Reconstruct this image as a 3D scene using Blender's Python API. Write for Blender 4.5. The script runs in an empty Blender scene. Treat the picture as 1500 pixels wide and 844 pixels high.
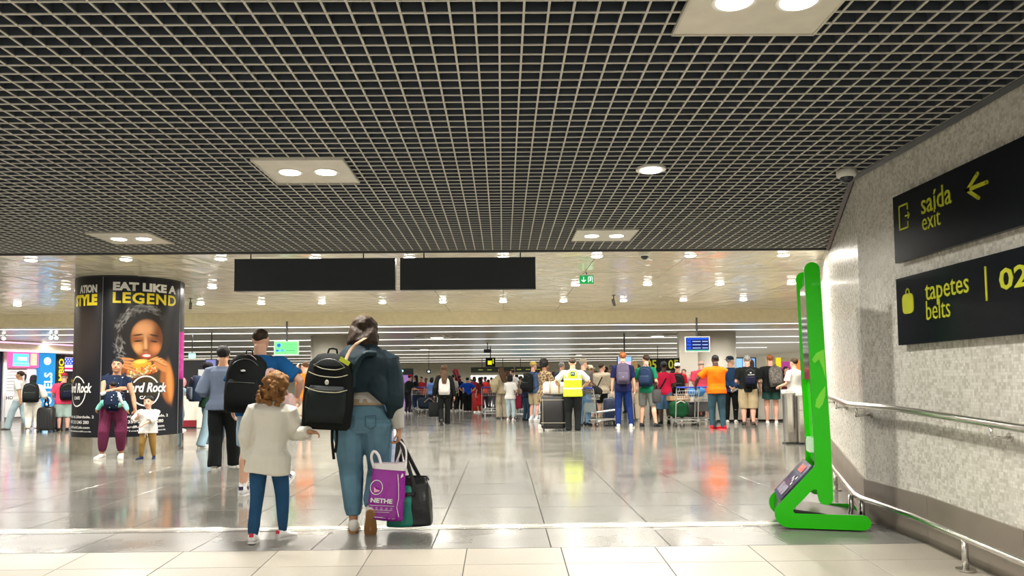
import bpy, bmesh, math, random
import numpy as np
from mathutils import Vector, Matrix, Euler, noise

random.seed(7); np.random.seed(7)
PI = math.pi
S = bpy.context.scene
COL = S.collection

# ------------------------------------------------------------------ camera
FPX, CPY = 1130.0, 490.0
YAW, PITCH, ROLL = math.radians(0.70), math.radians(3.53), math.radians(-0.50)
CAMH = 1.2
cam_data = bpy.data.cameras.new('camera')
cam = bpy.data.objects.new('camera', cam_data); COL.objects.link(cam)
cam_data.sensor_fit = 'HORIZONTAL'; cam_data.sensor_width = 36.0
cam_data.lens = FPX / 1500 * 36.0
cam_data.shift_y = (CPY - 422) / 1500
cam_data.clip_start = 0.05; cam_data.clip_end = 300
CR = Matrix.Rotation(-YAW, 3, 'Z') @ Matrix.Rotation(PI / 2 + PITCH, 3, 'X') @ Matrix.Rotation(ROLL, 3, 'Z')
cam.matrix_world = Matrix.Translation((0, 0, CAMH)) @ CR.to_4x4()
S.camera = cam

def ray(px, py):
    return CR @ Vector(((px - 750) / FPX, -(py - CPY) / FPX, -1.0))
def on_floor(px, py, z=0.0):
    d = ray(px, py); t = (z - CAMH) / d.z
    return Vector((d.x * t, d.y * t, z))
def at_depth(px, py, Y):
    d = ray(px, py); t = Y / d.y
    return Vector((d.x * t, Y, CAMH + d.z * t))

# ------------------------------------------------------------------ world, exposure
w = bpy.data.worlds.new('world'); S.world = w; w.use_nodes = True
w.node_tree.nodes['Background'].inputs[0].default_value = (1.0, 0.97, 0.90, 1)
w.node_tree.nodes['Background'].inputs[1].default_value = 0.60
S.view_settings.view_transform = 'Standard'; S.view_settings.look = 'None'
S.view_settings.gamma = 1.0; S.view_settings.use_curve_mapping = False
S.view_settings.exposure = 0.52
S.cycles.max_bounces = 6; S.cycles.diffuse_bounces = 3; S.cycles.glossy_bounces = 4
S.cycles.transmission_bounces = 4; S.cycles.caustics_reflective = False; S.cycles.caustics_refractive = False

DOWN_W = 52.0      # watts of one hall downlight
GRID_W = 30.0      # watts of one lamp in the ceiling grid
LINE_W = 250.0
LINE_E = 2.3       # emission of the light lines
SPOTS_Z = 3.125
GRID_Z = 2.97
WHITE_Z = 3.13
LOW_Z = 2.80

# ------------------------------------------------------------------ materials
MATS = {}
def nodes_of(m):
    m.use_nodes = True
    nt = m.node_tree
    return nt, nt.nodes, nt.links, nt.nodes['Principled BSDF']
def mat(name, col, rough=0.6, metal=0.0, bump=0.0, bscale=60.0, var=0.0, vscale=8.0, coat=0.0, emis=0.0, spec=0.5, stretch=None):
    if name in MATS: return MATS[name]
    m = bpy.data.materials.new(name); nt, N, L, B = nodes_of(m)
    c = tuple(col) + (1,)
    B.inputs['Base Color'].default_value = c
    B.inputs['Roughness'].default_value = rough; B.inputs['Metallic'].default_value = metal
    B.inputs['Specular IOR Level'].default_value = spec
    B.inputs['Coat Weight'].default_value = coat
    if emis:
        B.inputs['Emission Color'].default_value = c; B.inputs['Emission Strength'].default_value = emis
    tc = N.new('ShaderNodeTexCoord')
    src = tc.outputs['Object']
    if stretch:
        mp = N.new('ShaderNodeMapping'); mp.inputs['Scale'].default_value = stretch
        L.new(src, mp.inputs[0]); src = mp.outputs[0]
    n = N.new('ShaderNodeTexNoise'); n.inputs['Scale'].default_value = vscale; n.inputs['Detail'].default_value = 3
    L.new(src, n.inputs['Vector'])
    r = N.new('ShaderNodeValToRGB')
    v = var if var else 0.06
    r.color_ramp.elements[0].position = 0.3; r.color_ramp.elements[1].position = 0.7
    r.color_ramp.elements[0].color = tuple(x * (1 - v) for x in col) + (1,)
    r.color_ramp.elements[1].color = tuple(min(1, x * (1 + v)) for x in col) + (1,)
    L.new(n.outputs[0], r.inputs[0])
    if not emis: L.new(r.outputs[0], B.inputs['Base Color'])
    if bump:
        b2 = N.new('ShaderNodeTexNoise'); b2.inputs['Scale'].default_value = bscale; b2.inputs['Detail'].default_value = 3
        L.new(src, b2.inputs['Vector'])
        bp = N.new('ShaderNodeBump'); bp.inputs['Strength'].default_value = bump; bp.inputs['Distance'].default_value = 0.01
        L.new(b2.outputs[0], bp.inputs['Height']); L.new(bp.outputs[0], B.inputs['Normal'])
    MATS[name] = m
    return m
def cloth(col, rough=0.85, bump=0.35, var=0.10):
    col = tuple(col)
    return mat('cloth_%.2f_%.2f_%.2f' % col, col, rough, 0, bump, 14.0, var, 5.0, spec=0.10)
def gloss(col, rough=0.35):
    col = tuple(col)
    return mat('smooth_%.2f_%.2f_%.2f_%.2f' % (col + (rough,)), col, rough, 0, 0, 10, 0.03, 3.0)
def steel(rough=0.28):
    return mat('brushed_steel_%.2f' % rough, (0.62, 0.60, 0.56), rough, 1.0, 0.05, 200.0, 0.08, 30.0, stretch=(1, 1, 0.1))
def glow(name, col, e):
    m = mat('lit_' + name, col, 0.5, 0, emis=e, spec=0.1)
    m.node_tree.nodes['Principled BSDF'].inputs['Base Color'].default_value = tuple(c * 0.08 for c in col) + (1,)
    return m

# ------------------------------------------------------------------ geometry helpers
class G:
    """collects vertices and faces of one mesh"""
    def __init__(s): s.v = []; s.f = []; s.mi = []
    def add(s, vs, fs, mi=0):
        o = len(s.v); s.v += [tuple(p) for p in vs]
        s.f += [tuple(i + o for i in f) for f in fs]; s.mi += [mi] * len(fs)
        return s
    def box(s, c, size, M=None, mi=0):
        x, y, z = [q / 2 for q in size]
        vs = [Vector((a * x, b * y, d * z)) for a in (-1, 1) for b in (-1, 1) for d in (-1, 1)]
        if M is not None: vs = [M @ p for p in vs]
        vs = [p + Vector(c) for p in vs]
        return s.add(vs, [(0, 1, 3, 2), (4, 6, 7, 5), (0, 4, 5, 1), (2, 3, 7, 6), (0, 2, 6, 4), (1, 5, 7, 3)], mi)
    def rings(s, rs, closed=True, mi=0):
        n = len(rs[0]); vs = [p for r in rs for p in r]; fs = []
        for i in range(len(rs) - 1):
            for j in range(n):
                k = (j + 1) % n
                fs.append((i * n + j, i * n + k, (i + 1) * n + k, (i + 1) * n + j))
        if closed:
            fs.append(tuple(range(n))[::-1]); fs.append(tuple((len(rs) - 1) * n + j for j in range(n)))
        return s.add(vs, fs, mi)
    def tube(s, pts, r, n=8, smooth=0, sq=1.0, up=None, round_end=False, mi=0):
        pts = [Vector(p) for p in pts]; k = len(pts)
        rr = list(r) if hasattr(r, '__len__') else [r] * k
        if smooth:
            P = []; R = []
            for i in range(k - 1):
                p0 = pts[max(0, i - 1)]; p1 = pts[i]; p2 = pts[i + 1]; p3 = pts[min(k - 1, i + 2)]
                for q in range(smooth):
                    t = q / smooth
                    P.append(0.5 * ((2 * p1) + (p2 - p0) * t + (2 * p0 - 5 * p1 + 4 * p2 - p3) * t * t + (3 * p1 - p0 - 3 * p2 + p3) * t ** 3))
                    R.append(rr[i] * (1 - t) + rr[i + 1] * t)
            P.append(pts[-1]); R.append(rr[-1]); pts, rr, k = P, R, len(P)
        if round_end:
            d0 = (pts[0] - pts[1]).normalized(); d1 = (pts[-1] - pts[-2]).normalized()
            a, b = rr[0], rr[-1]
            pts = [pts[0] + d0 * a * 0.85, pts[0] + d0 * a * 0.5] + pts + [pts[-1] + d1 * b * 0.5, pts[-1] + d1 * b * 0.85]
            rr = [a * 0.45, a * 0.85] + rr + [b * 0.85, b * 0.45]; k = len(pts)
        rs = []; u = Vector(up) if up else None
        for i in range(k):
            t = (pts[min(k - 1, i + 1)] - pts[max(0, i - 1)])
            t = t.normalized() if t.length > 1e-9 else Vector((0, 0, 1))
            if u is None: u = Vector((1, 0, 0)) if abs(t.x) < 0.8 else Vector((0, 1, 0))
            a = (u - t * u.dot(t))
            a = a.normalized() if a.length > 1e-6 else t.orthogonal().normalized()
            b = t.cross(a)
            if up is None: u = a
            rs.append([pts[i] + a * (rr[i] * math.cos(2 * PI * j / n)) + b * (rr[i] * sq * math.sin(2 * PI * j / n)) for j in range(n)])
        return s.rings(rs, True, mi)
    def loft(s, spec, n=16, M=None, mi=0, e=2.3):
        """spec rows: (z, half width, y front, y back) or plus x offset"""
        rs = []
        for row in spec:
            z, wd, yf, yb = row[:4]; xo = row[4] if len(row) > 4 else 0
            c = (yf + yb) / 2; d = (yf - yb) / 2; R = []
            for j in range(n):
                t = 2 * PI * j / n; cs, sn = math.cos(t), math.sin(t)
                x = wd * math.copysign(abs(cs) ** (2 / e), cs); y = d * math.copysign(abs(sn) ** (2 / e), sn)
                p = Vector((x + xo, c + y, z)); R.append(M @ p if M is not None else p)
            rs.append(R)
        return s.rings(rs, True, mi)
    def ball(s, c, r, M=None, n=12, m=8, mi=0):
        c = Vector(c); r = r if hasattr(r, '__len__') else (r, r, r); rs = []
        for i in range(1, m):
            a = PI * i / m
            R = []
            for j in range(n):
                b = 2 * PI * j / n
                p = Vector((r[0] * math.sin(a) * math.cos(b), r[1] * math.sin(a) * math.sin(b), -r[2] * math.cos(a)))
                if M is not None: p = M @ p
                R.append(c + p)
            rs.append(R)
        return s.rings(rs, True, mi)
    def rbox(s, c, size, r=0.03, M=None, n=16, mi=0, e=6):
        """soft-edged box, tall axis z"""
        x, y, z = [q / 2 for q in size]
        rows = [(-z, x - r, y - r, -(y - r)), (-z + 0.3 * r, x - 0.3 * r, y - 0.3 * r, -(y - 0.3 * r)), (-z + r, x, y, -y),
                (z - r, x, y, -y), (z - 0.3 * r, x - 0.3 * r, y - 0.3 * r, -(y - 0.3 * r)), (z, x - r, y - r, -(y - r))]
        T = Matrix.Translation(Vector(c)) @ (M.to_4x4() if M is not None else Matrix.Identity(4))
        return s.loft(rows, n, T, mi, e)
    def prism(s, outline, y0, y1, mi=0, mside=None):
        """outline in (x,z), extruded along y"""
        n = len(outline)
        vs = [(p[0], y0, p[1]) for p in outline] + [(p[0], y1, p[1]) for p in outline]
        s.add(vs, [tuple(range(n)), tuple(range(2 * n - 1, n - 1, -1))], mi)
        o = len(s.v) - 2 * n
        for j in range(n):
            k = (j + 1) % n
            s.f.append((o + j, o + n + j, o + n + k, o + k)); s.mi.append(mi if mside is None else mside)
        return s
    def mesh(s, name, mats, smooth=False):
        me = bpy.data.meshes.new(name); me.from_pydata(s.v, [], s.f)
        for m in (mats if isinstance(mats, (list, tuple)) else [mats]): me.materials.append(m)
        if any(s.mi): me.polygons.foreach_set('material_index', s.mi)
        if smooth: me.polygons.foreach_set('use_smooth', [True] * len(me.polygons))
        bm = bmesh.new(); bm.from_mesh(me); bmesh.ops.recalc_face_normals(bm, faces=bm.faces); bm.to_mesh(me); bm.free()
        me.update(); return me
    def obj(s, name, mats, parent=None, smooth=False, loc=None, rot=None):
        o = bpy.data.objects.new(name, s.mesh(name, mats, smooth)); COL.objects.link(o)
        if parent is not None: o.parent = parent
        if loc is not None: o.location = loc
        if rot is not None: o.rotation_euler = rot
        return o

def tag(o, label=None, cat=None, group=None, kind=None):
    if label: o['label'] = label
    if cat: o['category'] = cat
    if group: o['group'] = group
    if kind: o['kind'] = kind
    return o
def empty(name, loc=(0, 0, 0), rz=0.0):
    o = bpy.data.objects.new(name, None); COL.objects.link(o); o.location = loc; o.rotation_euler = (0, 0, rz)
    o.empty_display_size = 0.1
    return o
def inst(name, me, parent=None, loc=(0, 0, 0), rot=(0, 0, 0), scale=(1, 1, 1)):
    o = bpy.data.objects.new(name, me); COL.objects.link(o); o.parent = parent
    o.location = loc; o.rotation_euler = rot; o.scale = scale
    return o
KIDS = {}
def copy_tree(o, loc, rz, label=None, group=None):
    def rec(a, par):
        c = a.copy(); COL.objects.link(c)
        if par is not None: c.parent = par
        for ch in [k for k in a.children]: rec(ch, c)
        return c
    c = rec(o, None); c.location = loc; c.rotation_euler = (0, 0, rz)
    if label: c['label'] = label
    if group: c['group'] = group
    return c
FONT_CACHE = {}
def text_mesh(txt, size, m, bold=0.0, extrude=0.0, shear=0.0, align='LEFT', spacing=1.0, res=2):
    cu = bpy.data.curves.new('lettering', 'FONT'); cu.body = txt; cu.size = size; cu.offset = bold
    cu.extrude = extrude; cu.shear = shear; cu.align_x = align; cu.space_character = spacing; cu.resolution_u = res
    o = bpy.data.objects.new('lettering', cu); COL.objects.link(o)
    me = bpy.data.meshes.new_from_object(o)
    bpy.data.objects.remove(o); bpy.data.curves.remove(cu)
    me.materials.clear(); me.materials.append(m)
    return me
def text_obj(name, txt, size, m, parent, loc, rot=(0, 0, 0), **k):
    return inst(name, text_mesh(txt, size, m, **k), parent, loc, rot)
def wide(me, w, h=None):
    """scale text mesh so that it measures w (and h), origin at its centre"""
    n = len(me.vertices); a = np.empty(n * 3); me.vertices.foreach_get('co', a); a = a.reshape(-1, 3)
    lo, hi = a.min(0), a.max(0); c = (lo + hi) / 2
    sx = w / (hi[0] - lo[0]); sy = (h / (hi[1] - lo[1])) if h else sx
    a[:, 0] = (a[:, 0] - c[0]) * sx; a[:, 1] = (a[:, 1] - c[1]) * sy
    me.vertices.foreach_set('co', a.ravel()); me.update(); return me

# ------------------------------------------------------------------ lamps
def area_light(name, loc, size, watts, parent=None, col=(1, 0.95, 0.86), sizey=None, spread=150):
    l = bpy.data.lights.new(name, 'AREA'); l.energy = watts; l.color = col
    if sizey: l.shape = 'RECTANGLE'; l.size = size; l.size_y = sizey
    else: l.shape = 'DISK'; l.size = size
    l.spread = math.radians(spread)
    o = bpy.data.objects.new(name, l); COL.objects.link(o); o.location = loc
    if parent is not None: o.parent = parent
    return o
# ================================================================== THE SETTING
# wall direction data: first stretch along y at x = WX, then splayed away to the right
WX, WY = 3.11, 6.65
SL = 0.364
RAMP_Y, RAMP_S = 5.67, 0.05
def wall_x(y): return WX if y <= WY else WX + SL * (y - WY)
def floor_z(y): return 0.0 if y >= RAMP_Y else -RAMP_S * (RAMP_Y - y)

# --- floor materials
def granite(name, base, rough, speck):
    m = bpy.data.materials.new(name); nt, N, L, B = nodes_of(m)
    g = N.new('ShaderNodeNewGeometry')
    n1 = N.new('ShaderNodeTexNoise'); n1.inputs['Scale'].default_value = 95; n1.inputs['Detail'].default_value = 4
    n2 = N.new('ShaderNodeTexNoise'); n2.inputs['Scale'].default_value = 1.3; n2.inputs['Detail'].default_value = 3
    for n in (n1, n2): L.new(g.outputs['Position'], n.inputs['Vector'])
    r = N.new('ShaderNodeValToRGB'); r.color_ramp.elements[0].position = 0.35; r.color_ramp.elements[1].position = 0.68
    r.color_ramp.elements[0].color = tuple(x * (1 - speck) for x in base) + (1,)
    r.color_ramp.elements[1].color = tuple(x * (1 + speck) for x in base) + (1,)
    L.new(n1.outputs[0], r.inputs[0])
    oi = N.new('ShaderNodeObjectInfo')
    mr = N.new('ShaderNodeMapRange'); mr.inputs[3].default_value = 0.9; mr.inputs[4].default_value = 1.08
    L.new(oi.outputs['Random'], mr.inputs[0])
    mx = N.new('ShaderNodeMix'); mx.data_type = 'RGBA'; mx.blend_type = 'MULTIPLY'; mx.inputs[0].default_value = 1
    L.new(r.outputs[0], mx.inputs[6]); L.new(mr.outputs[0], mx.inputs[7])
    mx2 = N.new('ShaderNodeMix'); mx2.data_type = 'RGBA'; mx2.blend_type = 'MULTIPLY'; mx2.inputs[0].default_value = 1
    mr2 = N.new('ShaderNodeMapRange'); mr2.inputs[1].default_value = 0.3; mr2.inputs[2].default_value = 0.7; mr2.inputs[3].default_value = 0.88; mr2.inputs[4].default_value = 1.1
    L.new(n2.outputs[0], mr2.inputs[0]); L.new(mx.outputs[2], mx2.inputs[6]); L.new(mr2.outputs[0], mx2.inputs[7])
    L.new(mx2.outputs[2], B.inputs['Base Color'])
    mr3 = N.new('ShaderNodeMapRange'); mr3.inputs[1].default_value = 0.3; mr3.inputs[2].default_value = 0.7
    mr3.inputs[3].default_value = rough * 0.75; mr3.inputs[4].default_value = rough * 1.35
    L.new(n2.outputs[0], mr3.inputs[0]); L.new(mr3.outputs[0], B.inputs['Roughness'])
    B.inputs['Specular IOR Level'].default_value = 0.75
    return m
GRANITE = granite('polished_granite', (0.17, 0.165, 0.145), 0.125, 0.30)
PALE = granite('pale_stone_tile', (0.40, 0.365, 0.305), 0.42, 0.05)
HONED = granite('honed_granite', (0.17, 0.165, 0.15), 0.28, 0.32)
def jointed(src_name, px, py, ox, oy):
    m = bpy.data.materials[src_name].copy(); m.name = src_name + '_with_joints'
    nt = m.node_tree; N, L = nt.nodes, nt.links; B = N['Principled BSDF']
    g = N.new('ShaderNodeNewGeometry'); sp = N.new('ShaderNodeSeparateXYZ'); L.new(g.outputs['Position'], sp.inputs[0])
    outs = []
    for ax, p, o in (('X', px, ox), ('Y', py, oy)):
        a = N.new('ShaderNodeMath'); a.operation = 'SUBTRACT'; a.inputs[1].default_value = o - 50 * p; L.new(sp.outputs[ax], a.inputs[0])
        b = N.new('ShaderNodeMath'); b.operation = 'MODULO'; b.inputs[1].default_value = p; L.new(a.outputs[0], b.inputs[0])
        c = N.new('ShaderNodeMath'); c.operation = 'LESS_THAN'; c.inputs[1].default_value = 0.008; L.new(b.outputs[0], c.inputs[0]); outs.append(c)
    mxm = N.new('ShaderNodeMath'); mxm.operation = 'MAXIMUM'; L.new(outs[0].outputs[0], mxm.inputs[0]); L.new(outs[1].outputs[0], mxm.inputs[1])
    old = B.inputs['Base Color'].links[0].from_socket
    mix = N.new('ShaderNodeMix'); mix.data_type = 'RGBA'; L.new(mxm.outputs[0], mix.inputs[0]); L.new(old, mix.inputs[6]); mix.inputs[7].default_value = (0.08, 0.08, 0.07, 1)
    L.new(mix.outputs[2], B.inputs['Base Color'])
    return m
GX0, GP = 0.34, 0.87
GRANITE_J = jointed('polished_granite', GP, GP, GX0, RAMP_Y + 0.003)
GROUT = mat('grout', (0.07, 0.07, 0.065), 0.9)

# base of the floor: far part carries its joints in the material, near part is slabs on a grout bed
slab_y1 = 6.62 + 6 * GP
floor = G().add([(-26, slab_y1, 0), (12, slab_y1, 0), (12, 70, 0), (-26, 70, 0)], [(0, 1, 2, 3)]).obj('floor', GRANITE_J)
tag(floor, kind='structure')
bed = G()
bed.add([(-26, RAMP_Y, -0.006), (12, RAMP_Y, -0.006), (12, slab_y1, -0.006), (-26, slab_y1, -0.006)], [(0, 1, 2, 3)])
bed.add([(-26, -6, floor_z(-6) - 0.006), (12, -6, floor_z(-6) - 0.006), (12, RAMP_Y, -0.006), (-26, RAMP_Y, -0.006)], [(0, 1, 2, 3)])
bed.obj('grout_bed', GROUT, floor)
# expansion joint: steel profile strips across the floor
EJ0, EJ1 = 6.40, 6.62
def slab_piece(name, x0, x1, y0, y1, m, g=0.0035):
    th = 0.02; e = 0.002
    q = G()
    def P(x, y, dz): return (x, y, floor_z(y) + dz)
    lo = [P(x0 + g, y0 + g, -th), P(x1 - g, y0 + g, -th), P(x1 - g, y1 - g, -th), P(x0 + g, y1 - g, -th)]
    mi_ = [P(x0 + g, y0 + g, -e), P(x1 - g, y0 + g, -e), P(x1 - g, y1 - g, -e), P(x0 + g, y1 - g, -e)]
    hi = [P(x0 + g + e, y0 + g + e, 0), P(x1 - g - e, y0 + g + e, 0), P(x1 - g - e, y1 - g - e, 0), P(x0 + g + e, y1 - g - e, 0)]
    q.rings([lo, mi_, hi])
    return q.obj(name, m, floor)
for k in range(-11, 5):
    x0 = GX0 + GP * k; x1 = x0 + GP
    slab_piece('slab', x0, x1, RAMP_Y, EJ0, HONED)
    for j in range(6):
        y0 = EJ1 + GP * j
        slab_piece('slab', x0, x1, y0, y0 + GP, GRANITE)
TW, TD = 0.68, 0.41
for j in range(0, 6):
    y1 = RAMP_Y - TD * j; y0 = y1 - TD
    for k in range(-9, 5):
        x0 = 0.41 + TW * k
        if x0 > 3.1: continue
        slab_piece('tile', x0, x0 + TW, y0, y1, PALE, 0.003)
# wider plain areas left of and behind the pieces
sd = G()
y0r = RAMP_Y - TD * 6
sd.add([(-26, y0r, floor_z(y0r)), (-5.71, y0r, floor_z(y0r)), (-5.71, RAMP_Y, 0), (-26, RAMP_Y, 0)], [(0, 1, 2, 3)])
sd.add([(-26, -6, floor_z(-6)), (3.2, -6, floor_z(-6)), (3.2, y0r, floor_z(y0r)), (-26, y0r, floor_z(y0r))], [(0, 1, 2, 3)])
sd.obj('pale_floor_field', PALE, floor)
sd = G()
sd.add([(-26, RAMP_Y, 0), (GX0 - 11 * GP, RAMP_Y, 0), (GX0 - 11 * GP, slab_y1, 0), (-26, slab_y1, 0)], [(0, 1, 2, 3)])
sd.add([(GX0 + 5 * GP, RAMP_Y, 0), (12, RAMP_Y, 0), (12, slab_y1, 0), (GX0 + 5 * GP, slab_y1, 0)], [(0, 1, 2, 3)])
sd.obj('granite_floor_field', GRANITE_J, floor)
JST = mat('worn_steel_strip', (0.55, 0.54, 0.51), 0.22, 0.9, 0.1, 80, 0.15, 4, stretch=(0.2, 6, 1))
for (a, b, z, m) in ((EJ0 + 0.008, EJ0 + 0.06, 0.002, JST), (EJ0 + 0.07, EJ1 - 0.075, 0.0035, mat('pale_joint_insert', (0.66, 0.66, 0.63), 0.22, 0.35, 0.05, 30)), (EJ1 - 0.065, EJ1 - 0.008, 0.002, JST)):
    G().box((-4.5, (a + b) / 2, z - 0.01), (20, b - a, 0.02)).obj('joint_strip', m, floor)

# --- mosaic wall
def mosaic_mat():
    m = bpy.data.materials.new('glass_mosaic'); nt, N, L, B = nodes_of(m)
    uv = N.new('ShaderNodeUVMap'); uv.uv_map = 'wall'
    T = 0.0215
    sc = N.new('ShaderNodeVectorMath'); sc.operation = 'SCALE'; sc.inputs['Scale'].default_value = 1 / T; L.new(uv.outputs[0], sc.inputs[0])
    fl = N.new('ShaderNodeVectorMath'); fl.operation = 'FLOOR'; L.new(sc.outputs[0], fl.inputs[0])
    fr = N.new('ShaderNodeVectorMath'); fr.operation = 'FRACTION'; L.new(sc.outputs[0], fr.inputs[0])
    wn = N.new('ShaderNodeTexWhiteNoise'); wn.noise_dimensions = '2D'; L.new(fl.outputs[0], wn.inputs['Vector'])
    # clusters of neighbouring tiles share a tone
    sc2 = N.new('ShaderNodeVectorMath'); sc2.operation = 'SCALE'; sc2.inputs['Scale'].default_value = 0.5; L.new(fl.outputs[0], sc2.inputs[0])
    fl2 = N.new('ShaderNodeVectorMath'); fl2.operation = 'FLOOR'; L.new(sc2.outputs[0], fl2.inputs[0])
    wn2 = N.new('ShaderNodeTexWhiteNoise'); wn2.noise_dimensions = '2D'; L.new(fl2.outputs[0], wn2.inputs['Vector'])
    ad = N.new('ShaderNodeMath'); ad.operation = 'ADD'; L.new(wn.outputs[0], ad.inputs[0]); L.new(wn2.outputs[0], ad.inputs[1])
    hf = N.new('ShaderNodeMath'); hf.operation = 'MULTIPLY'; hf.inputs[1].default_value = 0.5; L.new(ad.outputs[0], hf.inputs[0])
    r = N.new('ShaderNodeValToRGB'); e = r.color_ramp.elements
    e[0].position = 0.15; e[0].color = (0.52, 0.50, 0.44, 1); e[1].position = 0.85; e[1].color = (0.78, 0.765, 0.70, 1)
    L.new(hf.outputs[0], r.inputs[0])
    sx = N.new('ShaderNodeSeparateXYZ'); L.new(fr.outputs[0], sx.inputs[0])
    j1 = N.new('ShaderNodeMath'); j1.operation = 'LESS_THAN'; j1.inputs[1].default_value = 0.09; L.new(sx.outputs[0], j1.inputs[0])
    j2 = N.new('ShaderNodeMath'); j2.operation = 'LESS_THAN'; j2.inputs[1].default_value = 0.09; L.new(sx.outputs[1], j2.inputs[0])
    j = N.new('ShaderNodeMath'); j.operation = 'MAXIMUM'; L.new(j1.outputs[0], j.inputs[0]); L.new(j2.outputs[0], j.inputs[1])
    mix = N.new('ShaderNodeMix'); mix.data_type = 'RGBA'; L.new(j.outputs[0], mix.inputs[0]); L.new(r.outputs[0], mix.inputs[6]); mix.inputs[7].default_value = (0.52, 0.50, 0.45, 1)
    L.new(mix.outputs[2], B.inputs['Base Color'])
    rr = N.new('ShaderNodeMapRange'); rr.inputs[3].default_value = 0.16; rr.inputs[4].default_value = 0.5; L.new(wn.outputs[0], rr.inputs[0]); L.new(rr.outputs[0], B.inputs['Roughness'])
    iv = N.new('ShaderNodeMath'); iv.operation = 'SUBTRACT'; iv.inputs[0].default_value = 1; L.new(j.outputs[0], iv.inputs[1])
    ad2 = N.new('ShaderNodeMath'); ad2.operation = 'ADD'; L.new(iv.outputs[0], ad2.inputs[0]); L.new(wn2.outputs[0], ad2.inputs[1])
    bp = N.new('ShaderNodeBump'); bp.inputs['Strength'].default_value = 0.35; bp.inputs['Distance'].default_value = 0.002
    L.new(ad2.outputs[0], bp.inputs['Height']); L.new(bp.outputs[0], B.inputs['Normal'])
    return m
MOSAIC = mosaic_mat()
def wall_strip(name, y0, y1, z0, z1, m, off=0.0, th=0.12, parent=None):
    """wall piece between two y positions following the right-hand wall line"""
    pts = [y0, y1]
    A = [(wall_x(y) - off, y) for y in pts]
    d = Vector((A[1][0] - A[0][0], A[1][1] - A[0][1])).normalized(); nrm = Vector((d.y, -d.x))
    vs = []
    for (x, y) in A:
        for z in (z0, z1): vs.append((x, y, (floor_z(y) if z == z0 and z0 <= 0.36 else 0) + z))
    for (x, y) in A:
        for z in (z0, z1): vs.append((x + nrm.x * th, y + nrm.y * th, (floor_z(y) if z == z0 and z0 <= 0.36 else 0) + z))
    g = G(); g.add(vs, [(0, 1, 3, 2), (4, 6, 7, 5), (0, 4, 5, 1), (2, 3, 7, 6), (0, 2, 6, 4), (1, 5, 7, 3)])
    o = g.obj(name, m, parent)
    me = o.data; uvl = me.uv_layers.new(name='wall')
    for lp in me.loops:
        c = me.vertices[lp.vertex_index].co
        s = c.y if c.y <= WY + 0.01 else WY + (c.y - WY) * math.hypot(1, SL)
        uvl.data[lp.index].uv = (s + 20, c.z + 3)
    return o
tag(wall_strip('wall_right', -6, WY, 0.33, 3.4, MOSAIC), kind='structure')
tag(wall_strip('wall_splay', WY, 14.5, 0.33, 3.4, MOSAIC), kind='structure')
# stone plinth panels along the foot of the wall
PLINTH = mat('taupe_stone', (0.235, 0.20, 0.165), 0.35, 0, 0.05, 40, 0.12, 2.5)
pl = empty('baseboard_right'); tag(pl, kind='structure')
def plinth_panel(y0, y1):
    g = 0.002; vs = []
    a, b = y0 + g, y1 - g
    dd = Vector((wall_x(b) - wall_x(a), b - a)).normalized(); nr = Vector((-dd.y, dd.x))
    rowsP = []
    for y in (a, b):
        x = wall_x(y)
        f = floor_z(y); t = 0.34 + floor_z(y)
        rowsP.append([(x + nr.x * 0.018, y + nr.y * 0.018, f), (x + nr.x * 0.018, y + nr.y * 0.018, t), (x + nr.x * 0.0, y + nr.y * 0.0, t), (x - nr.x * 0.05, y - nr.y * 0.05, f)])
    G().rings(rowsP).obj('stone_panel', PLINTH, pl)
ys = [-6, -4.2, -2.4, -0.6, 0.6, 1.6, 2.6, 3.6, 4.62, RAMP_Y, WY]
for a, b in zip(ys, ys[1:]): plinth_panel(a, b)
q = WY
while q < 14.4: plinth_panel(q, min(q + 1.2, 14.5)); q += 1.2
# top trim against the grid ceiling
def along_wall_trim(name, y0, y1, z, s, off, m):
    A = Vector((wall_x(y0) - off, y0, z)); B_ = Vector((wall_x(y1) - off, y1, z))
    o = G().tube([A, B_], s, 4).obj(name, m); return o
DARKM = mat('dark_trim_metal', (0.05, 0.052, 0.055), 0.45, 0.4)
tag(along_wall_trim('trim_1', -5, WY, GRID_Z - 0.01, 0.028, 0.02, DARKM), kind='structure')
tag(along_wall_trim('trim_2', WY, 10.3, GRID_Z - 0.01, 0.028, 0.02, DARKM), kind='structure')

# --- ceiling: open-cell grid in front
ceil = empty('ceiling'); tag(ceil, kind='structure')
BL_D = mat('grid_blade_grey', (0.070, 0.086, 0.108), 0.5)
BL_L = mat('grid_blade_edge', (0.58, 0.57, 0.51), 0.45)
PITCHC = 0.1185
XL, YN, YF = -12.0, -4.0, 10.27
def blade_mesh(length_axis):
    g = G(); h = 0.09; w_ = 0.0115
    if length_axis == 'Y': g.box((0, 0.5, h / 2 + 0.006), (w_ * 0.7, 1, h)); g.box((0, 0.5, 0.003), (w_, 1, 0.006), mi=1)
    else: g.box((0.5, 0, h / 2 + 0.006), (1, w_ * 0.7, h)); g.box((0.5, 0, 0.003), (1, w_, 0.006), mi=1)
    return g.mesh('blade', [BL_D, BL_L])
bY, bX = blade_mesh('Y'), blade_mesh('X')
x = 1.24 - PITCHC * 110.5
while x < 4.45:
    if x > XL:
        ya = YN if x < WX - 0.02 else WY + (x - WX) / SL + 0.06
        if ya < YF: inst('grid_blade', bY, ceil, (x, ya, GRID_Z), (0, 0, 0), (1, YF - ya, 1))
    x += PITCHC
y = 6.33 - PITCHC * 87
while y <= YF + 0.001:
    inst('grid_blade', bX, ceil, (XL, y, GRID_Z - 0.0005), (0, 0, 0), (wall_x(y) - XL - 0.01, 1, 1))
    y += PITCHC
VOID = mat('dark_void', (0.030, 0.034, 0.040), 0.9)
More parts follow.
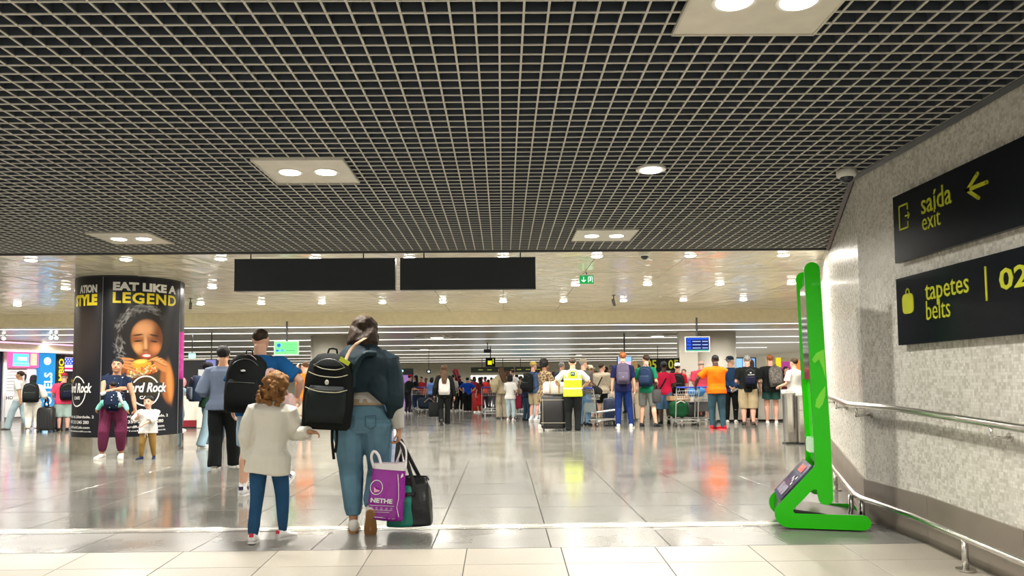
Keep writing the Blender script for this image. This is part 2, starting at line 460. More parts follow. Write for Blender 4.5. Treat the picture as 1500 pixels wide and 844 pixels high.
G().box((-4, 2.1, 3.72), (17, 16.5, 0.04)).obj('void_board', VOID, ceil)
G().box((-4, YF + 0.07, 3.08), (17.3, 0.035, 0.26)).obj('grid_edge_board', mat('edge_board', (0.10, 0.10, 0.10), 0.6), ceil)

# white metal ceiling behind it, individual panels with a little unevenness
def white_panel_mat():
    m = bpy.data.materials.new('white_lacquered_metal'); nt, N, L, B = nodes_of(m)
    B.inputs['Base Color'].default_value = (0.93, 0.87, 0.69, 1); B.inputs['Roughness'].default_value = 0.16
    B.inputs['Metallic'].default_value = 0.0; B.inputs['Specular IOR Level'].default_value = 1.0
    g = N.new('ShaderNodeNewGeometry'); mp = N.new('ShaderNodeMapping'); mp.inputs['Scale'].default_value = (1.9, 1.5, 1); mp.inputs['Rotation'].default_value = (0, 0, 0.35)
    L.new(g.outputs['Position'], mp.inputs[0])
    n = N.new('ShaderNodeTexNoise'); n.inputs['Scale'].default_value = 1.0; n.inputs['Detail'].default_value = 2.0; n.inputs['Distortion'].default_value = 0.8
    L.new(mp.outputs[0], n.inputs['Vector'])
    bp = N.new('ShaderNodeBump'); bp.inputs['Strength'].default_value = 0.55; bp.inputs['Distance'].default_value = 0.09
    L.new(n.outputs[0], bp.inputs['Height']); L.new(bp.outputs[0], B.inputs['Normal'])
    oi = N.new('ShaderNodeObjectInfo'); mr = N.new('ShaderNodeMapRange'); mr.inputs[3].default_value = 0.94; mr.inputs[4].default_value = 1.04
    L.new(oi.outputs['Random'], mr.inputs[0])
    mx = N.new('ShaderNodeMix'); mx.data_type = 'RGBA'; mx.blend_type = 'MULTIPLY'; mx.inputs[0].default_value = 1; mx.inputs[6].default_value = (0.93, 0.87, 0.69, 1)
    L.new(mr.outputs[0], mx.inputs[7]); L.new(mx.outputs[2], B.inputs['Base Color'])
    return m
WPM = white_panel_mat()
hall = empty('ceiling_hall'); tag(hall, kind='structure')
PW, PD = 1.44, 1.65
pm = G().box((0, 0, 0.012), (PW - 0.012, PD - 0.012, 0.024)).mesh('panel', WPM)
yy = 10.32
rows_ = []
while yy < 20.9:
    y1 = min(yy + PD, 21.0)
    for k in range(-15, 7):
        xc = -0.7 + PW * k
        inst('ceiling_panel', pm, hall, (xc, (yy + y1) / 2, WHITE_Z), (random.gauss(0, 0.0022), random.gauss(0, 0.0022), 0), (1, (y1 - yy) / PD, 1))
    yy += PD
G().box((-6, 15.6, WHITE_Z + 0.06), (34, 10.8, 0.04)).obj('joint_board', mat('joint_dark', (0.20, 0.19, 0.16), 0.8), hall)
CREAM = mat('cream_paint', (0.86, 0.77, 0.53), 0.4)
bm_ = G().box((-6, 21.15, (WHITE_Z + LOW_Z) / 2 + 0.02), (40, 0.3, WHITE_Z - LOW_Z + 0.06)).obj('ceiling_beam', CREAM)
tag(bm_, kind='structure')
# low slatted ceiling of the baggage hall with light lines
def slat_mat():
    m = bpy.data.materials.new('taupe_slats'); nt, N, L, B = nodes_of(m)
    g = N.new('ShaderNodeNewGeometry'); sp = N.new('ShaderNodeSeparateXYZ'); L.new(g.outputs['Position'], sp.inputs[0])
    md = N.new('ShaderNodeMath'); md.operation = 'MODULO'; md.inputs[1].default_value = 0.32; L.new(sp.outputs['Y'], md.inputs[0])
    lt = N.new('ShaderNodeMath'); lt.operation = 'LESS_THAN'; lt.inputs[1].default_value = 0.04; L.new(md.outputs[0], lt.inputs[0])
    n = N.new('ShaderNodeTexNoise'); n.inputs['Scale'].default_value = 0.25; L.new(g.outputs['Position'], n.inputs['Vector'])
    r = N.new('ShaderNodeValToRGB'); r.color_ramp.elements[0].color = (0.36, 0.325, 0.255, 1); r.color_ramp.elements[1].color = (0.50, 0.455, 0.36, 1); L.new(n.outputs[0], r.inputs[0])
    mix = N.new('ShaderNodeMix'); mix.data_type = 'RGBA'; L.new(lt.outputs[0], mix.inputs[0]); L.new(r.outputs[0], mix.inputs[6]); mix.inputs[7].default_value = (0.10, 0.09, 0.08, 1)
    L.new(mix.outputs[2], B.inputs['Base Color']); B.inputs['Roughness'].default_value = 0.3; B.inputs['Metallic'].default_value = 0.15
    return m
low = G().box((-4, 43, LOW_Z + 0.05), (56, 43.6, 0.1)).obj('ceiling_slatted', slat_mat()); tag(low, kind='structure')
LINE = glow('line', (1.0, 0.96, 0.86), LINE_E)
line_ys = [21.75, 24.2, 28.3, 32.8, 37.8, 43.0, 48.5, 54.0, 59.5]
first_line = None
for i, ly in enumerate(line_ys):
    ln = empty('light_line', (-3, ly, LOW_Z))
    tag(ln, 'long glowing strip of light set across the slatted ceiling, ' + ['nearest to the cream beam', 'second from the cream beam', 'third from the cream beam', 'fourth from the cream beam', 'fifth from the cream beam', 'sixth from the cream beam', 'third from the far end', 'second from the far end', 'at the far end'][i], 'ceiling light', 'light strips in the low ceiling')
    G().box((0, 0, -0.011), (32, 0.085, 0.016)).obj('diffuser', LINE, ln)
    gg = G()
    gg.box((0, 0.055, -0.004), (32.1, 0.02, 0.012)); gg.box((0, -0.055, -0.004), (32.1, 0.02, 0.012))
    gg.obj('frame', mat('alu_frame', (0.5, 0.48, 0.44), 0.4, 0.6), ln)
    area_light('line_glow', (0, 0, -0.045), 30, LINE_W * (1 if i < 4 else 1.9), ln, (1, 0.96, 0.88), 0.08, 170)
# outer shell of the building
SHELL = mat('off_white_plaster', (0.84, 0.79, 0.64), 0.7)
tag(G().box((-4, 64.5, 1.6), (60, 0.3, 4)).obj('wall_far', SHELL), kind='structure')
tag(G().box((-26.2, 30, 1.8), (0.3, 72, 4)).obj('wall_left', SHELL), kind='structure')
tag(G().box((17.5, 39.5, 1.8), (0.3, 50, 4)).obj('wall_east', SHELL), kind='structure')
tag(G().box((11.8, 14.6, 1.8), (11.6, 0.2, 3.6)).obj('wall_return', SHELL), kind='structure')

# ---- lamps in the grid
PLATE = mat('cream_lamp_plate', (0.78, 0.74, 0.64), 0.4)
LENS = glow('lens', (1, 0.97, 0.90), 9.0)
def lamp_panel(x, y, label):
    t = empty('lamp_panel', (x, y, GRID_Z)); tag(t, label, 'ceiling light', 'square twin lamp panels in the grid ceiling')
    g = G(); g.box((0, 0, -0.002), (0.71, 0.71, 0.012))
    g.obj('plate', PLATE, t)
    fr = G()
    for (cx, cy, sx, sy) in ((0, 0.355, 0.73, 0.012), (0, -0.355, 0.73, 0.012), (0.36, 0, 0.012, 0.71), (-0.36, 0, 0.012, 0.71)): fr.box((cx, cy, -0.004), (sx, sy, 0.02))
    fr.obj('frame', mat('plate_edge', (0.6, 0.58, 0.5), 0.4), t)
    for sx in (-0.15, 0.15):
        b = G().tube([(sx, 0, -0.014), (sx, 0, -0.004)], 0.105, 24).obj('lamp_bezel', mat('white_bezel', (0.85, 0.83, 0.76), 0.35), t)
        G().tube([(sx, 0, -0.018), (sx, 0, -0.006)], 0.082, 24).obj('lamp_lens', LENS, b)
        area_light('lamp_glow', (sx, 0, -0.03), 0.16, GRID_W, t)
panels = [(1.24, 3.47, 'twin lamp panel cut by the upper edge, above the green kiosk'), (-1.61, 6.35, 'twin lamp panel left of centre, the one above the walking woman'),
          (1.24, 9.25, 'small twin lamp panel at the far edge of the grid, right of centre'), (-4.46, 9.25, 'small twin lamp panel at the far edge of the grid, above the poster column'),
          (-1.61, 0.6, 'twin lamp panel in the grid straight above the viewer, left'), (-4.46, 3.5, 'twin lamp panel of the grid, out of the picture to the upper left'), (-7.3, 6.35, 'twin lamp panel of the grid, out of the picture beyond the left edge'), (1.24, -2.3, 'twin lamp panel of the grid, behind the viewer on the right'), (-7.3, 0.6, 'twin lamp panel of the grid, far left of the viewer')]
for (x, y, l) in panels: lamp_panel(x, y, l)
def round_lamp(x, y, label):
    t = empty('round_downlight', (x, y, GRID_Z)); tag(t, label, 'ceiling light')
    G().tube([(0, 0, -0.016), (0, 0, 0.002)], 0.125, 32).obj('trim_ring', mat('white_bezel', (0.85, 0.83, 0.76), 0.35), t)
    G().tube([(0, 0, -0.022), (0, 0, -0.012)], 0.085, 24).obj('lamp_lens', LENS, t)
    area_light('lamp_glow', (0, 0, -0.035), 0.16, GRID_W * 1.2, t)
round_lamp(1.25, 6.33, 'single round downlight in the grid ceiling, right of centre')
# ---- downlights in the white ceiling
dl_ring = G().tube([(0, 0, -0.012), (0, 0, 0.004)], 0.10, 20).mesh('trim_ring', mat('white_bezel', (0.85, 0.83, 0.76), 0.35))
dl_lens = G().tube([(0, 0, -0.030), (0, 0, -0.024), (0, 0, -0.006)], [0.06, 0.080, 0.083], 20).mesh('lamp_lens', LENS)
def side_word(x):
    return None
for row, (yl, xs) in enumerate(((11.75, range(-6, 5)), (15.25, range(-9, 5)), (18.35, range(-11, 6)))):
    names = ['front row', 'middle row', 'back row'][row]
    ordw = ['first', 'second', 'third', 'fourth', 'fifth', 'sixth', 'seventh', 'eighth', 'ninth', 'tenth', 'eleventh', 'twelfth', 'thirteenth', 'fourteenth', 'fifteenth', 'sixteenth', 'seventeenth']
    for k in xs:
        xx = 1.44 * k + 0.02
        if row == 0 and xx > wall_x(yl): continue
        if math.hypot(xx + 6.9, yl - 14.35) < 1.1: continue
        t = empty('downlight', (xx, yl, WHITE_Z))
        n = k - list(xs)[0] + 1
        tag(t, 'round downlight in the white ceiling, %s, %s from the left' % (names, ordw[n - 1]), 'ceiling light', 'downlights in the white ceiling, ' + names)
        inst('trim_ring', dl_ring, t); inst('lamp_lens', dl_lens, t)
        area_light('lamp_glow', (0, 0, -0.036), 0.17, DOWN_W, t, spread=168)

# ---- round structural columns of the baggage hall
def round_column(px, Y, r, label, z1=2.8):
    p = at_depth(px, 560, Y)
    o = G().tube([(p.x, Y, 0), (p.x, Y, z1)], r, 40).obj('column', mat('column_cream', (0.82, 0.78, 0.68), 0.35, 0, 0, 10, 0.02, 1), None, True)
    for poly in o.data.polygons: poly.use_smooth = len(poly.vertices) == 4
    tag(o, kind='structure'); o['label'] = label
round_column(483, 26.2, 0.63, 'pale round column behind the walking woman')
round_column(1046, 26.2, 0.75, 'pale round column behind the departures monitor')
# ================================================================== FIXTURES
BLACKP = mat('black_sign_panel', (0.006, 0.008, 0.012), 0.22, spec=0.12)
LIME = mat('lime_lettering', (0.52, 0.56, 0.012), 0.5)
WHITEL = mat('white_lettering', (0.80, 0.80, 0.78), 0.5)
# ---- two wall signs
def wall_sign(z0, z1, label):
    t = empty('wall_sign', (WX - 0.04, 0, 0)); tag(t, label, 'sign')
    G().box((0, (5.905 + 2.2) / 2, (z0 + z1) / 2), (0.04, 5.905 - 2.2, z1 - z0)).obj('sign_board', BLACKP, t)
    for y in (5.5, 4.0, 2.6):
        for z in (z0 + 0.1, z1 - 0.1): G().box((0.03, y, z), (0.03, 0.05, 0.05)).obj('fixing', steel(), t)
    return t
WR = (PI / 2, 0, -PI / 2)
def stroke(t, name, pts, r, m=LIME):
    """flat rounded stroke on the sign, points given as (y, z)"""
    g = G()
    for (a, b) in zip(pts, pts[1:]):
        g.tube([(-0.022, a[0], a[1]), (-0.022, b[0], b[1])], r, 10)
        for p in (a, b): g.tube([(-0.0275, p[0], p[1]), (-0.0165, p[0], p[1])], r, 12)
    # flatten against the board
    g.v = [(-0.0225 + max(-0.003, min(0.003, v[0] + 0.022)), v[1], v[2]) for v in g.v]
    return g.obj(name, m, t)
def sign_word(t, txt, yl, yr, zb, zt, bold=0.0):
    me = wide(text_mesh(txt, 0.2, LIME, bold=bold, extrude=0.002), yl - yr, zt - zb)
    return inst('lettering', me, t, (-0.0225, (yl + yr) / 2, (zb + zt) / 2), WR)
s1 = wall_sign(2.09, 2.608, 'black wall sign reading saída exit with a lime arrow, upper of the two')
stroke(s1, 'door_symbol', [(5.69, 2.475), (5.69, 2.515), (5.81, 2.515), (5.81, 2.335), (5.69, 2.335), (5.69, 2.375)], 0.0065)
stroke(s1, 'door_symbol_arrow', [(5.72, 2.425), (5.665, 2.425)], 0.006); stroke(s1, 'door_symbol_arrow', [(5.685, 2.445), (5.665, 2.425), (5.685, 2.405)], 0.006)
sign_word(s1, 'saída', 5.50, 5.125, 2.385, 2.535, 0.0005)
sign_word(s1, 'exit', 5.495, 5.265, 2.265, 2.385, -0.001)
stroke(s1, 'arrow', [(4.74, 2.427), (4.94, 2.427)], 0.0135)
stroke(s1, 'arrow', [(4.83, 2.505), (4.945, 2.427), (4.83, 2.349)], 0.0135)
s2 = wall_sign(1.455, 1.968, 'black wall sign reading tapetes belts 02, lower of the two')
bg = G().rbox((-0.0225, 5.735, 1.765), (0.006, 0.155, 0.145), 0.002, None, 12, 0, 4)
bg = G(); R_ = []
for xq in (-0.0255, -0.0195):
    R_.append([(xq, 5.735 + 0.078 * math.copysign(abs(math.cos(a)) ** 0.5, math.cos(a)), 1.762 + 0.076 * math.copysign(abs(math.sin(a)) ** 0.5, math.sin(a))) for a in [2 * PI * i / 24 for i in range(24)]])
bg.rings(R_).obj('suitcase_symbol', LIME, s2)
stroke(s2, 'suitcase_symbol_handle', [(5.76, 1.83), (5.757, 1.862), (5.735, 1.875), (5.713, 1.862), (5.71, 1.83)], 0.006)
sign_word(s2, 'tapetes', 5.495, 4.975, 1.715, 1.870, 0.0005)
sign_word(s2, 'belts', 5.49, 5.195, 1.617, 1.755, -0.001)
stroke(s2, 'divider', [(4.795, 1.895), (4.795, 1.69)], 0.008)
sign_word(s2, '02', 4.665, 4.40, 1.73, 1.865, 0.004); sign_word(s2, '03', 4.10, 3.84, 1.73, 1.865, 0.004)

# ---- handrails
ST = steel(0.22)
hr = empty('handrail', (0, 0, 0)); tag(hr, 'polished steel handrail on wall brackets along the mosaic wall', 'handrail')
def rx2(y, off): return wall_x(y) - off
up_pts = [(2.99, 1.4, 0.77), (2.99, 4.42, 0.907), (2.99, 5.85, 0.972), (2.985, 6.58, 0.979), (3.03, 6.78, 0.979), (rx2(8.5, 0.11), 8.5, 0.979), (rx2(14.2, 0.11), 14.2, 0.979)]
G().tube(up_pts, 0.026, 16, up=(1, 0, 0.01)).obj('rail', ST, hr, True)
for (y, zt) in ((2.9, .838), (4.72, .921), (6.52, .979), (8.3, .979), (10.2, .979), (12.1, .979)):
    wx_ = wall_x(y) - 0.12 if y > 5 else 2.99
    b = G(); b.tube([(wx_, y, zt - 0.02), (wx_, y, zt - 0.085), (wx_ + 0.005, y - 0.0, zt - 0.09)], 0.010, 10)
    b.tube([(wx_, y, zt - 0.085), (wall_x(y) + 0.01, y, zt - 0.085)], 0.009, 10)
    b.tube([(wx_, y, zt - 0.10), (wx_, y, zt - 0.07)], 0.013, 12)
    b = b.obj('bracket', ST, hr, True)
    G().tube([(wall_x(y) - 0.014, y, zt - 0.085), (wall_x(y) + 0.01, y, zt - 0.085)], 0.027, 16).obj('wall_rose', ST, b)
lr = empty('low_rail', (0, 0, 0)); tag(lr, 'low steel guard rail on short floor posts at the foot of the wall', 'guard rail')
lo_pts = [(2.96, 1.4, -0.02), (2.96, 4.43, 0.145), (2.96, 5.67, 0.205), (2.96, 6.42, 0.213), (2.995, 6.62, 0.213), (rx2(8.5, 0.16), 8.5, 0.213), (rx2(14.0, 0.16), 14.0, 0.213)]
G().tube(lo_pts, 0.024, 16, up=(1, 0, 0.01)).obj('rail', ST, lr, True)
for y in (3.3, 5.0, 6.42, 6.62, 8.4, 10.2, 12.0):
    xx = 2.96 if y < 6.5 else wall_x(y) - 0.15
    zt = 0.213 if y > 5.7 else 0.205 - 0.0485 * (5.67 - y)
    p = G().tube([(xx, y, floor_z(y)), (xx, y, zt)], 0.021, 14).obj('post', ST, lr, True)
    G().tube([(xx, y, floor_z(y)), (xx, y, floor_z(y) + 0.012)], 0.06, 24).obj('floor_flange', ST, p)

# ---- green kiosk
GREEN = mat('green_lacquer', (0.022, 0.58, 0.0), 0.22, 0, 0, 10, 0.02, 2, coat=0.1, spec=0.3)
GREEN2 = mat('pale_green_leaf', (0.20, 0.80, 0.03), 0.2)
KB = mat('black_edge', (0.012, 0.012, 0.012), 0.3)
ka = math.radians(15)
ko = empty('kiosk', (2.305, 6.237, 0), 0)
ko.rotation_euler = (0, 0, -ka)
tag(ko, 'tall bright green kiosk with a slanted base beside the mosaic wall', 'kiosk')
def arc(cx, cz, r, a0, a1, n=8): return [(cx + r * math.cos(math.radians(a0 + (a1 - a0) * i / n)), cz + r * math.sin(math.radians(a0 + (a1 - a0) * i / n))) for i in range(n + 1)]
outl = [(0.0, 0.012), (0.53, 0.012)] + arc(0.53, 0.071, 0.059, -80, 80, 8) + [(0.03, 0.13)] + arc(0.035, 0.150, 0.02, 250, 140, 4) + \
       [(0.168, 0.322)] + arc(0.185, 0.310, 0.015, 130, 0, 4)[1:] + arc(0.262, 0.258, 0.056, 180, 360, 10) + [(0.313, 0.744), (0.30, 1.2), (0.283, 1.75)] + \
       arc(0.214, 2.09, 0.060, 0, 180, 12) + [(0.163, 1.80), (0.175, 1.2), (0.188, 0.742), (0.187, 0.51), (-0.062, 0.235)] + arc(-0.02, 0.122, 0.108, 125, 262, 12)
# shape checked against the picture: keep the outline
for nm, v0, s in (('side_panel', 0.0, 1), ('side_panel', 0.60, 1)):
    g = G(); g.prism(outl, v0, v0 + 0.028, 0, 1)
    sp_ = g.obj(nm, [GREEN, KB], ko)
inner = G()
inner.prism([(-0.09, 0.10), (-0.075, 0.20), (0.155, 0.45), (0.165, 0.42), (-0.02, 0.16), (0.55, 0.10), (0.55, 0.06), (-0.05, 0.06)], 0.03, 0.60)
inner.obj('base_body', mat('kiosk_black', (0.02, 0.02, 0.022), 0.2), ko)
# slanted printed front
sl_ = G(); sl_.prism([(-0.075, 0.225), (-0.083, 0.232), (0.168, 0.508), (0.180, 0.502)], 0.03, 0.60)
sl_.obj('slanted_front', mat('dark_print', (0.07, 0.08, 0.16), 0.12, 0, 0, 10, 0.8, 6), ko)
pr = G()
dirv = Vector((0.251, 0, 0.276)).normalized(); nv = Vector((-0.276, 0, 0.251)).normalized()
def on_slant(t, v, h=0.003): p = Vector((-0.083, 0, 0.232)) + dirv * t + nv * h; return (p.x, v, p.z)
def slant_quad(name, t0, t1, v0, v1, m, h=0.003):
    G().add([on_slant(t0, v0, h), on_slant(t1, v0, h), on_slant(t1, v1, h), on_slant(t0, v1, h)], [(0, 1, 2, 3)]).obj(name, m, ko)
slant_quad('red_print', 0.27, 0.34, 0.15, 0.42, mat('print_red', (0.55, 0.06, 0.05), 0.2, 0, 0, 10, 0.4, 30))
slant_quad('grey_print', 0.03, 0.12, 0.10, 0.5, mat('print_grey', (0.22, 0.22, 0.30), 0.2, 0, 0, 10, 0.6, 20), 0.004)
for (t_, v_) in ((0.14, 0.12), (0.17, 0.18), (0.20, 0.11), (0.185, 0.25)):
    slant_quad('white_print', t_, t_ + 0.03, v_, v_ + 0.035, mat('print_white', (0.75, 0.75, 0.72), 0.3), 0.005)
# column body between panels: mirror screen + inner green face
G().prism([(0.228, 0.50), (0.200, 2.00), (0.205, 2.08), (0.24, 2.10), (0.27, 1.75), (0.30, 0.744), (0.30, 0.45)], 0.03, 0.60).obj('column_body', mat('kiosk_silver', (0.55, 0.56, 0.56), 0.15, 0.8), ko)
def front_u(z): return 0.230 - 0.0195 * (z - 0.5)
g = G()
for (v0, v1) in ((0.05, 0.58),): g.prism([(front_u(1.20) - 0.030, 1.20), (front_u(1.98) - 0.030, 1.98), (front_u(1.98), 1.98), (front_u(1.20), 1.20)], v0, v1)
g.obj('screen', mat('dark_mirror', (0.35, 0.36, 0.37), 0.08, 0.8), ko)
G().add([(front_u(.52) - 0.004, 0.03, .52), (front_u(1.20) - 0.004, 0.03, 1.20), (front_u(1.20) - 0.004, .6, 1.20), (front_u(.52) - 0.004, .6, .52)], [(0, 1, 2, 3)]).obj('front_cover', GREEN, ko)
for z in (0.17, 1.21, 1.99): pass
ACR = mat('clear_acrylic', (0.75, 0.85, 0.78), 0.1, 0, 0, 10, 0.02, 2)
lh = G(); lh.box((front_u(.63) - 0.022, 0.40, 0.60), (0.035, 0.20, 0.006)); lh.box((front_u(.63) - 0.042, 0.40, 0.64), (0.005, 0.20, 0.10)); lh.box((front_u(.63) - 0.022, 0.30, 0.65), (0.035, 0.005, 0.12)); lh.box((front_u(.63) - 0.022, 0.50, 0.65), (0.035, 0.005, 0.12))
lh.obj('leaflet_holder', ACR, ko)
# lighter leaf decals on the near panel
def decal(name, pts, m, v=-0.0015): G().add([(p[0], v, p[1]) for p in pts], [tuple(range(len(pts)))]).obj(name, m, ko)
decal('leaf_decal', [(0.192, 1.36), (0.225, 1.41), (0.285, 1.44), (0.288, 1.38), (0.292, 1.20), (0.268, 1.30), (0.245, 1.36), (0.21, 1.33)], GREEN2)
decal('leaf_decal', [(0.205, 0.98), (0.215, 1.04), (0.25, 1.10), (0.288, 1.15), (0.284, 1.07), (0.262, 1.0), (0.235, 0.965)], GREEN2)
for u_ in (0.03, 0.5):
    for v_ in (0.08, 0.54): G().tube([(u_, v_, 0), (u_, v_, 0.03)], 0.022, 12).obj('foot', KB, ko)

# ---- dome cameras
def dome_camera(x, y, z, s, label):
    t = empty('dome_camera', (x, y, z)); tag(t, label, 'security camera')
    G().tube([(0, 0, 0), (0, 0, -0.045 * s), (0, 0, -0.062 * s)], [0.082 * s, 0.08 * s, 0.066 * s], 28).obj('housing', gloss((0.78, 0.77, 0.72), 0.4), t, True)
    G().ball((0, 0, -0.058 * s), (0.056 * s, 0.056 * s, 0.055 * s), None, 20, 12).obj('dome', mat('smoked_dome', (0.03, 0.035, 0.045), 0.06), t, True)
    G().box((0, -0.058 * s, -0.05 * s), (0.03 * s, 0.012 * s, 0.02 * s)).obj('badge', gloss((0.3, 0.3, 0.3)), t)
dome_camera(2.93, 6.42, GRID_Z, 1.0, 'white dome camera under the grid ceiling beside the mosaic wall')
dome_camera(2.14, 11.45, WHITE_Z, 1.05, 'white dome camera on the white ceiling, right of the exit sign')
def cctv(x, y, label, ry):
    t = empty('hanging_camera', (x, y, WHITE_Z)); tag(t, label, 'security camera')
    G().tube([(0, 0, 0), (0, 0, -0.13)], 0.012, 8).obj('stem', DARKM, t)
    G().tube([(0, 0, 0), (0, 0, -0.012)], 0.04, 12).obj('rose', DARKM, t)
    M = Euler((math.radians(40), 0, ry)).to_matrix()
    g = G().rbox((0, 0, -0.17), (0.06, 0.06, 0.17), 0.01, M); g.obj('body', gloss((0.10, 0.10, 0.10)), t, True)
cctv(-6.95, 17.2, 'small black camera hanging from the white ceiling right of the poster column', 0.5)
cctv(2.5, 17.2, 'small black camera hanging from the white ceiling above the leopard cardigan woman', -0.5)
def detector(x, y, label):
    t = empty('smoke_detector', (x, y, WHITE_Z)); tag(t, label, 'smoke detector')
    G().tube([(0, 0, 0), (0, 0, -0.02), (0, 0, -0.035)], [0.06, 0.058, 0.035], 20).obj('cover', gloss((0.75, 0.72, 0.6), 0.4), t)
    G().tube([(0, 0, -0.03), (0, 0, -0.045)], 0.018, 12).obj('sensor', gloss((0.4, 0.4, 0.36)), t)
detector(-6.6, 16.7, 'smoke detector on the white ceiling, near the left hanging camera')
detector(3.6, 17.5, 'smoke detector on the white ceiling, near the right hanging camera')
t = empty('air_outlet', (-0.75, 12.6, WHITE_Z)); tag(t, 'dark round outlet in the white ceiling just below the right black board', 'ceiling outlet')
G().tube([(0, 0, 0.0), (0, 0, -0.012)], 0.09, 24).obj('ring', gloss((0.5, 0.48, 0.42)), t); G().tube([(0, 0, -0.008), (0, 0, -0.016)], 0.065, 24).obj('throat', KB, t)

# ---- oval reflectors in the low ceiling
for (px, py, r_, lab) in ((640, 493, .75, 'above the lone walker'), (963, 491, .75, 'above the green shirt'), (622, 511, .7, 'left, in the second bay'), (885, 509, .7, 'right, in the second bay'), (848, 519, .6, 'in the third bay')):
    d_ = ray(px, py); k_ = (LOW_Z - CAMH) / d_.z
    t = empty('ceiling_vent', (d_.x * k_, d_.y * k_, LOW_Z)); tag(t, 'round steel vent in the slatted ceiling, ' + lab, 'ceiling vent', 'round vents in the slatted ceiling')
    G().tube([(0, 0, 0), (0, 0, -.03)], r_, 28).obj('outer_ring', mat('vent_steel', (.55, .53, .48), .25, .8), t); G().tube([(0, 0, -.02), (0, 0, -.05)], r_ * .6, 24).obj('inner_ring', mat('vent_pale', (.8, .78, .7), .2, .3), t); G().tube([(0, 0, -.04), (0, 0, -.062)], r_ * .3, 20).obj('lamp_lens', glow('vent_lens', (1, .95, .85), 1.6), t)
# ---- hanging black boards
def board(x0, x1, label, rods):
    y = 10.8; t = empty('hanging_board', ((x0 + x1) / 2, y, 2.5)); tag(t, label, 'sign board', 'blank black boards hanging under the ceiling')
    cx = (x0 + x1) / 2
    G().box((0, 0, 0.225), (x1 - x0, 0.10, 0.45)).obj('panel', mat('board_black', (0.016, 0.022, 0.026), 0.5), t)
    f = G(); f.box((0, 0, 0.003), (x1 - x0 + 0.012, 0.112, 0.008)); f.box((0, 0, 0.447), (x1 - x0 + 0.012, 0.112, 0.008))
    f.box(((x1 - x0) / 2, 0, 0.225), (0.008, 0.112, 0.45)); f.box((-(x1 - x0) / 2, 0, 0.225), (0.008, 0.112, 0.45)); f.obj('frame', DARKM, t)
    for r_ in rods: G().tube([(r_ - cx, 0, 0.45), (r_ - cx, 0, 0.63)], 0.009, 8).obj('hanger', DARKM, t)
board(-3.735, -1.50, 'blank black board hanging under the ceiling, left of the pair', (-3.53, -1.95))
board(-1.425, 0.465, 'blank black board hanging under the ceiling, right of the pair', (-1.1, 0.26))
# ---- exit sign
t = empty('exit_sign', (1.50, 13.6, 3.0)); tag(t, 'small green exit sign hanging from the white ceiling', 'exit sign')
GS = glow('exit_green', (0.01, 0.28, 0.06), 1.0)
G().box((0, 0, 0), (0.25, 0.03, 0.14)).obj('sign_body', GS, t)
G().box((0, 0, 0.085), (0.26, 0.04, 0.02)).obj('housing', gloss((0.7, 0.7, 0.66)), t)
G().tube([(0, 0, 0.09), (0, 0, 0.13)], 0.01, 8).obj('hanger', DARKM, t)
WG = glow('exit_white', (0.8, 1.0, 0.85), 1.2)
g = G(); g.box((-0.055, -0.018, 0.005), (0.012, 0.004, 0.09)); g.box((-0.075, -0.018, -0.02), (0.012, 0.004, 0.05), Matrix.Rotation(-0.8, 3, 'Y')); g.box((-0.035, -0.018, -0.02), (0.012, 0.004, 0.05), Matrix.Rotation(0.8, 3, 'Y'))
g.obj('arrow', WG, t)
g = G(); g.box((0.03, -0.018, 0), (0.008, 0.004, 0.1)); g.box((0.10, -0.018, 0), (0.008, 0.004, 0.1)); g.box((0.065, -0.018, 0.05), (0.075, 0.004, 0.008)); g.tube([(0.065, -0.02, 0.028), (0.065, -0.016, 0.028)], 0.012, 10); g.box((0.065, -0.018, -0.005), (0.02, 0.004, 0.045), Matrix.Rotation(0.4, 3, 'Y'))
g.obj('running_figure', WG, t)

# ================================================================== POSTER COLUMN
PCX, PCY, PR = -6.92, 14.40, 0.92
pc = empty('poster_column', (PCX, PCY, 0)); tag(pc, 'thick round column wrapped in a black burger poster on a steel base', 'advertising column')
G().tube([(0, 0, 0), (0, 0, 0.305)], PR + 0.022, 72).obj('steel_base', mat('base_steel', (0.60, 0.57, 0.51), 0.16, 1.0, 0.05, 60, 0.1, 10), pc)
core = G().tube([(0, 0, 0.30), (0, 0, 3.16)], PR - 0.006, 72).obj('core', mat('core_black', (0.01, 0.01, 0.012), 0.4), pc)
PH = [math.degrees(math.atan2(-PCY, -PCX))]
BASEA = math.atan2(-PCY, -PCX)          # direction from the column to the viewer
def cyl(u_ang, z, r=PR):
    """angle measured to the right of the camera-facing direction, in degrees"""
    a = BASEA + math.radians(u_ang)
    return (r * math.cos(a), r * math.sin(a), z)
POST_M = bpy.data.materials.new('poster_print'); nt, N, L, B = nodes_of(POST_M)
at_ = N.new('ShaderNodeVertexColor'); at_.layer_name = 'print'; L.new(at_.outputs[0], B.inputs['Base Color']); B.inputs['Roughness'].default_value = 0.32; B.inputs['Specular IOR Level'].default_value = 0.22
def smooth(a, e0, e1):
    t = np.clip((a - e0) / (e1 - e0), 0, 1); return t * t * (3 - 2 * t)
def ell(U, Z, cu, cz, ru, rz, rot=0.0, soft=0.12):
    c, s_ = math.cos(rot), math.sin(rot); x = (U - cu) * c + (Z - cz) * s_; y = -(U - cu) * s_ + (Z - cz) * c
    d = np.sqrt((x / ru) ** 2 + (y / rz) ** 2); return 1 - smooth(d, 1 - soft, 1 + soft)
def paint(img, mask, col):
    m = mask[..., None]; img[:] = img * (1 - m) + np.array(col) * m
def paint_add(img, mask, col): img[:] = np.clip(img + mask[..., None] * np.array(col), 0, 1)
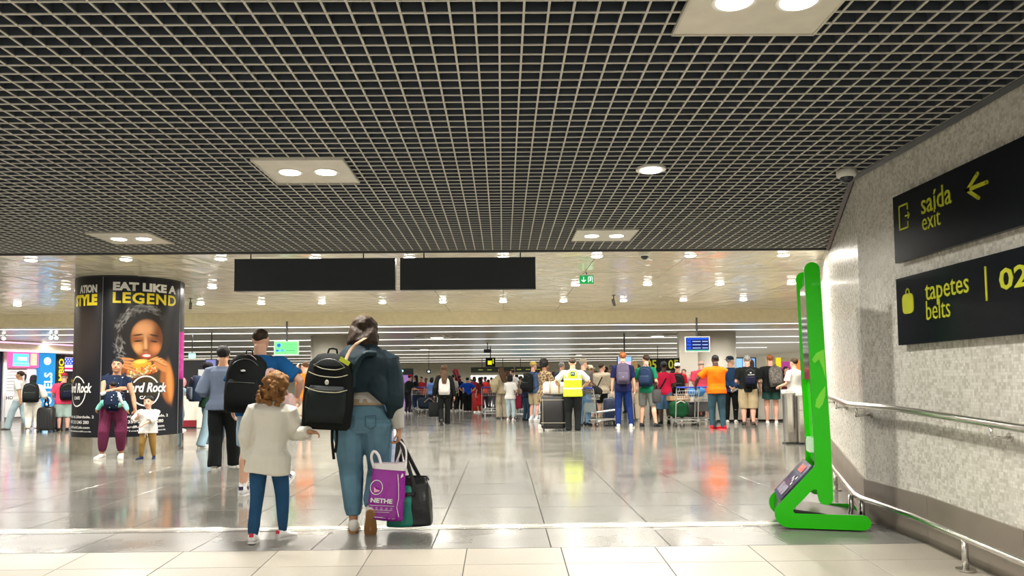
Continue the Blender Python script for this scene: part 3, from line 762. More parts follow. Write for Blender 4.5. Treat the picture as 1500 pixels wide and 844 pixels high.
def poster_art(U, Z):
    img = np.zeros(U.shape + (3,)); img[:] = (0.012, 0.013, 0.018)
    rs = np.random.RandomState(3)
    # body below, olive dark
    paint(img, ell(U, Z, 0.10, 1.28, 0.50, 0.26, 0, 0.35) * 0.8, (0.05, 0.038, 0.016))
    # hair mass
    paint(img, ell(U, Z, -0.02, 2.14, 0.52, 0.52, 0, 0.15), (0.020, 0.017, 0.016))
    for _ in range(300):
        a = rs.uniform(math.radians(35), math.radians(215)); rr = rs.uniform(0.78, 1.03)
        cu = -0.02 + 0.47 * rr * math.cos(a); cz = 2.14 + 0.47 * rr * math.sin(a)
        if a > math.radians(170): cz -= rs.uniform(0, 0.45)
        b = rs.uniform(0.01, 0.42) ** 1.3 * (0.35 + 0.65 * (a > math.radians(60)))
        paint(img, ell(U, Z, cu, cz, rs.uniform(0.025, 0.065), rs.uniform(0.005, 0.013), a + PI / 2 + rs.normal() * 0.45, 0.6) * 0.6, (b, b * 0.97, b * 0.93))
    # neck and face
    paint(img, ell(U, Z, 0.02, 1.62, 0.17, 0.2, 0, 0.3), (0.10, 0.035, 0.012))
    face = ell(U, Z, 0.02, 2.02, 0.27, 0.345, 0.06, 0.08)
    paint(img, face, (0.24, 0.085, 0.028))
    paint(img, face * ell(U, Z, -0.04, 2.20, 0.17, 0.13, 0, 0.7) * 0.9, (0.62, 0.30, 0.13))
    paint(img, face * ell(U, Z, 0.24, 2.00, 0.12, 0.36, 0, 0.6) * 0.75, (0.10, 0.03, 0.012))
    paint(img, face * ell(U, Z, -0.13, 1.86, 0.08, 0.09, 0, 0.8) * 0.8, (0.66, 0.33, 0.13))
    paint(img, face * ell(U, Z, 0.17, 1.86, 0.09, 0.09, 0, 0.8) * 0.85, (0.62, 0.22, 0.08))
    paint(img, face * ell(U, Z, -0.01, 1.93, 0.028, 0.13, 0.05, 0.7) * 0.8, (0.68, 0.36, 0.17))
    paint(img, ell(U, Z, -0.01, 1.815, 0.05, 0.022, 0, 0.5) * 0.8, (0.16, 0.05, 0.02))
    for sgn, cu in ((-1, -0.135), (1, 0.135)):
        paint(img, ell(U, Z, cu, 2.00, 0.075, 0.036, 0, 0.5) * 0.55, (0.20, 0.07, 0.03))
        paint(img, ell(U, Z, cu, 1.976, 0.066, 0.013, -0.10 * sgn, 0.35), (0.010, 0.006, 0.005))
        paint(img, ell(U, Z, cu, 2.085, 0.085, 0.013, -0.16 * sgn, 0.35), (0.025, 0.012, 0.008))
    paint(img, ell(U, Z, 0.01, 1.72, 0.088, 0.046, 0, 0.2), (0.42, 0.05, 0.035))
    paint(img, ell(U, Z, 0.01, 1.722, 0.066, 0.024, 0, 0.2), (0.75, 0.66, 0.58))
    # burger
    paint(img, ell(U, Z, -0.06, 1.44, 0.29, 0.13, 0.28, 0.15), (0.08, 0.03, 0.012))
    paint(img, ell(U, Z, -0.07, 1.57, 0.165, 0.085, 0.12, 0.12), (0.78, 0.33, 0.03))
    paint(img, ell(U, Z, -0.09, 1.615, 0.105, 0.035, 0.12, 0.5), (0.92, 0.56, 0.10))
    for _ in range(260):
        cu = rs.uniform(-0.30, 0.20); cz = 1.45 + 0.28 * (cu + 0.05) + rs.uniform(-0.075, 0.06)
        col = [(0.62, 0.09, 0.02), (0.80, 0.38, 0.05), (0.34, 0.10, 0.03), (0.72, 0.58, 0.35), (0.30, 0.30, 0.06)][rs.randint(5)]
        if cz < 1.40: col = [(0.60, 0.50, 0.34), (0.34, 0.26, 0.14), (0.20, 0.10, 0.05)][rs.randint(3)]
        paint(img, ell(U, Z, cu, cz, rs.uniform(0.012, 0.032), rs.uniform(0.008, 0.018), rs.uniform(0, PI), 0.3) * 0.9, col)
    # hands
    skin = (0.50, 0.19, 0.06); dark = (0.22, 0.07, 0.025)
    paint(img, ell(U, Z, 0.43, 1.24, 0.16, 0.36, 0.12, 0.18), (0.30, 0.10, 0.03))
    paint(img, ell(U, Z, 0.47, 1.26, 0.07, 0.32, 0.12, 0.6) * 0.8, (0.62, 0.26, 0.07))
    paint(img, ell(U, Z, 0.30, 1.56, 0.18, 0.10, -0.55, 0.2), skin)
    for k in range(4):
        cu, cz = 0.12 + 0.062 * k, 1.655 + 0.005 * k - 0.03 * k * k / 3
        paint(img, ell(U, Z, cu, cz, 0.105, 0.024, 0.42 - 0.26 * k, 0.2), dark)
        paint(img, ell(U, Z, cu, cz + 0.008, 0.10, 0.017, 0.42 - 0.26 * k, 0.3), (0.66, 0.30, 0.11))
    paint(img, ell(U, Z, -0.40, 1.50, 0.13, 0.10, 0.3, 0.2), dark)
    for k in range(4):
        cu, cz = -0.30 + 0.01 * k, 1.66 - 0.055 * k
        paint(img, ell(U, Z, cu, cz, 0.115, 0.022, -0.12 - 0.06 * k, 0.25), (0.55, 0.22, 0.08))
    # soft shade of the print towards its dark edges
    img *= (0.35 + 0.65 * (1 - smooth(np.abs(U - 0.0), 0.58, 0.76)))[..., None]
    img[img < 0.008] = 0.008
    return img
def poster(a0, a1, centre, nu, nz, art, name):
    A = np.linspace(a0, a1, nu); Zs = np.linspace(0.315, 3.10, nz)
    AA, ZZ = np.meshgrid(A, Zs); UU = np.radians(AA - centre) * PR
    rgb = art(UU, ZZ)
    ang = BASEA + np.radians(AA)
    V = np.stack([PR * np.cos(ang), PR * np.sin(ang), ZZ], -1).reshape(-1, 3)
    F = [(j * nu + i, j * nu + i + 1, (j + 1) * nu + i + 1, (j + 1) * nu + i) for j in range(nz - 1) for i in range(nu - 1)]
    me = bpy.data.meshes.new(name); me.from_pydata(V.tolist(), [], F); me.materials.append(POST_M)
    ca = me.color_attributes.new('print', 'FLOAT_COLOR', 'POINT')
    ca.data.foreach_set('color', np.concatenate([rgb.reshape(-1, 3), np.ones((nu * nz, 1))], 1).astype(np.float32).ravel())
    me.polygons.foreach_set('use_smooth', [True] * len(F)); me.update()
    return inst(name, me, pc)
PCENT = 16.0
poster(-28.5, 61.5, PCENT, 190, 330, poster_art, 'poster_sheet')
def side_art(U, Z):
    img = np.zeros(U.shape + (3,)); img[:] = (0.012, 0.012, 0.016)
    paint(img, ell(U, Z, 0.2, 2.1, 0.45, 0.6, 0, 0.5) * 0.5, (0.07, 0.05, 0.04))
    paint(img, ell(U, Z, -0.35, 1.9, 0.2, 0.5, 0, 0.4), (0.40, 0.16, 0.08))
    return img
poster(-119, -29.5, -74, 60, 90, side_art, 'poster_sheet')
def pink_art(U, Z):
    img = np.zeros(U.shape + (3,)); img[:] = (0.012, 0.012, 0.016)
    m = smooth(Z, 1.30, 1.33) * (1 - smooth(Z, 2.17, 2.2)); paint(img, m, (0.30, 0.005, 0.16))
    rs = np.random.RandomState(5)
    for _ in range(160): paint(img, ell(U, Z, rs.uniform(-.7, .7), rs.uniform(1.4, 1.8), 0.012, 0.012, 0, 0.5) * 0.5, (0.5, 0.2, 0.5))
    return img
poster(62.5, 151, 106, 60, 120, pink_art, 'poster_sheet')
for a in (-29, 62):
    G().tube([cyl(a, 0.31, PR), cyl(a, 3.1, PR)], 0.006, 6).obj('seam_strip', gloss((0.20, 0.20, 0.21)), pc)
def curved_text(txt, ang_c, z_c, w_, h_, m, bold, name='lettering', shear=0.0, off=0.010, spacing=1.0):
    me = wide(text_mesh(txt, 0.2, m, bold=bold, shear=shear, res=3, spacing=spacing), w_, h_)
    bm = bmesh.new(); bm.from_mesh(me); bmesh.ops.triangulate(bm, faces=bm.faces)
    for _ in range(2):
        es = [e for e in bm.edges if abs(e.verts[0].co.x - e.verts[1].co.x) > 0.045]
        if es: bmesh.ops.subdivide_edges(bm, edges=es, cuts=1)
        bmesh.ops.triangulate(bm, faces=bm.faces)
    for v in bm.verts:
        a = ang_c + math.degrees(v.co.x / PR); x, y, z = cyl(a, z_c + v.co.y, PR + off * 0.6); v.co = (x, y, z)
    bm.to_mesh(me); bm.free(); me.update()
    return inst(name, me, pc)
YEL = mat('yellow_lettering', (0.83, 0.67, 0.01), 0.45)
curved_text('EAT LIKE A', 17.3, 2.935, 1.14, 0.150, WHITEL, 0.011)
curved_text('LEGEND', 17.3, 2.735, 1.14, 0.195, YEL, 0.006, spacing=1.12)
curved_text('ATION', -48.5, 2.895, 0.42, 0.145, WHITEL, 0.011)
curved_text('STYLE', -53.0, 2.70, 0.58, 0.205, YEL, 0.013)
def ring_on_column(ang_c, z_c, ru, rz, th):
    g = G(); n = 48
    o = [cyl(ang_c + math.degrees((ru) * math.cos(2 * PI * i / n) / PR), z_c + rz * math.sin(2 * PI * i / n), PR + 0.005) for i in range(n)]
    q_ = [cyl(ang_c + math.degrees((ru - th) * math.cos(2 * PI * i / n) / PR), z_c + (rz - th) * math.sin(2 * PI * i / n), PR + 0.005) for i in range(n)]
    g.rings([o, q_], False).obj('logo_ring', WHITEL, pc)
for (ac, rz) in ((16.5, 0.25), (-62.5, 0.25)):
    ring_on_column(ac, 1.10, 0.25, 0.27, 0.022)
    # dark band behind the name so that it interrupts the ring
    a0, a1 = ac - 21, ac + 21
    g = G(); n = 14
    lo = [cyl(a0 + (a1 - a0) * i / n, 1.065, PR + 0.0055) for i in range(n + 1)]; hi = [cyl(a0 + (a1 - a0) * i / n, 1.245, PR + 0.0055) for i in range(n + 1)]
    g.add(lo + hi, [(i, i + 1, n + 2 + i, n + 1 + i) for i in range(n)]).obj('logo_band', mat('core_black', (0.01, 0.01, 0.012), 0.4), pc)
    curved_text('Hard Rock', ac, 1.16, 0.76, 0.17, WHITEL, 0.006, shear=0.25, off=0.014)
    curved_text('CAFE', ac, 0.985, 0.20, 0.055, WHITEL, 0.004)
    for (s_, z_, w_, h_) in (('Avenida da Liberdade, 2', 0.655, 0.86, 0.055), ('+351 213 245 280', 0.565, 0.66, 0.055), ('HardRockCafe.com', 0.475, 0.70, 0.042), ('#ThisIsHardRock', 0.405, 0.78, 0.026)):
        curved_text(s_, ac, z_, w_, h_, WHITEL, 0.002)

# ================================================================== SCREENS, SIGNS AND SHOPS
def screen(name, px, Y, w_, h_, z, frame_col, label, cat, rod=0.0, painter=None, face=None, depth=0.08):
    x = px
    t = empty(name, (x, Y, z)); tag(t, label, cat)
    G().box((0, 0, 0), (w_ + 0.05, depth, h_ + 0.05)).obj('housing', gloss(frame_col, 0.4), t)
    G().box((0, -depth / 2 - 0.004, 0), (w_, 0.006, h_)).obj('display', face, t)
    if rod:
        G().tube([(0, 0, h_ / 2), (0, 0, h_ / 2 + rod)], 0.025, 8).obj('hanger', DARKM, t)
    return t
def flat(t, name, x0, x1, z0, z1, m, y=-0.05): G().box(((x0 + x1) / 2, y, (z0 + z1) / 2), (x1 - x0, 0.004, z1 - z0)).obj(name, m, t)
SGREEN = glow('screen_green', (0.18, 0.80, 0.22), 1.0)
t = screen('info_screen', -5.585, 20, 0.58, 0.31, 2.125, (0.35, 0.55, 0.4), 'small bright green information screen hanging left of the walking woman', 'screen', 0.54, face=SGREEN)
t2 = glow('screen_blue', (0.02, 0.12, 0.85), 1.2)
G().tube([(-0.19, -0.05, 0.07), (-0.19, -0.044, 0.07)], 0.05, 20).obj('round_symbol', t2, t)
flat(t, 'text_block', -0.26, -0.20, -0.09, -0.04, t2); 
me = wide(text_mesh('1 USD', 0.05, t2, bold=0.002), 0.15, 0.05); inst('lettering', me, t, (-0.12, -0.052, -0.06), (PI / 2, 0, 0))
for k, (a, b) in enumerate(((-0.05, 0.24), (-0.05, 0.20), (-0.05, 0.24))): flat(t, 'text_line', a, b, 0.09 - k * 0.045, 0.10 - k * 0.045, glow('screen_dim', (0.08, 0.4, 0.2), 1.0))
flat(t, 'text_line', 0.0, 0.23, -0.075, -0.05, glow('screen_dim', (0.08, 0.4, 0.2), 1.0))
SNAVY = glow('screen_navy', (0.004, 0.012, 0.09), 1.0); SB = glow('screen_cell', (0.01, 0.08, 0.75), 0.9); SW = glow('screen_text', (0.35, 0.5, 0.9), 1.0)
t = screen('departures_monitor', 5.06, 20, 0.60, 0.35, 2.14, (0.55, 0.58, 0.55), 'blue arrivals monitor hanging from the low ceiling before the round column', 'screen', 0.52, face=SNAVY)
flat(t, 'title_bar', -0.29, 0.29, 0.12, 0.16, SB)
for k in range(3):
    z_ = 0.07 - 0.085 * k; flat(t, 'belt_cell', -0.28, -0.17, z_ - 0.028, z_ + 0.028, SB)
    flat(t, 'text_line', -0.13, 0.08, z_ - 0.01, z_ + 0.008, SW); flat(t, 'text_line', 0.12, 0.27, z_ - 0.01, z_ + 0.008, SW)
flat(t, 'green_footer', -0.30, 0.30, -0.175, -0.15, glow('footer', (0.1, 0.5, 0.35), 0.8))
SKY = glow('screen_sky', (0.22, 0.42, 0.95), 1.2)
t = screen('advert_screen', 4.11, 26, 0.46, 0.33, 1.85, (0.03, 0.03, 0.04), 'blue and pink screen behind the man with the purple backpack', 'screen', 0.8, face=SKY)
flat(t, 'pink_band', -0.22, 0.22, -0.12, 0.0, glow('screen_pink', (0.75, 0.42, 0.85), 1.1))
# black belt board 05 05
t = empty('belt_number_board', (5.02, 24.2, 1.71)); tag(t, 'black board showing two large yellow 05 numbers', 'sign')
G().box((0, 0, 0), (1.06, 0.08, 0.40)).obj('panel', BLACKP, t)
for x_ in (-0.36, 0.33): inst('lettering', wide(text_mesh('05', 0.2, LIME, bold=0.004), 0.32, 0.29), t, (x_, -0.045, 0), (PI / 2, 0, 0))
G().tube([(-0.15, 0, 0.2), (-0.15, 0, 0.58)], 0.012, 6).obj('antenna', DARKM, t)
for x_ in (-0.4, 0.4): G().box((x_, 0.06, -0.95), (0.05, 0.04, 1.6)).obj('post', DARKM, t)
# far signs
t = empty('suitcase_sign', (-0.56, 35, 2.10)); tag(t, 'small square sign with a yellow suitcase, far off under the ceiling', 'sign')
G().box((0, 0, 0), (0.44, 0.06, 0.42)).obj('panel', BLACKP, t)
YG = glow('sign_yellow', (0.80, 0.78, 0.02), 0.9)
G().box((-0.03, -0.034, -0.02), (0.18, 0.006, 0.18)).obj('suitcase_symbol', YG, t); G().box((0.12, -0.034, 0.05), (0.03, 0.006, 0.22)).obj('symbol_bar', YG, t)
G().tube([(0, 0, 0.2), (0, 0, 0.7)], 0.02, 6).obj('hanger', DARKM, t)
t = empty('ceiling_box', (-0.62, 31.5, 2.47)); tag(t, 'small black box hanging above the yellow suitcase sign', 'equipment box')
G().box((0, 0, 0), (0.30, 0.3, 0.13)).obj('case', DARKM, t); G().tube([(0, 0, 0), (0, 0, 0.33)], 0.02, 6).obj('hanger', DARKM, t)
for (xa, xb, lab) in ((-2.15, 0.75, 'left'), (0.82, 2.95, 'right')):
    t = empty('overhead_sign', ((xa + xb) / 2, 52, 2.03)); tag(t, 'long dark overhead sign strip far away above the crowd, the %s one' % lab, 'sign')
    G().box((0, 0, 0), (xb - xa, 0.1, 0.36)).obj('panel', mat('dark_green_sign', (0.02, 0.03, 0.02), 0.5), t)
    for x_ in (-0.8, -0.2, 0.5): G().box((x_, -0.055, 0), (0.30, 0.008, 0.06)).obj('text_block', glow('sign_dim', (0.30, 0.30, 0.05), 0.6), t)
    for x_ in (-0.7, 0.7): G().tube([(x_, 0, 0.15), (x_, 0, 0.77)], 0.02, 6).obj('hanger', DARKM, t)
# bright advertising wall at the far end of the hall
t = empty('backlit_wall', (1.3, 55, 0)); tag(t, 'long white backlit panel far behind the crowd', 'light box')
G().box((0, 0, 0.95), (7.2, 0.2, 1.5)).obj('frame', gloss((0.7, 0.7, 0.66)), t); G().box((0, -0.11, 0.95), (7.0, 0.02, 1.4)).obj('panel', glow('white_panel', (0.86, 0.90, 0.86), 0.95), t)
G().box((0.15, -0.13, 0.95), (1.6, 0.02, 0.8)).obj('blue_picture', glow('pic_blue', (0.15, 0.5, 0.7), 0.9), t)
# duty free portal, left far
t = empty('shop_portal', (-4.75, 36, 0)); tag(t, 'dark shop portal with purple light, far left of centre', 'shop front')
G().box((0, 0.3, 1.72), (1.15, 0.4, 0.30)).obj('header', gloss((0.02, 0.02, 0.03)), t)
for s_ in (-0.52, 0.52): G().box((s_, 0.3, 0.8), (0.1, 0.4, 1.6)).obj('jamb', gloss((0.10, 0.08, 0.16)), t)
G().box((0, 0.45, 0.8), (0.95, 0.05, 1.55)).obj('lit_interior', glow('purple_shop', (0.30, 0.16, 0.42), 0.8), t)
G().box((-0.18, 0.08, 1.32), (0.26, 0.05, 0.4)).obj('red_panel', glow('red_shop', (0.9, 0.02, 0.08), 0.9), t)
G().box((-0.0, 0.08, 1.76), (0.2, 0.06, 0.1)).obj('exit_light', glow('exit_cyan', (0.4, 0.95, 0.8), 1.3), t)
t = empty('small_exit_sign', (-3.45, 36, 1.72)); tag(t, 'tiny dark sign with a white figure right of the purple portal', 'sign')
G().box((0, 0, 0), (0.20, 0.05, 0.18)).obj('panel', gloss((0.02, 0.06, 0.04)), t); G().tube([(0, 0, 0), (0, 0, 1.1)], 0.012, 6).obj('hanger', DARKM, t); G().box((0, -0.03, 0), (0.09, 0.01, 0.08)).obj('symbol', WG, t)
# yellow and dark advert right of the 05 board
t = empty('yellow_advert', (7.0, 29.5, 1.5)); tag(t, 'advert panel with dark and yellow bands right of the 05 board', 'poster')
G().box((0, 0, 0), (0.62, 0.06, 0.36)).obj('yellow_band', glow('ad_yellow', (0.80, 0.66, 0.02), 0.9), t); G().box((0, 0, 0.30), (0.62, 0.06, 0.24)).obj('dark_band', gloss((0.02, 0.06, 0.04)), t); G().box((0, 0, 0.62), (0.62, 0.06, 0.40)).obj('white_band', glow('ad_white', (0.62, 0.62, 0.55), 0.7), t)
G().box((0, 0.02, -0.75), (0.08, 0.06, 1.5)).obj('post', DARKM, t)
# staff side booths behind the right desk
t = empty('promo_wall', (10.35, 28, 0)); tag(t, 'yellow, purple and orange advert wall behind the right-hand desk', 'poster')
G().box((0, 0, 1.0), (1.5, 0.1, 2.0)).obj('wall_board', CREAM, t); flat(t, 'yellow_panel', -0.42, -0.24, 1.30, 2.0, glow('promo_yellow', (0.85, 0.62, 0.02), 0.9), -0.06)
flat(t, 'purple_panel', -0.22, 0.12, 1.35, 1.85, glow('promo_purple', (0.36, 0.05, 0.22), 0.9), -0.06); flat(t, 'orange_panel', 0.13, 0.45, 1.5, 1.9, glow('promo_orange', (0.8, 0.25, 0.04), 0.9), -0.06)
t = empty('service_screens', (8.40, 26.6, 1.72)); tag(t, 'light blue service screens behind the men at the right-hand desk', 'screen')
G().box((0, 0, 0), (0.72, 0.06, 0.52)).obj('housing', DARKM, t)
for k, c in enumerate(((0.25, 0.5, 0.9), (0.35, 0.6, 0.9), (0.2, 0.4, 0.85))): flat(t, 'display', -0.33 + 0.22 * k, -0.13 + 0.22 * k, -0.22, 0.22, glow('svc_%d' % k, c, 1.0), -0.036)
flat(t, 'yellow_tag', -0.46, -0.37, -0.24, 0.26, YG, -0.03)
G().box((0, 0.02, -0.9), (0.08, 0.05, 1.6)).obj('post', DARKM, t)
t = empty('pier', (6.15, 25.6, 0)); t['kind'] = 'structure'; G().box((0, 0, 1.4), (0.62, 0.3, 2.8)).obj('pier_face', mat('column_cream', (0.82, 0.78, 0.68)), t)
# right desk
t = empty('service_desk', (7.75, 22.6, 0)); tag(t, 'long pale service desk behind the men in black on the right', 'desk')
DW = gloss((0.66, 0.64, 0.58), 0.3)
G().box((0, 0, 0.46), (3.4, 0.7, 0.80)).obj('body', DW, t); G().box((0, -0.03, 0.885), (3.5, 0.8, 0.05)).obj('worktop', gloss((0.72, 0.70, 0.66), 0.25), t); G().box((0, 0.02, 0.03), (3.35, 0.6, 0.06)).obj('plinth', DARKM, t)
for k in range(-2, 3): G().box((k * 0.68, -0.352, 0.46), (0.012, 0.01, 0.78)).obj('panel_joint', gloss((0.35, 0.34, 0.3)), t)
t = empty('low_partition', (5.4, 23.6, 0)); tag(t, 'grey waist high partition behind the trolley on the right', 'partition')
G().box((0, 0, 0.44), (0.6, 0.1, 0.88)).obj('panel', gloss((0.42, 0.40, 0.35), 0.4), t); G().box((0, 0, 0.9), (0.64, 0.14, 0.04)).obj('cap', steel(), t)
# stainless gate pillars beside the kiosk
def gate_pillar(x, y, h, r, label, door):
    t = empty('steel_pillar', (x, y, 0)); tag(t, label, 'steel pillar')
    G().rbox((0, 0, h / 2 + 0.02), (r * 2, r * 2, h), 0.02, None, 20, 0, 3.2 if not door else 7).obj('shaft', ST, t, False)
    G().rbox((0, 0, h + 0.05), (r * 2.15, r * 2.15, 0.07), 0.015, None, 20, 0, 6).obj('cap', gloss((0.72, 0.71, 0.67), 0.3), t)
    G().box((0, 0, 0.012), (r * 2.05, r * 2.05, 0.024)).obj('foot_plate', DARKM, t)
    if door: G().tube([(0, -r - 0.012, h - 0.14), (0, -r + 0.01, h - 0.14)], 0.04, 20).obj('lock', gloss((0.6, 0.6, 0.58)), t); G().box((0, -r - 0.004, h - 0.25), (r * 1.7, 0.01, 0.006)).obj('joint', DARKM, t)
gate_pillar(5.36, 14.5, 0.92, 0.095, 'round topped brushed steel pillar left of the kiosk', False)
gate_pillar(5.57, 14.4, 0.88, 0.10, 'square brushed steel pillar with a lock, half behind the kiosk', True)

# ---- shop front at the left edge
A_ = Vector((-17.9, 26.4)); B_ = Vector((-16.35, 30.2)); dv = (B_ - A_); LN = dv.length; dv.normalize()
sf = empty('shop_row', (A_.x, A_.y, 0), math.atan2(dv.y, dv.x)); tag(sf, 'shop fronts at the left edge with shutter, blue pillar and bright screens', 'shop front')
# along local x (0 at the left), facing local -y
def U_at(px): # where the sight line meets the shop front, metres along it
    d = ray(px, 560); det = d.x * (-dv.y) - d.y * (-dv.x)
    return ((d.x * A_.y - d.y * A_.x)) / (d.y * dv.x - d.x * dv.y)
us = {p: U_at(p) for p in (-20, 0, 8, 10, 38, 52, 75, 76, 88, 90, 124)}
def fbox(name, p0, p1, z0, z1, m, y=0.0, d=0.06, par=None):
    a, b = us[p0] if p0 in us else U_at(p0), us[p1] if p1 in us else U_at(p1)
    return G().box(((a + b) / 2, y, (z0 + z1) / 2), (b - a, d, z1 - z0)).obj(name, m, par or sf)
fbox('dark_bay', -20, 3, 0, 2.45, gloss((0.02, 0.02, 0.06)), 0.05)
fbox('white_post', 3, 8, 0, 2.45, gloss((0.75, 0.74, 0.72)), -0.03)
sh = fbox('shutter', 8, 52, 0.9, 1.95, gloss((0.55, 0.54, 0.52)), 0.06)
for k in range(9): fbox('shutter_slat', 8, 38, 0.95 + k * 0.11, 1.02 + k * 0.11, gloss((0.72, 0.71, 0.68)), 0.015, 0.03, None)
fbox('white_desk_panel', 6, 30, 0.12, 0.98, gloss((0.78, 0.77, 0.75), 0.3), -0.06); fbox('desk_foot', 6, 52, 0, 0.12, gloss((0.25, 0.24, 0.22)), -0.04)
fbox('side_panel', 38, 52, 0.0, 1.9, gloss((0.62, 0.60, 0.66)), -0.01)
inst('lettering', wide(text_mesh('HOTELS', 0.2, KB, bold=0.003), 0.60, 0.13), sf, (U_at(19), -0.095, 0.80), (PI / 2, 0, 0))
sc1 = fbox('promo_screen', 8, 52, 1.88, 2.42, glow('promo_magenta', (0.85, 0.10, 0.30), 1.3), -0.08, 0.1)
fbox('screen_picture', 14, 37, 2.03, 2.36, glow('promo_cyan', (0.10, 0.45, 1.0), 1.5), -0.14, 0.01); fbox('screen_picture', 14, 38, 1.92, 2.02, glow('promo_aqua', (0.15, 0.75, 0.9), 1.4), -0.14, 0.01)
fbox('screen_picture', 20, 34, 2.12, 2.24, glow('promo_whitepic', (0.85, 0.85, 1.0), 1.5), -0.15, 0.01); fbox('screen_picture', 40, 49, 1.95, 2.38, glow('promo_peach', (1.0, 0.45, 0.30), 1.4), -0.14, 0.01)
fbox('blue_pillar', 53, 75, 0, 2.40, glow('blue_sign', (0.03, 0.32, 0.72), 0.75), -0.10, 0.2)
inst('lettering', wide(text_mesh('HOTELS', 0.3, mat('pale_blue_letters', (0.6, 0.85, 1.0), 0.4, emis=0.8), bold=0.006), 1.5, 0.32), sf, (U_at(64.5), -0.21, 0.95), (PI / 2, -PI / 2, 0))
G().tube([(U_at(63), -0.20, 2.12), (U_at(63), -0.205, 2.12)], 0.14, 24).obj('round_symbol', mat('pale_blue_letters', (0.6, 0.85, 1.0)), sf)
fbox('dark_pillar', 76, 88, 0, 2.38, gloss((0.012, 0.012, 0.014)), -0.12, 0.2)
inst('lettering', wide(text_mesh('UNICÂMBIO', 0.3, glow('yellow_sign', (0.95, 0.68, 0.02), 0.9), bold=0.01), 1.95, 0.27), sf, (U_at(82), -0.23, 1.25), (PI / 2, -PI / 2, 0))
fbox('exchange_bay', 88, 135, 0, 1.75, gloss((0.02, 0.02, 0.022)), 0.1)
fbox('flag_screen', 89, 128, 1.76, 2.28, glow('flag_white', (0.85, 0.6, 0.85), 1.1), -0.05, 0.08)
fbox('flag_canton', 89, 115, 2.0, 2.26, glow('flag_blue', (0.03, 0.08, 0.65), 1.2), -0.10, 0.01)
for k in range(3): fbox('flag_stripe', 89 if k < 1 else 116, 128, 1.80 + k * 0.15 if k else 1.82, 1.87 + k * 0.15 if k else 1.89, glow('flag_red', (0.75, 0.02, 0.15), 1.1), -0.10, 0.01)
for r_ in range(3):
    for c_ in range(6): fbox('flag_star', 91 + c_ * 4 + (r_ % 2) * 2, 92.5 + c_ * 4 + (r_ % 2) * 2, 2.04 + r_ * 0.075, 2.075 + r_ * 0.075, glow('star', (0.9, 0.9, 1), 1.3), -0.108, 0.01)
fbox('yellow_counter_sign', 106, 118, 1.05, 1.45, glow('yellow_sign', (0.95, 0.68, 0.02), 0.9), -0.0, 0.05)
fbox('counter', 96, 140, 0, 0.95, gloss((0.30, 0.32, 0.36)), -0.1, 0.5)
# soffit with a cove light above the shops
so = G().prism([(-2.5, 2.42), (6.0, 2.42), (6.0, 2.79), (-2.5, 2.79)], -0.35, 1.5); so = so.obj('shop_soffit', CREAM, sf)
G().box((1.6, -0.37, 2.445), (8.2, 0.05, 0.05)).obj('cove_light', glow('cove', (0.95, 0.88, 0.98), 2.2), sf)
G().box((1.6, -0.55, 2.72), (6.0, 0.02, 0.05)).obj('painted_reflection', glow('pink_reflection', (0.9, 0.5, 0.8), 1.2), sf)  # glowing strip stands in for a pink reflection under the low ceiling, no lamp
area_light('shop_glow', (1.8, -0.8, 2.35), 3.5, 60, sf, (1, 0.93, 0.95), 0.4)
for k, px in enumerate((5, 74, 82, 300, 312)):
    p = at_depth(px, 560, 24.0)
    if k < 3: 
        t = empty('spotlight', (p.x, 24.0, LOW_Z)); tag(t, 'small white spotlight above the shops, %s' % ['at the left picture edge', 'left of the close pair', 'right of the close pair'][k], 'ceiling light')
        G().tube([(0, 0, 0), (0, 0, -0.06)], 0.02, 8).obj('stem', gloss((0.7, 0.7, 0.68)), t); G().tube([(0, 0, -0.05), (0, -0.03, -0.14)], 0.055, 14).obj('head', gloss((0.75, 0.74, 0.7)), t); G().ball((0, -0.05, -0.12), 0.05).obj('lamp_lens', LENS, t)
# ---- counter half behind the poster column
t = empty('information_counter', (-8.6, 21.6, 0)); tag(t, 'white counter with a dark red foot right of the poster column', 'counter')
G().box((-0.2, 0.3, 0.60), (1.4, 0.6, 0.76)).obj('body', gloss((0.74, 0.70, 0.62), 0.3), t); G().box((-0.35, 0.27, 0.13), (0.9, 0.6, 0.18)).obj('red_foot', gloss((0.24, 0.01, 0.02), 0.3), t); G().box((0.3, 0.28, 0.5), (0.38, 0.62, 0.98)).obj('white_end', gloss((0.80, 0.77, 0.70), 0.3), t)
G().box((-0.2, 0.3, 1.0), (1.5, 0.7, 0.04)).obj('worktop', gloss((0.7, 0.68, 0.62), 0.2), t)
t = empty('dark_booth', (-10.1, 25.5, 0)); tag(t, 'dark booth wall carrying a white notice, right of the poster column', 'booth')
G().box((0, 0.2, 1.0), (1.7, 0.3, 2.0)).obj('wall', gloss((0.015, 0.015, 0.018), 0.4), t); G().box((0.28, 0.03, 1.45), (0.40, 0.02, 0.50)).obj('notice', gloss((0.80, 0.82, 0.84)), t)
g = G(); g.box((0.40, 0.03, 1.84), (0.18, 0.02, 0.03)); g.box((0.34, 0.03, 1.86), (0.08, 0.02, 0.03), Matrix.Rotation(-0.7, 3, 'Y')); g.box((0.34, 0.03, 1.82), (0.08, 0.02, 0.03), Matrix.Rotation(0.7, 3, 'Y')); g.obj('yellow_arrow', LIME, t)
G().box((0, 0.18, 2.05), (1.8, 0.36, 0.08)).obj('cap', gloss((0.7, 0.66, 0.58)), t)
t = empty('small_monitor', (-8.95, 23.8, 1.86)); tag(t, 'small purple monitor above the man in the dark green shirt', 'screen')
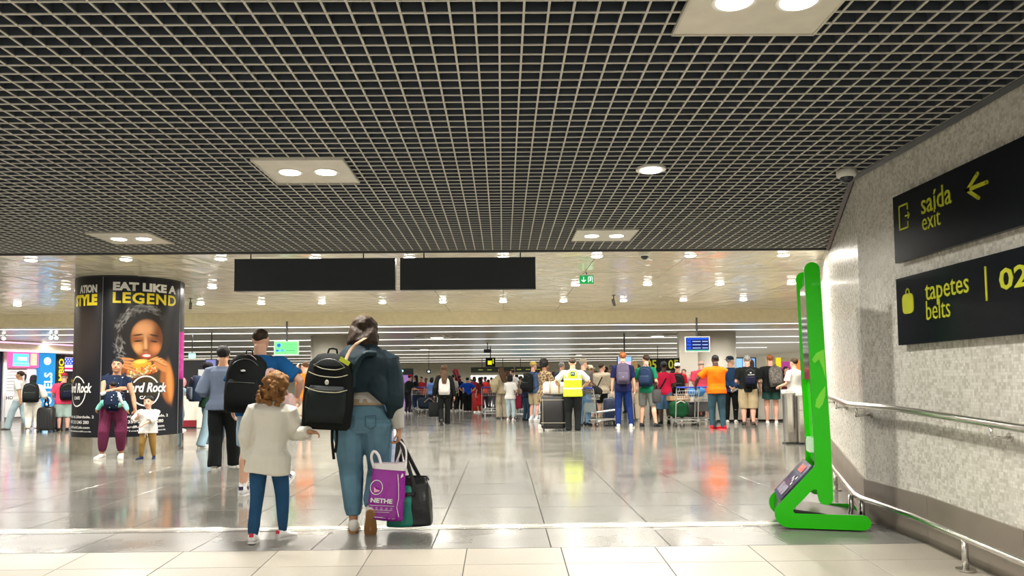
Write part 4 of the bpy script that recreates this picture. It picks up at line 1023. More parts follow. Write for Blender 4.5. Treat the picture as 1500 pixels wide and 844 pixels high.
G().box((0, 0, 0), (0.34, 0.06, 0.24)).obj('housing', DARKM, t); G().box((0, -0.034, 0), (0.29, 0.006, 0.19)).obj('display', glow('mon_purple', (0.20, 0.2, 0.45), 1.0), t); G().tube([(0, 0, 0), (0, 0, 0.94)], 0.02, 6).obj('hanger', DARKM, t)
t = empty('cyan_sign', (-9.7, 24.2, 2.10)); tag(t, 'tiny glowing cyan sign under the low ceiling near the poster column', 'sign')
G().box((0, 0, 0), (0.20, 0.05, 0.16)).obj('display', glow('exit_cyan', (0.4, 0.95, 0.8), 1.3), t); G().tube([(0, 0, 0), (0, 0, 0.7)], 0.015, 6).obj('hanger', DARKM, t)
for (c, x_, z_, lab) in (((0.02, 0.22, 0.80), -8.62, 1.28, 'blue balloon at the white counter'), ((0.85, 0.30, 0.32), -9.05, 1.27, 'pink balloon at the white counter')):
    t = empty('balloon', (x_, 21.9, 1.02)); tag(t, lab, 'balloon')
    G().ball((0, 0, z_ - 1.02), (0.12, 0.12, 0.145)).obj('skin', gloss(c, 0.3), t, True); G().tube([(0, 0, 0.0), (0, 0, z_ - 1.15)], 0.006, 6).obj('stick', gloss((0.8, 0.8, 0.8)), t)
# ================================================================== PEOPLE
BAKE = []      # (object, voxel, smooth passes, fold amplitude, fold scale)
def soft(o, voxel, passes=2, fold=0.0, fscale=6.0):
    BAKE.append((o, voxel, passes, fold, fscale)); return o
def bake_all():
    for (o, vx, ps, fo, fs) in BAKE:
        m = o.modifiers.new('r', 'REMESH'); m.mode = 'VOXEL'; m.voxel_size = vx; m.use_smooth_shade = True
        if ps: s_ = o.modifiers.new('s', 'SMOOTH'); s_.iterations = ps; s_.factor = 0.5
    dg = bpy.context.evaluated_depsgraph_get()
    for (o, vx, ps, fo, fs) in BAKE:
        me = bpy.data.meshes.new_from_object(o.evaluated_get(dg), depsgraph=dg)
        mt = o.data.materials[0]
        o.modifiers.clear(); old = o.data; o.data = me; me.name = o.name
        me.materials.clear(); me.materials.append(mt)
        bpy.data.meshes.remove(old)
        n = len(me.vertices)
        if n and fo:
            a = np.empty(n * 3, np.float32); me.vertices.foreach_get('co', a); a = a.reshape(-1, 3)
            nn = np.empty(n * 3, np.float32); me.vertices.foreach_get('normal', nn); nn = nn.reshape(-1, 3)
            w_ = np.zeros(n)
            rs = np.random.RandomState(n % 1000)
            for k in range(6):
                d = rs.normal(size=3); d /= np.linalg.norm(d); d[2] *= 0.8; f = fs * rs.uniform(2.0, 7.0)
                d2 = rs.normal(size=3); ph = rs.uniform(0, 6.28)
                w_ += np.sin((a @ d) * f + ph + 1.8 * np.sin((a @ d2) * fs * 1.3)) * rs.uniform(0.3, 1)
            w_ = w_ / 2.2; w_ = np.sign(w_) * np.abs(w_) ** 1.3
            a += nn * (w_ * fo)[:, None]
            me.vertices.foreach_set('co', a.ravel()); me.update()
def fuzz(o, amp, scale):
    """irregular bumps for hair, applied to a finished mesh"""
    FUZZ.append((o, amp, scale))
FUZZ = []
def fuzz_all():
    for o, amp, sc in FUZZ:
        me = o.data; n = len(me.vertices)
        a = np.empty(n * 3, np.float32); me.vertices.foreach_get('co', a); a = a.reshape(-1, 3)
        nn = np.empty(n * 3, np.float32); me.vertices.foreach_get('normal', nn); nn = nn.reshape(-1, 3)
        w_ = np.sin(a[:, 0] * sc * 9 + 2 * np.sin(a[:, 2] * sc * 7)) + np.sin(a[:, 1] * sc * 11 + 2 * np.sin(a[:, 0] * sc * 8)) + np.sin(a[:, 2] * sc * 10 + 2 * np.sin(a[:, 1] * sc * 9))
        a += nn * (w_ / 3 * amp)[:, None]; me.vertices.foreach_set('co', a.ravel()); me.update()

def two_bone(a, b, l1, l2, pole):
    """middle joint between a and b; b is pulled in when out of reach"""
    a, b = Vector(a), Vector(b); d = b - a; L = d.length
    if L > (l1 + l2) * 0.995: b = a + d.normalized() * (l1 + l2) * 0.995; d = b - a; L = d.length
    L = max(L, abs(l1 - l2) + 1e-3)
    x = (l1 * l1 - l2 * l2 + L * L) / (2 * L); h = math.sqrt(max(0, l1 * l1 - x * x))
    dn = d.normalized(); p = Vector(pole); p = p - dn * p.dot(dn)
    p = p.normalized() if p.length > 1e-5 else dn.orthogonal().normalized()
    return a + dn * x + p * h, b

SKIN = {'light': (0.62, 0.36, 0.25), 'tan': (0.46, 0.24, 0.14), 'brown': (0.20, 0.09, 0.05), 'dark': (0.055, 0.028, 0.018), 'pink': (0.66, 0.36, 0.27)}
HAIRC = {'black': (0.010, 0.009, 0.009), 'dbrown': (0.036, 0.022, 0.014), 'brown': (0.075, 0.040, 0.020), 'honey': (0.20, 0.095, 0.030), 'blond': (0.36, 0.24, 0.10), 'grey': (0.26, 0.25, 0.23), 'ginger': (0.26, 0.09, 0.03), 'white': (0.7, 0.68, 0.62)}
def skinm(k): return mat('skin_' + k, SKIN[k], 0.5, 0, 0.08, 90, 0.05, 6, spec=0.35)
def hairm(k): return mat('hair_' + k, HAIRC[k], 0.6, 0, 0.7, 55, 0.35, 30, spec=0.2, stretch=(1, 1, 0.25))

def add_hand(g, wrist, d, pn, s, curl=0.5, side=1, thumb=True):
    """hand with palm, four fingers and thumb. d: direction of the hand, pn: direction the palm faces, s: hand length"""
    d = Vector(d).normalized(); pn = Vector(pn); pn = (pn - d * pn.dot(d)).normalized(); w_ = d.cross(pn) * side
    wr = Vector(wrist); pl = s * 0.52
    rs = []
    for t, hw, ht in ((-0.10, .15, .12), (0.0, .15, .11), (0.25, .20, .12), (0.6, .225, .115), (0.95, .22, .085), (1.04, .20, .06)):
        c = wr + d * pl * t
        rs.append([c + w_ * (hw * s * math.cos(2 * PI * j / 12)) + pn * (ht * s * math.sin(2 * PI * j / 12)) for j in range(12)])
    g.rings(rs)
    for k, (off, ln) in enumerate(((0.165, .40), (0.058, .46), (-0.05, .43), (-0.155, .34))):
        b = wr + d * pl * 0.92 + w_ * off * s
        L1 = ln * s; a1, a2, a3 = curl * 0.7, curl * 1.5, curl * 2.1
        p1 = b + (d * math.cos(a1) + pn * math.sin(a1)) * L1 * 0.45
        p2 = p1 + (d * math.cos(a2) + pn * math.sin(a2)) * L1 * 0.32
        p3 = p2 + (d * math.cos(a3) + pn * math.sin(a3)) * L1 * 0.26
        r = s * 0.047
        g.tube([b - d * L1 * 0.2, b, p1, p2, p3], [r * 1.05, r * 1.05, r, r * 0.92, r * 0.8], 8, round_end=True)
    if thumb:
        b = wr + d * pl * 0.22 + w_ * 0.14 * s
        t1 = b + (d * 0.55 + w_ * 0.55 + pn * 0.35).normalized() * s * 0.24
        t2 = t1 + (d * 0.8 + w_ * (0.25 - curl * 0.3) + pn * 0.5 * curl).normalized() * s * 0.20
        g.tube([b, t1, t2], [s * 0.075, s * 0.055, s * 0.045], 8, round_end=True)

def person(nm, px=None, py=None, H=1.7, rz=0.0, skin='light', hair=('short', 'dbrown'), top=(0.1, 0.1, 0.3), sleeve='short', bottom=(0.03, 0.04, 0.1), leg='long',
           shoes=(0.75, 0.74, 0.72), label='', pose=None, build=1.0, female=False, near=0, faces=False, loose=1.0, jacket=None, hemz=None, socks=None, at=None, group=None, hat=None, fit=None, zone=None):
    P = dict(pose or {})
    loc = Vector(at) if at is not None else on_floor(px, py)
    root = empty('person', loc, rz); tag(root, label, 'person', group)
    vb = (0.017, 0.011, 0.0075)[near] * (1 if H > 1.2 or near else 0.75)
    if loc.y > 26: vb = 0.024
    bw = build
    lean = P.get('lean', 0.0); hips = Vector(P.get('hips', (0, 0, 0))) * 1.0
    T0 = Matrix.Translation(hips + Vector((0, 0, .52 * H))) @ Matrix.Rotation(-lean, 4, 'X') @ Matrix.Rotation(P.get('side', 0.0), 4, 'Y') @ Matrix.Rotation(P.get('twist', 0.0), 4, 'Z') @ Matrix.Translation((0, 0, -.52 * H))
    TH = Matrix.Translation(hips)
    sw = (0.92 if female else 1.0) * bw; hw = (1.08 if female else 1.0) * bw; ww = (0.90 if female else 1.04) * bw
    torso = [(.465, .070 * hw, .050, -.055), (.49, .092 * hw, .060, -.070), (.525, .098 * hw, .062, -.078), (.565, .092 * ww, .060 * bw, -.062), (.61, .083 * ww, .058 * bw, -.052),
             (.66, .086 * ww, .060 * bw, -.056), (.71, .096 * sw, .066 * bw, -.062), (.76, .103 * sw, .062 * bw, -.066), (.795, .104 * sw, .048, -.060), (.820, .078 * sw, .034, -.050), (.842, .045, .026, -.042), (.87, .034, .022, -.036)]
    def TV(p, M=T0): return M @ Vector(p)
    # --- joints
    sh = {}; el = {}; wrs = {}
    hands = P.get('hands', {})
    for sd, q in (('L', -1), ('R', 1)):
        sh[sd] = TV((q * .106 * sw * H, -.008 * H, .795 * H))
        tgt = hands.get(sd)
        if tgt is None: tgt = (q * .142 * bw, .030, .480)
        b = Vector((tgt[0] * H, tgt[1] * H, tgt[2] * H)) + (hips if sd not in hands else Vector((0, 0, 0)))
        pole = P.get('elbow' + sd, (q * 0.22, -1, -0.1))
        el[sd], wrs[sd] = two_bone(sh[sd], b, .172 * H, .150 * H, pole)
    hip = {}; kn = {}; an = {}; ft = {}
    for sd, q in (('L', -1), ('R', 1)):
        hip[sd] = TH @ Vector((q * .050 * hw * H, -.005 * H, .495 * H))
        f = P.get('feet', {}).get(sd, (q * .062, 0.0, 0.0, 0.0, q * 0.12))
        x_, y_, z_, pit, yaw = (list(f) + [0, 0, 0])[:5]
        FM = Matrix.Translation((x_ * H, y_ * H, z_ * H)) @ Matrix.Rotation(-yaw, 4, 'Z') @ Matrix.Rotation(pit, 4, 'X')
        ft[sd] = FM
        a = FM @ Vector((0, -.005 * H, .048 * H))
        kn[sd], a2 = two_bone(hip[sd], a, .228 * H, .226 * H, P.get('knee' + sd, (q * 0.12, 1, 0)))
        an[sd] = a
        kn[sd] = kn[sd]
    # --- head
    hh = .130 * H * P.get('headscale', 1.0)
    HM = T0 @ Matrix.Translation((0, .004 * H, .872 * H)) @ Matrix.Rotation(-P.get('yaw', 0.0), 4, 'Z') @ Matrix.Rotation(P.get('nod', 0.0) - 0 * lean, 4, 'X') @ Matrix.Rotation(P.get('tilt', 0.0), 4, 'Y') @ Matrix.Scale(hh, 4)
    cv = {'long': (.78, .8, .8, .9), 'wide': (.78, .8, .8, .9), 'slim': (.8, .8, .8, .9), 'crop': (.78, .8, .8, 1), 'skirt': (.85, 1, 1, 1), 'none': (1, 1, 1, 1)}.get(leg, (.80, .92, 1, 1))
    ct = .93 if top is not None else 1.0
    g = G()
    g.loft([(z * H, w_ * H * (ct if z > .6 else .90), a * H * ct, b * H * ct) for z, w_, a, b in torso], 18, T0, 0, 2.2)
    n0 = TV((0, -.006 * H, .83 * H)); n1 = HM @ Vector((0, -.10, .22))
    g.tube([n0, n1], [.037 * H * bw ** .5, .034 * H * bw ** .5], 12)
    hr = [(-.03, .10, .33, .10), (.03, .19, .40, .02), (.14, .26, .425, -.12), (.28, .31, .43, -.28), (.42, .34, .42, -.38), (.56, .355, .405, -.42), (.70, .35, .385, -.425), (.83, .30, .31, -.37), (.93, .20, .17, -.25), (.99, .09, .02, -.12)]
    g.loft(hr, 16, HM, 0, 2.1)
    g.tube([HM @ Vector((0, .36, .60)), HM @ Vector((0, .45, .47)), HM @ Vector((0, .485, .40))], [.035 * hh, .05 * hh, .062 * hh], 8, round_end=True)
    for q in (-1, 1):
        g.ball(HM @ Vector((q * .365, -.03, .48)), (.045 * hh, .09 * hh, .135 * hh), None, 8, 6)
        if near or faces: g.ball(HM @ Vector((q * .15, .385, .26 + .04)), (.12 * hh, .06 * hh, .10 * hh), None, 8, 6)
    for sd, q in (('L', -1), ('R', 1)):
        g.tube([sh[sd] + Vector((-q * .02 * H, 0, 0)), sh[sd], sh[sd].lerp(el[sd], .35), el[sd], el[sd].lerp(wrs[sd], .3), wrs[sd]],
               [.032 * H, .034 * H * bw, .029 * H * bw, .0235 * H, .0235 * H * bw, .0155 * H], 10, round_end=True)
        hd = P.get('hdir' + sd); 
        dirv_ = Vector(hd) if hd else (wrs[sd] - el[sd]).normalized() * 0.8 + Vector((0, 0.1, -0.35))
        add_hand(g, wrs[sd], dirv_, P.get('palm' + sd, (-q, 0.15, 0)), .100 * H, P.get('curl' + sd, 0.45), -q if True else q)
        ka_ = kn[sd]
        calfb = (an[sd] - kn[sd]).normalized()
        back = Vector((0, -1, 0)); back = (back - calfb * back.dot(calfb)) * .010 * H
        g.tube([hip[sd] + Vector((0, 0, .02 * H)), hip[sd].lerp(ka_, .25), hip[sd].lerp(ka_, .7), ka_, ka_.lerp(an[sd], .28) + back, ka_.lerp(an[sd], .6) + back * .5, an[sd], an[sd] + calfb * .012 * H],
               [.054 * H * hw * cv[0], .054 * H * bw * cv[0], .041 * H * bw * cv[1], .033 * H * bw * cv[2], .0345 * H * bw * cv[2], .027 * H * bw * cv[2], .0205 * H * (cv[3]), .0205 * H], 12)
        # bare foot inside the shoe
        g.tube([ft[sd] @ Vector((0, -.03 * H, .022 * H)), ft[sd] @ Vector((0, .05 * H, .018 * H)), ft[sd] @ Vector((0, .095 * H, .012 * H))], [.018 * H, .020 * H, .012 * H], 8, round_end=True)
    body = g.obj('body', skinm(skin), root); soft(body, vb, 2)
    # --- shoes
    if shoes is not None:
        for sd, q in (('L', -1), ('R', 1)):
            g = G(); M = ft[sd]; n = 14
            def row(y, hw_, z0, z1):
                return [M @ Vector((hw_ * H * math.copysign(abs(math.cos(2 * PI * j / n)) ** .8, math.cos(2 * PI * j / n)), y * H, (z0 + z1) / 2 * H + (z1 - z0) / 2 * H * math.copysign(abs(math.sin(2 * PI * j / n)) ** .8, math.sin(2 * PI * j / n)))) for j in range(n)]
            g.rings([row(-.047, .012, .010, .035), row(-.043, .020, .009, .055), row(-.025, .024, .009, .062), row(.0, .024, .009, .060), row(.025, .025, .009, .048), row(.055, .029, .009, .036), row(.085, .027, .009, .027), row(.101, .018, .009, .021), row(.106, .008, .010, .016)])
            s_ = g.obj('shoe', cloth(shoes, 0.6, 0.1, 0.04), root, True)
            g = G(); rs = []
            for z_ in (0.0, .0115):
                rs.append([M @ Vector((w2 * H, y2 * H, z_ * H)) for (w2, y2) in [(.012, -.048), (.021, -.040), (.023, 0), (.030, .055), (.026, .090), (.012, .108), (-.012, .108), (-.026, .090), (-.030, .055), (-.023, 0), (-.021, -.040), (-.012, -.048)]])
            sc_ = P.get('sole', (0.7, 0.69, 0.66) if sum(shoes) > 1.2 else (0.06, 0.06, 0.06))
            g.rings(rs).obj('sole', gloss(sc_, 0.5), s_)
            if P.get('heel_tab'):
                G().box(M @ Vector((0, -.047 * H, .050 * H)), (.026 * H, .008 * H, .020 * H), M.to_3x3()).obj('heel_tab', gloss(P['heel_tab'], .5), s_)
            if P.get('stripe'):
                for k in range(2): G().box(M @ Vector((0, (.012 + .018 * k) * H, .040 * H)), (.052 * H, .007 * H, .026 * H), (M @ Matrix.Rotation(0.5, 4, 'X')).to_3x3()).obj('stripe', gloss(P['stripe'], .5), s_)
    if socks is not None:
        for sd in 'LR':
            d = (kn[sd] - an[sd]).normalized()
            G().tube([an[sd] - d * .01 * H, an[sd] + d * .01 * H, an[sd] + d * .065 * H], [.024 * H, .0235 * H, .026 * H], 12).obj('sock', cloth(socks), root, True)
    # --- trousers / shorts / skirt
    bm_ = cloth(bottom, 0.9, 0.4, 0.16)
    if leg != 'none':
        g = G()
        g.loft([(z * H, (w_ + .010) * H, (a + .009) * H, (b - .010) * H) for z, w_, a, b in torso[0:4]] + [(.60 * H, (.082 * ww + .006) * H, (.058 + .005) * H, (-.052 - .005) * H)], 18, TH if True else T0, 0, 2.3)
        for sd in 'LR':
            h0, k0, a0 = hip[sd], kn[sd], an[sd]
            q = -1 if sd == 'L' else 1
            lr = loose
            dn_ = (a0 - k0).normalized()
            if leg in ('long', 'slim', 'wide', 'crop'):
                tk = {'long': (.056, .046, .040, .036, .034), 'slim': (.055, .042, .036, .032, .024), 'wide': (.060, .056, .053, .053, .054), 'crop': (.058, .050, .042, .036, .028)}[leg]
                end = a0 + dn_ * (.028 if leg in ('long', 'wide') else -0.005 if leg == 'slim' else -.03) * H
                g.tube([h0 + Vector((0, 0, .03 * H)), h0.lerp(k0, .35), k0, k0.lerp(a0, .35), k0.lerp(a0, .72), end], [x_ * H * lr * bw ** .8 for x_ in (max(tk[0], .05 * hw + .006), tk[0] * .98, tk[1], tk[2], tk[3], tk[4])], 12)
            elif leg == 'shorts':
                g.tube([h0 + Vector((0, 0, .03 * H)), h0.lerp(k0, .45), h0.lerp(k0, .88)], [x_ * H * lr * bw for x_ in (.058, .058, .054)], 14)
            elif leg == 'long_shorts':
                g.tube([h0 + Vector((0, 0, .03 * H)), h0.lerp(k0, .55), k0.lerp(a0, .08)], [x_ * H * lr * bw for x_ in (.058, .057, .052)], 14)
            elif leg == 'short_shorts':
                g.tube([h0 + Vector((0, 0, .03 * H)), h0.lerp(k0, .55)], [x_ * H * lr * bw for x_ in (.059, .060)], 14)
        if leg == 'skirt':
            g.loft([(.20 * H, .125 * H, .10 * H, -.10 * H), (.45 * H, .11 * H, .08 * H, -.09 * H), (.5 * H, .10 * H, .07 * H, -.08 * H)], 16, TH)
        soft(g.obj({'shorts': 'shorts', 'long_shorts': 'shorts', 'short_shorts': 'shorts', 'skirt': 'skirt'}.get(leg, 'trousers'), bm_, root), vb * (1.0 if near else 1.05), 1 if near else 1, (.0045, .006, .006)[near] * H / 1.7, 7.0 / H)
    # --- shirt
    if top is not None:
        e = {'tight': .006, None: .012, 'loose': .020, 'big': .030}[fit]
        g = G(); hz = hemz if hemz is not None else .475
        rows = [(z, w_, a, b) for z, w_, a, b in torso if z > hz + .012 and z < .85]
        fl = e * 1.15
        def at_z(z):
            for r0, r1 in zip(torso, torso[1:]):
                if r0[0] <= z <= r1[0]:
                    t = (z - r0[0]) / (r1[0] - r0[0]); return tuple(a * (1 - t) + b * t for a, b in zip(r0, r1))
            return torso[0] if z < torso[0][0] else torso[-1]
        base = at_z(max(hz, .475))
        base = (base[0], max(base[1], .100 * hw), max(base[2], .062), min(base[3], -.078)) if fit in ('loose', 'big') else base
        spec = [(hz * H, (max(base[1], .09 * ww) + fl + P.get('flare', 0)) * H, (base[2] + fl + P.get('flare', 0)) * H, (base[3] - fl - P.get('flare', 0)) * H)]
        for z, w_, a, b in rows:
            k_ = max(0, min(1, (.70 - z) / .2)) * P.get('flare', 0)
            ee = e if z < .8 else e * .6
            lo_ = fit in ('loose', 'big')
            ws = max(w_, (.100 * hw if z < .56 else .088 * ww) if lo_ and z < .7 else 0)
            if lo_ and z < .56: a, b = max(a, .062), min(b, -.078)
            spec.append((z * H, (ws + ee + k_) * H, (a + ee + k_) * H, (b - ee - k_) * H))
        g.loft(spec, 20, T0, 0, 2.3)
        if sleeve != 'none':
            for sd, q in (('L', -1), ('R', 1)):
                s0, e0, w0 = sh[sd], el[sd], wrs[sd]
                er = e * 1.1
                st_ = s0 + (T0.to_3x3() @ Vector((-q * .035 * H, 0, .004 * H)))
                if sleeve == 'cap': g.tube([st_, s0, s0.lerp(e0, .22)], [(.030 + er) * H, (.032 + er) * H, (.030 + er * .6) * H], 12)
                elif sleeve == 'short': g.tube([st_, s0, s0.lerp(e0, .4), s0.lerp(e0, .78)], [(.032 + er * .4) * H, (.034 * bw + er * .4) * H, (.031 * bw + er * .6) * H, (.030 * bw + er * .8) * H], 14)
                elif sleeve == 'elbow': g.tube([st_, s0, s0.lerp(e0, .5), e0, e0.lerp(w0, .35)], [(.032 + er * .5) * H, (.035 + er * .6) * H, (.032 + er) * H, (.030 + er) * H, (.027 + er) * H], 14)
                else: g.tube([st_, s0, s0.lerp(e0, .5), e0, e0.lerp(w0, .5), e0.lerp(w0, .97)], [(.032 + er * .5) * H, (.035 * bw + er * .6) * H, (.032 * bw + er) * H, (.028 * bw + er) * H, (.023 + er) * H, (.017 + er * .8) * H], 14, round_end=False)
        if P.get('collar', 0): g.tube([TV((0, -.008 * H, .835 * H)), TV((0, -.008 * H, .862 * H))], [.050 * H, .043 * H], 14)
        nm_ = P.get('topname', 'shirt')
        so_ = g.obj(nm_, top if not isinstance(top, tuple) else cloth(top, .88, .35, .09), root)
        soft(so_, vb * (1.0 if near else 1.0), 1, (.0035, .0065, .0105)[near] * H / 1.7 * (1.3 if fit in ('loose', 'big') else 1), 7.0 / H)
    # --- hair
    st, hc = hair
    g = G(); S3 = HM.to_3x3()
    hs = P.get('hairscale', 1.0)
    def HB(c, r, n=14, m=10): g.ball(HM @ Vector(c), [q_ * hs for q_ in r], S3, n, m)
    if st == 'short': HB((0, -.085, .665), (.385, .44, .375)); 
    elif st == 'crop': HB((0, -.07, .66), (.372, .42, .358))
    elif st == 'thinning': HB((0, -.15, .60), (.375, .34, .30))
    elif st in ('bob', 'long', 'long_down', 'pony', 'bun', 'curly', 'afro'):
        if st == 'afro':
            HB((0, -.16, .74), (.58, .58, .58))
            for k in range(14):
                a = k * 2.4; HB((.40 * math.cos(a), -.16 + .40 * math.sin(a) * (.9 if math.sin(a) < 0 else .45), .72 + .3 * math.sin(k * 1.7)), (.16, .16, .16), 8, 6)
        elif st == 'curly':
            HB((0, -.12, .66), (.42, .46, .40))
            rs = random.Random(5)
            for k in range(170):
                a = rs.uniform(0, 2 * PI); zz = rs.uniform(-.35, 1.02)
                rr = .44 + .10 * rs.random() - max(0, zz - .6) * .55
                y_ = -.14 + rr * math.sin(a)
                if y_ > .15 and zz < .75: continue
                HB((rr * math.cos(a) * 1.02, y_, zz), [rs.uniform(.055, .095)] * 3, 8, 6)
            HB((0, -.28, .15), (.38, .24, .45))
        else: HB((0, -.09, .66), (.41, .455, .40))
        if st == 'bob': g.loft([(-.18, .34 * hs, .02, -.56), (.0, .46 * hs, .06, -.62), (.3, .46 * hs, .12, -.60), (.6, .42 * hs, .12, -.55), (.8, .34 * hs, .08, -.46)], 16, HM)
        if st == 'long': g.loft([(-.75, .22, -.36, -.60), (-.5, .34, -.28, -.62), (-.1, .38, -.12, -.56), (.3, .42, .02, -.54), (.6, .41, .05, -.52)], 16, HM)
        if st == 'long_down': g.loft([(-1.35, .26, -.75, -1.45), (-.9, .44, -.40, -1.35), (-.3, .52, -.18, -1.0), (.25, .50, .02, -.65), (.6, .41, .05, -.52)], 16, HM)
        if st == 'pony': HB((0, -.56, .62), (.12, .12, .12)); g.tube([HM @ Vector((0, -.5, .62)), HM @ Vector((0, -.68, .5)), HM @ Vector((0, -.66, .05)), HM @ Vector((0, -.6, -.3))], [.09 * hh, .13 * hh, .12 * hh, .04 * hh], 10, 3)
        if st == 'bun': HB((0, -.52, .78), (.19, .19, .19))
    elif st == 'bald': HB((0, -.16, .50), (.365, .27, .20))
    if g.v:
        ho = g.obj('hair', hairm(hc), root); soft(ho, (min(vb, .013) * (1 if not near else .75)) if st != 'curly' else .0055, 0 if st in ('curly', 'afro') else 1)
        fuzz(ho, {'curly': .011, 'afro': .010, 'bob': .008, 'long': .006, 'long_down': .006}.get(st, .0035) * hh / .22, 6)
    if st == 'stubble': pass
    # --- hat
    if hat is not None:
        hk, hcol = hat; g = G()
        hb = .72
        g.loft([(hb - .06, .395, .42, -.50), (hb + .1, .40, .42, -.50), (hb + .28, .35, .34, -.43), (hb + .38, .22, .18, -.28), (hb + .41, .07, 0, -.1)], 18, HM)
        ho = g.obj('hat', cloth(hcol, .8, .1), root, True)
        if hk == 'cap':
            g = G(); g.loft([(hb + .0, .30, .82, .10), (hb + .035, .32, .84, .10), (hb + .06, .28, .78, .10)], 16, HM); g.obj('brim', cloth(hcol, .8, .1), ho, True)
        elif hk == 'backcap':
            g = G(); g.loft([(hb - .05, .26, -.2, -.80), (hb - .015, .28, -.2, -.82)], 16, HM); g.obj('brim', cloth(hcol, .8, .1), ho, True)
        elif hk == 'sun':
            g = G(); g.loft([(hb - .09, .74, .78, -.84), (hb - .03, .55, .58, -.66)], 24, HM); g.obj('brim', cloth(hcol, .8, .1), ho, True)
    # --- face
    if faces:
        for q in (-1, 1):
            ec = HM @ Vector((q * .145, .372, .53))
            e_ = G().ball(ec, (.046, .036, .024), S3, 10, 8).obj('eye', gloss((.75, .73, .70), .2), root, True)
            G().ball(HM @ Vector((q * .145, .398, .53)), (.024, .018, .024), S3, 8, 6).obj('iris', gloss((.02, .012, .01), .15), e_, True)
            G().tube([HM @ Vector((q * .07, .405, .625)), HM @ Vector((q * .15, .398, .655)), HM @ Vector((q * .235, .345, .63))], [.014 * hh, .018 * hh, .010 * hh], 6).obj('eyebrow', hairm(hc), root, True)
            e2 = G().tube([HM @ Vector((q * .075, .395, .555)), HM @ Vector((q * .15, .405, .575)), HM @ Vector((q * .225, .36, .55))], [.009 * hh, .012 * hh, .008 * hh], 6).obj('eyelid', hairm(hc), root, True)
        m_ = G(); m_.tube([HM @ Vector((-.115, .385, .215)), HM @ Vector((-.05, .425, .225)), HM @ Vector((0, .432, .218)), HM @ Vector((.05, .425, .225)), HM @ Vector((.115, .385, .215))], [.012 * hh, .026 * hh, .028 * hh, .026 * hh, .012 * hh], 8)
        m_.obj('mouth', gloss(tuple(c * f for c, f in zip(SKIN[skin], (.85, .5, .55))), .35), root, True)
        if P.get('glasses'):
            gg = G()
            for q in (-1, 1): gg.box(HM @ Vector((q * .15, .43, .53)), (.20 * hh, .02 * hh, .12 * hh), S3.normalized())
            gg.box(HM @ Vector((0, .43, .56)), (.5 * hh, .015 * hh, .02 * hh), S3.normalized()); gg.obj('sunglasses', gloss((.015, .015, .015), .1), root)
    root['_'] = 0; del root['_']
    info = dict(root=root, T0=T0, HM=HM, H=H, sh=sh, el=el, wr=wrs, hip=hip, kn=kn, an=an, ft=ft, hh=hh, vb=vb, loc=loc, rz=rz, sw=sw)
    return info
def W(info, p):
    """a point of the person's own frame in world space"""
    return Matrix.Translation(info['loc']) @ Matrix.Rotation(info['rz'], 4, 'Z') @ Vector(p)

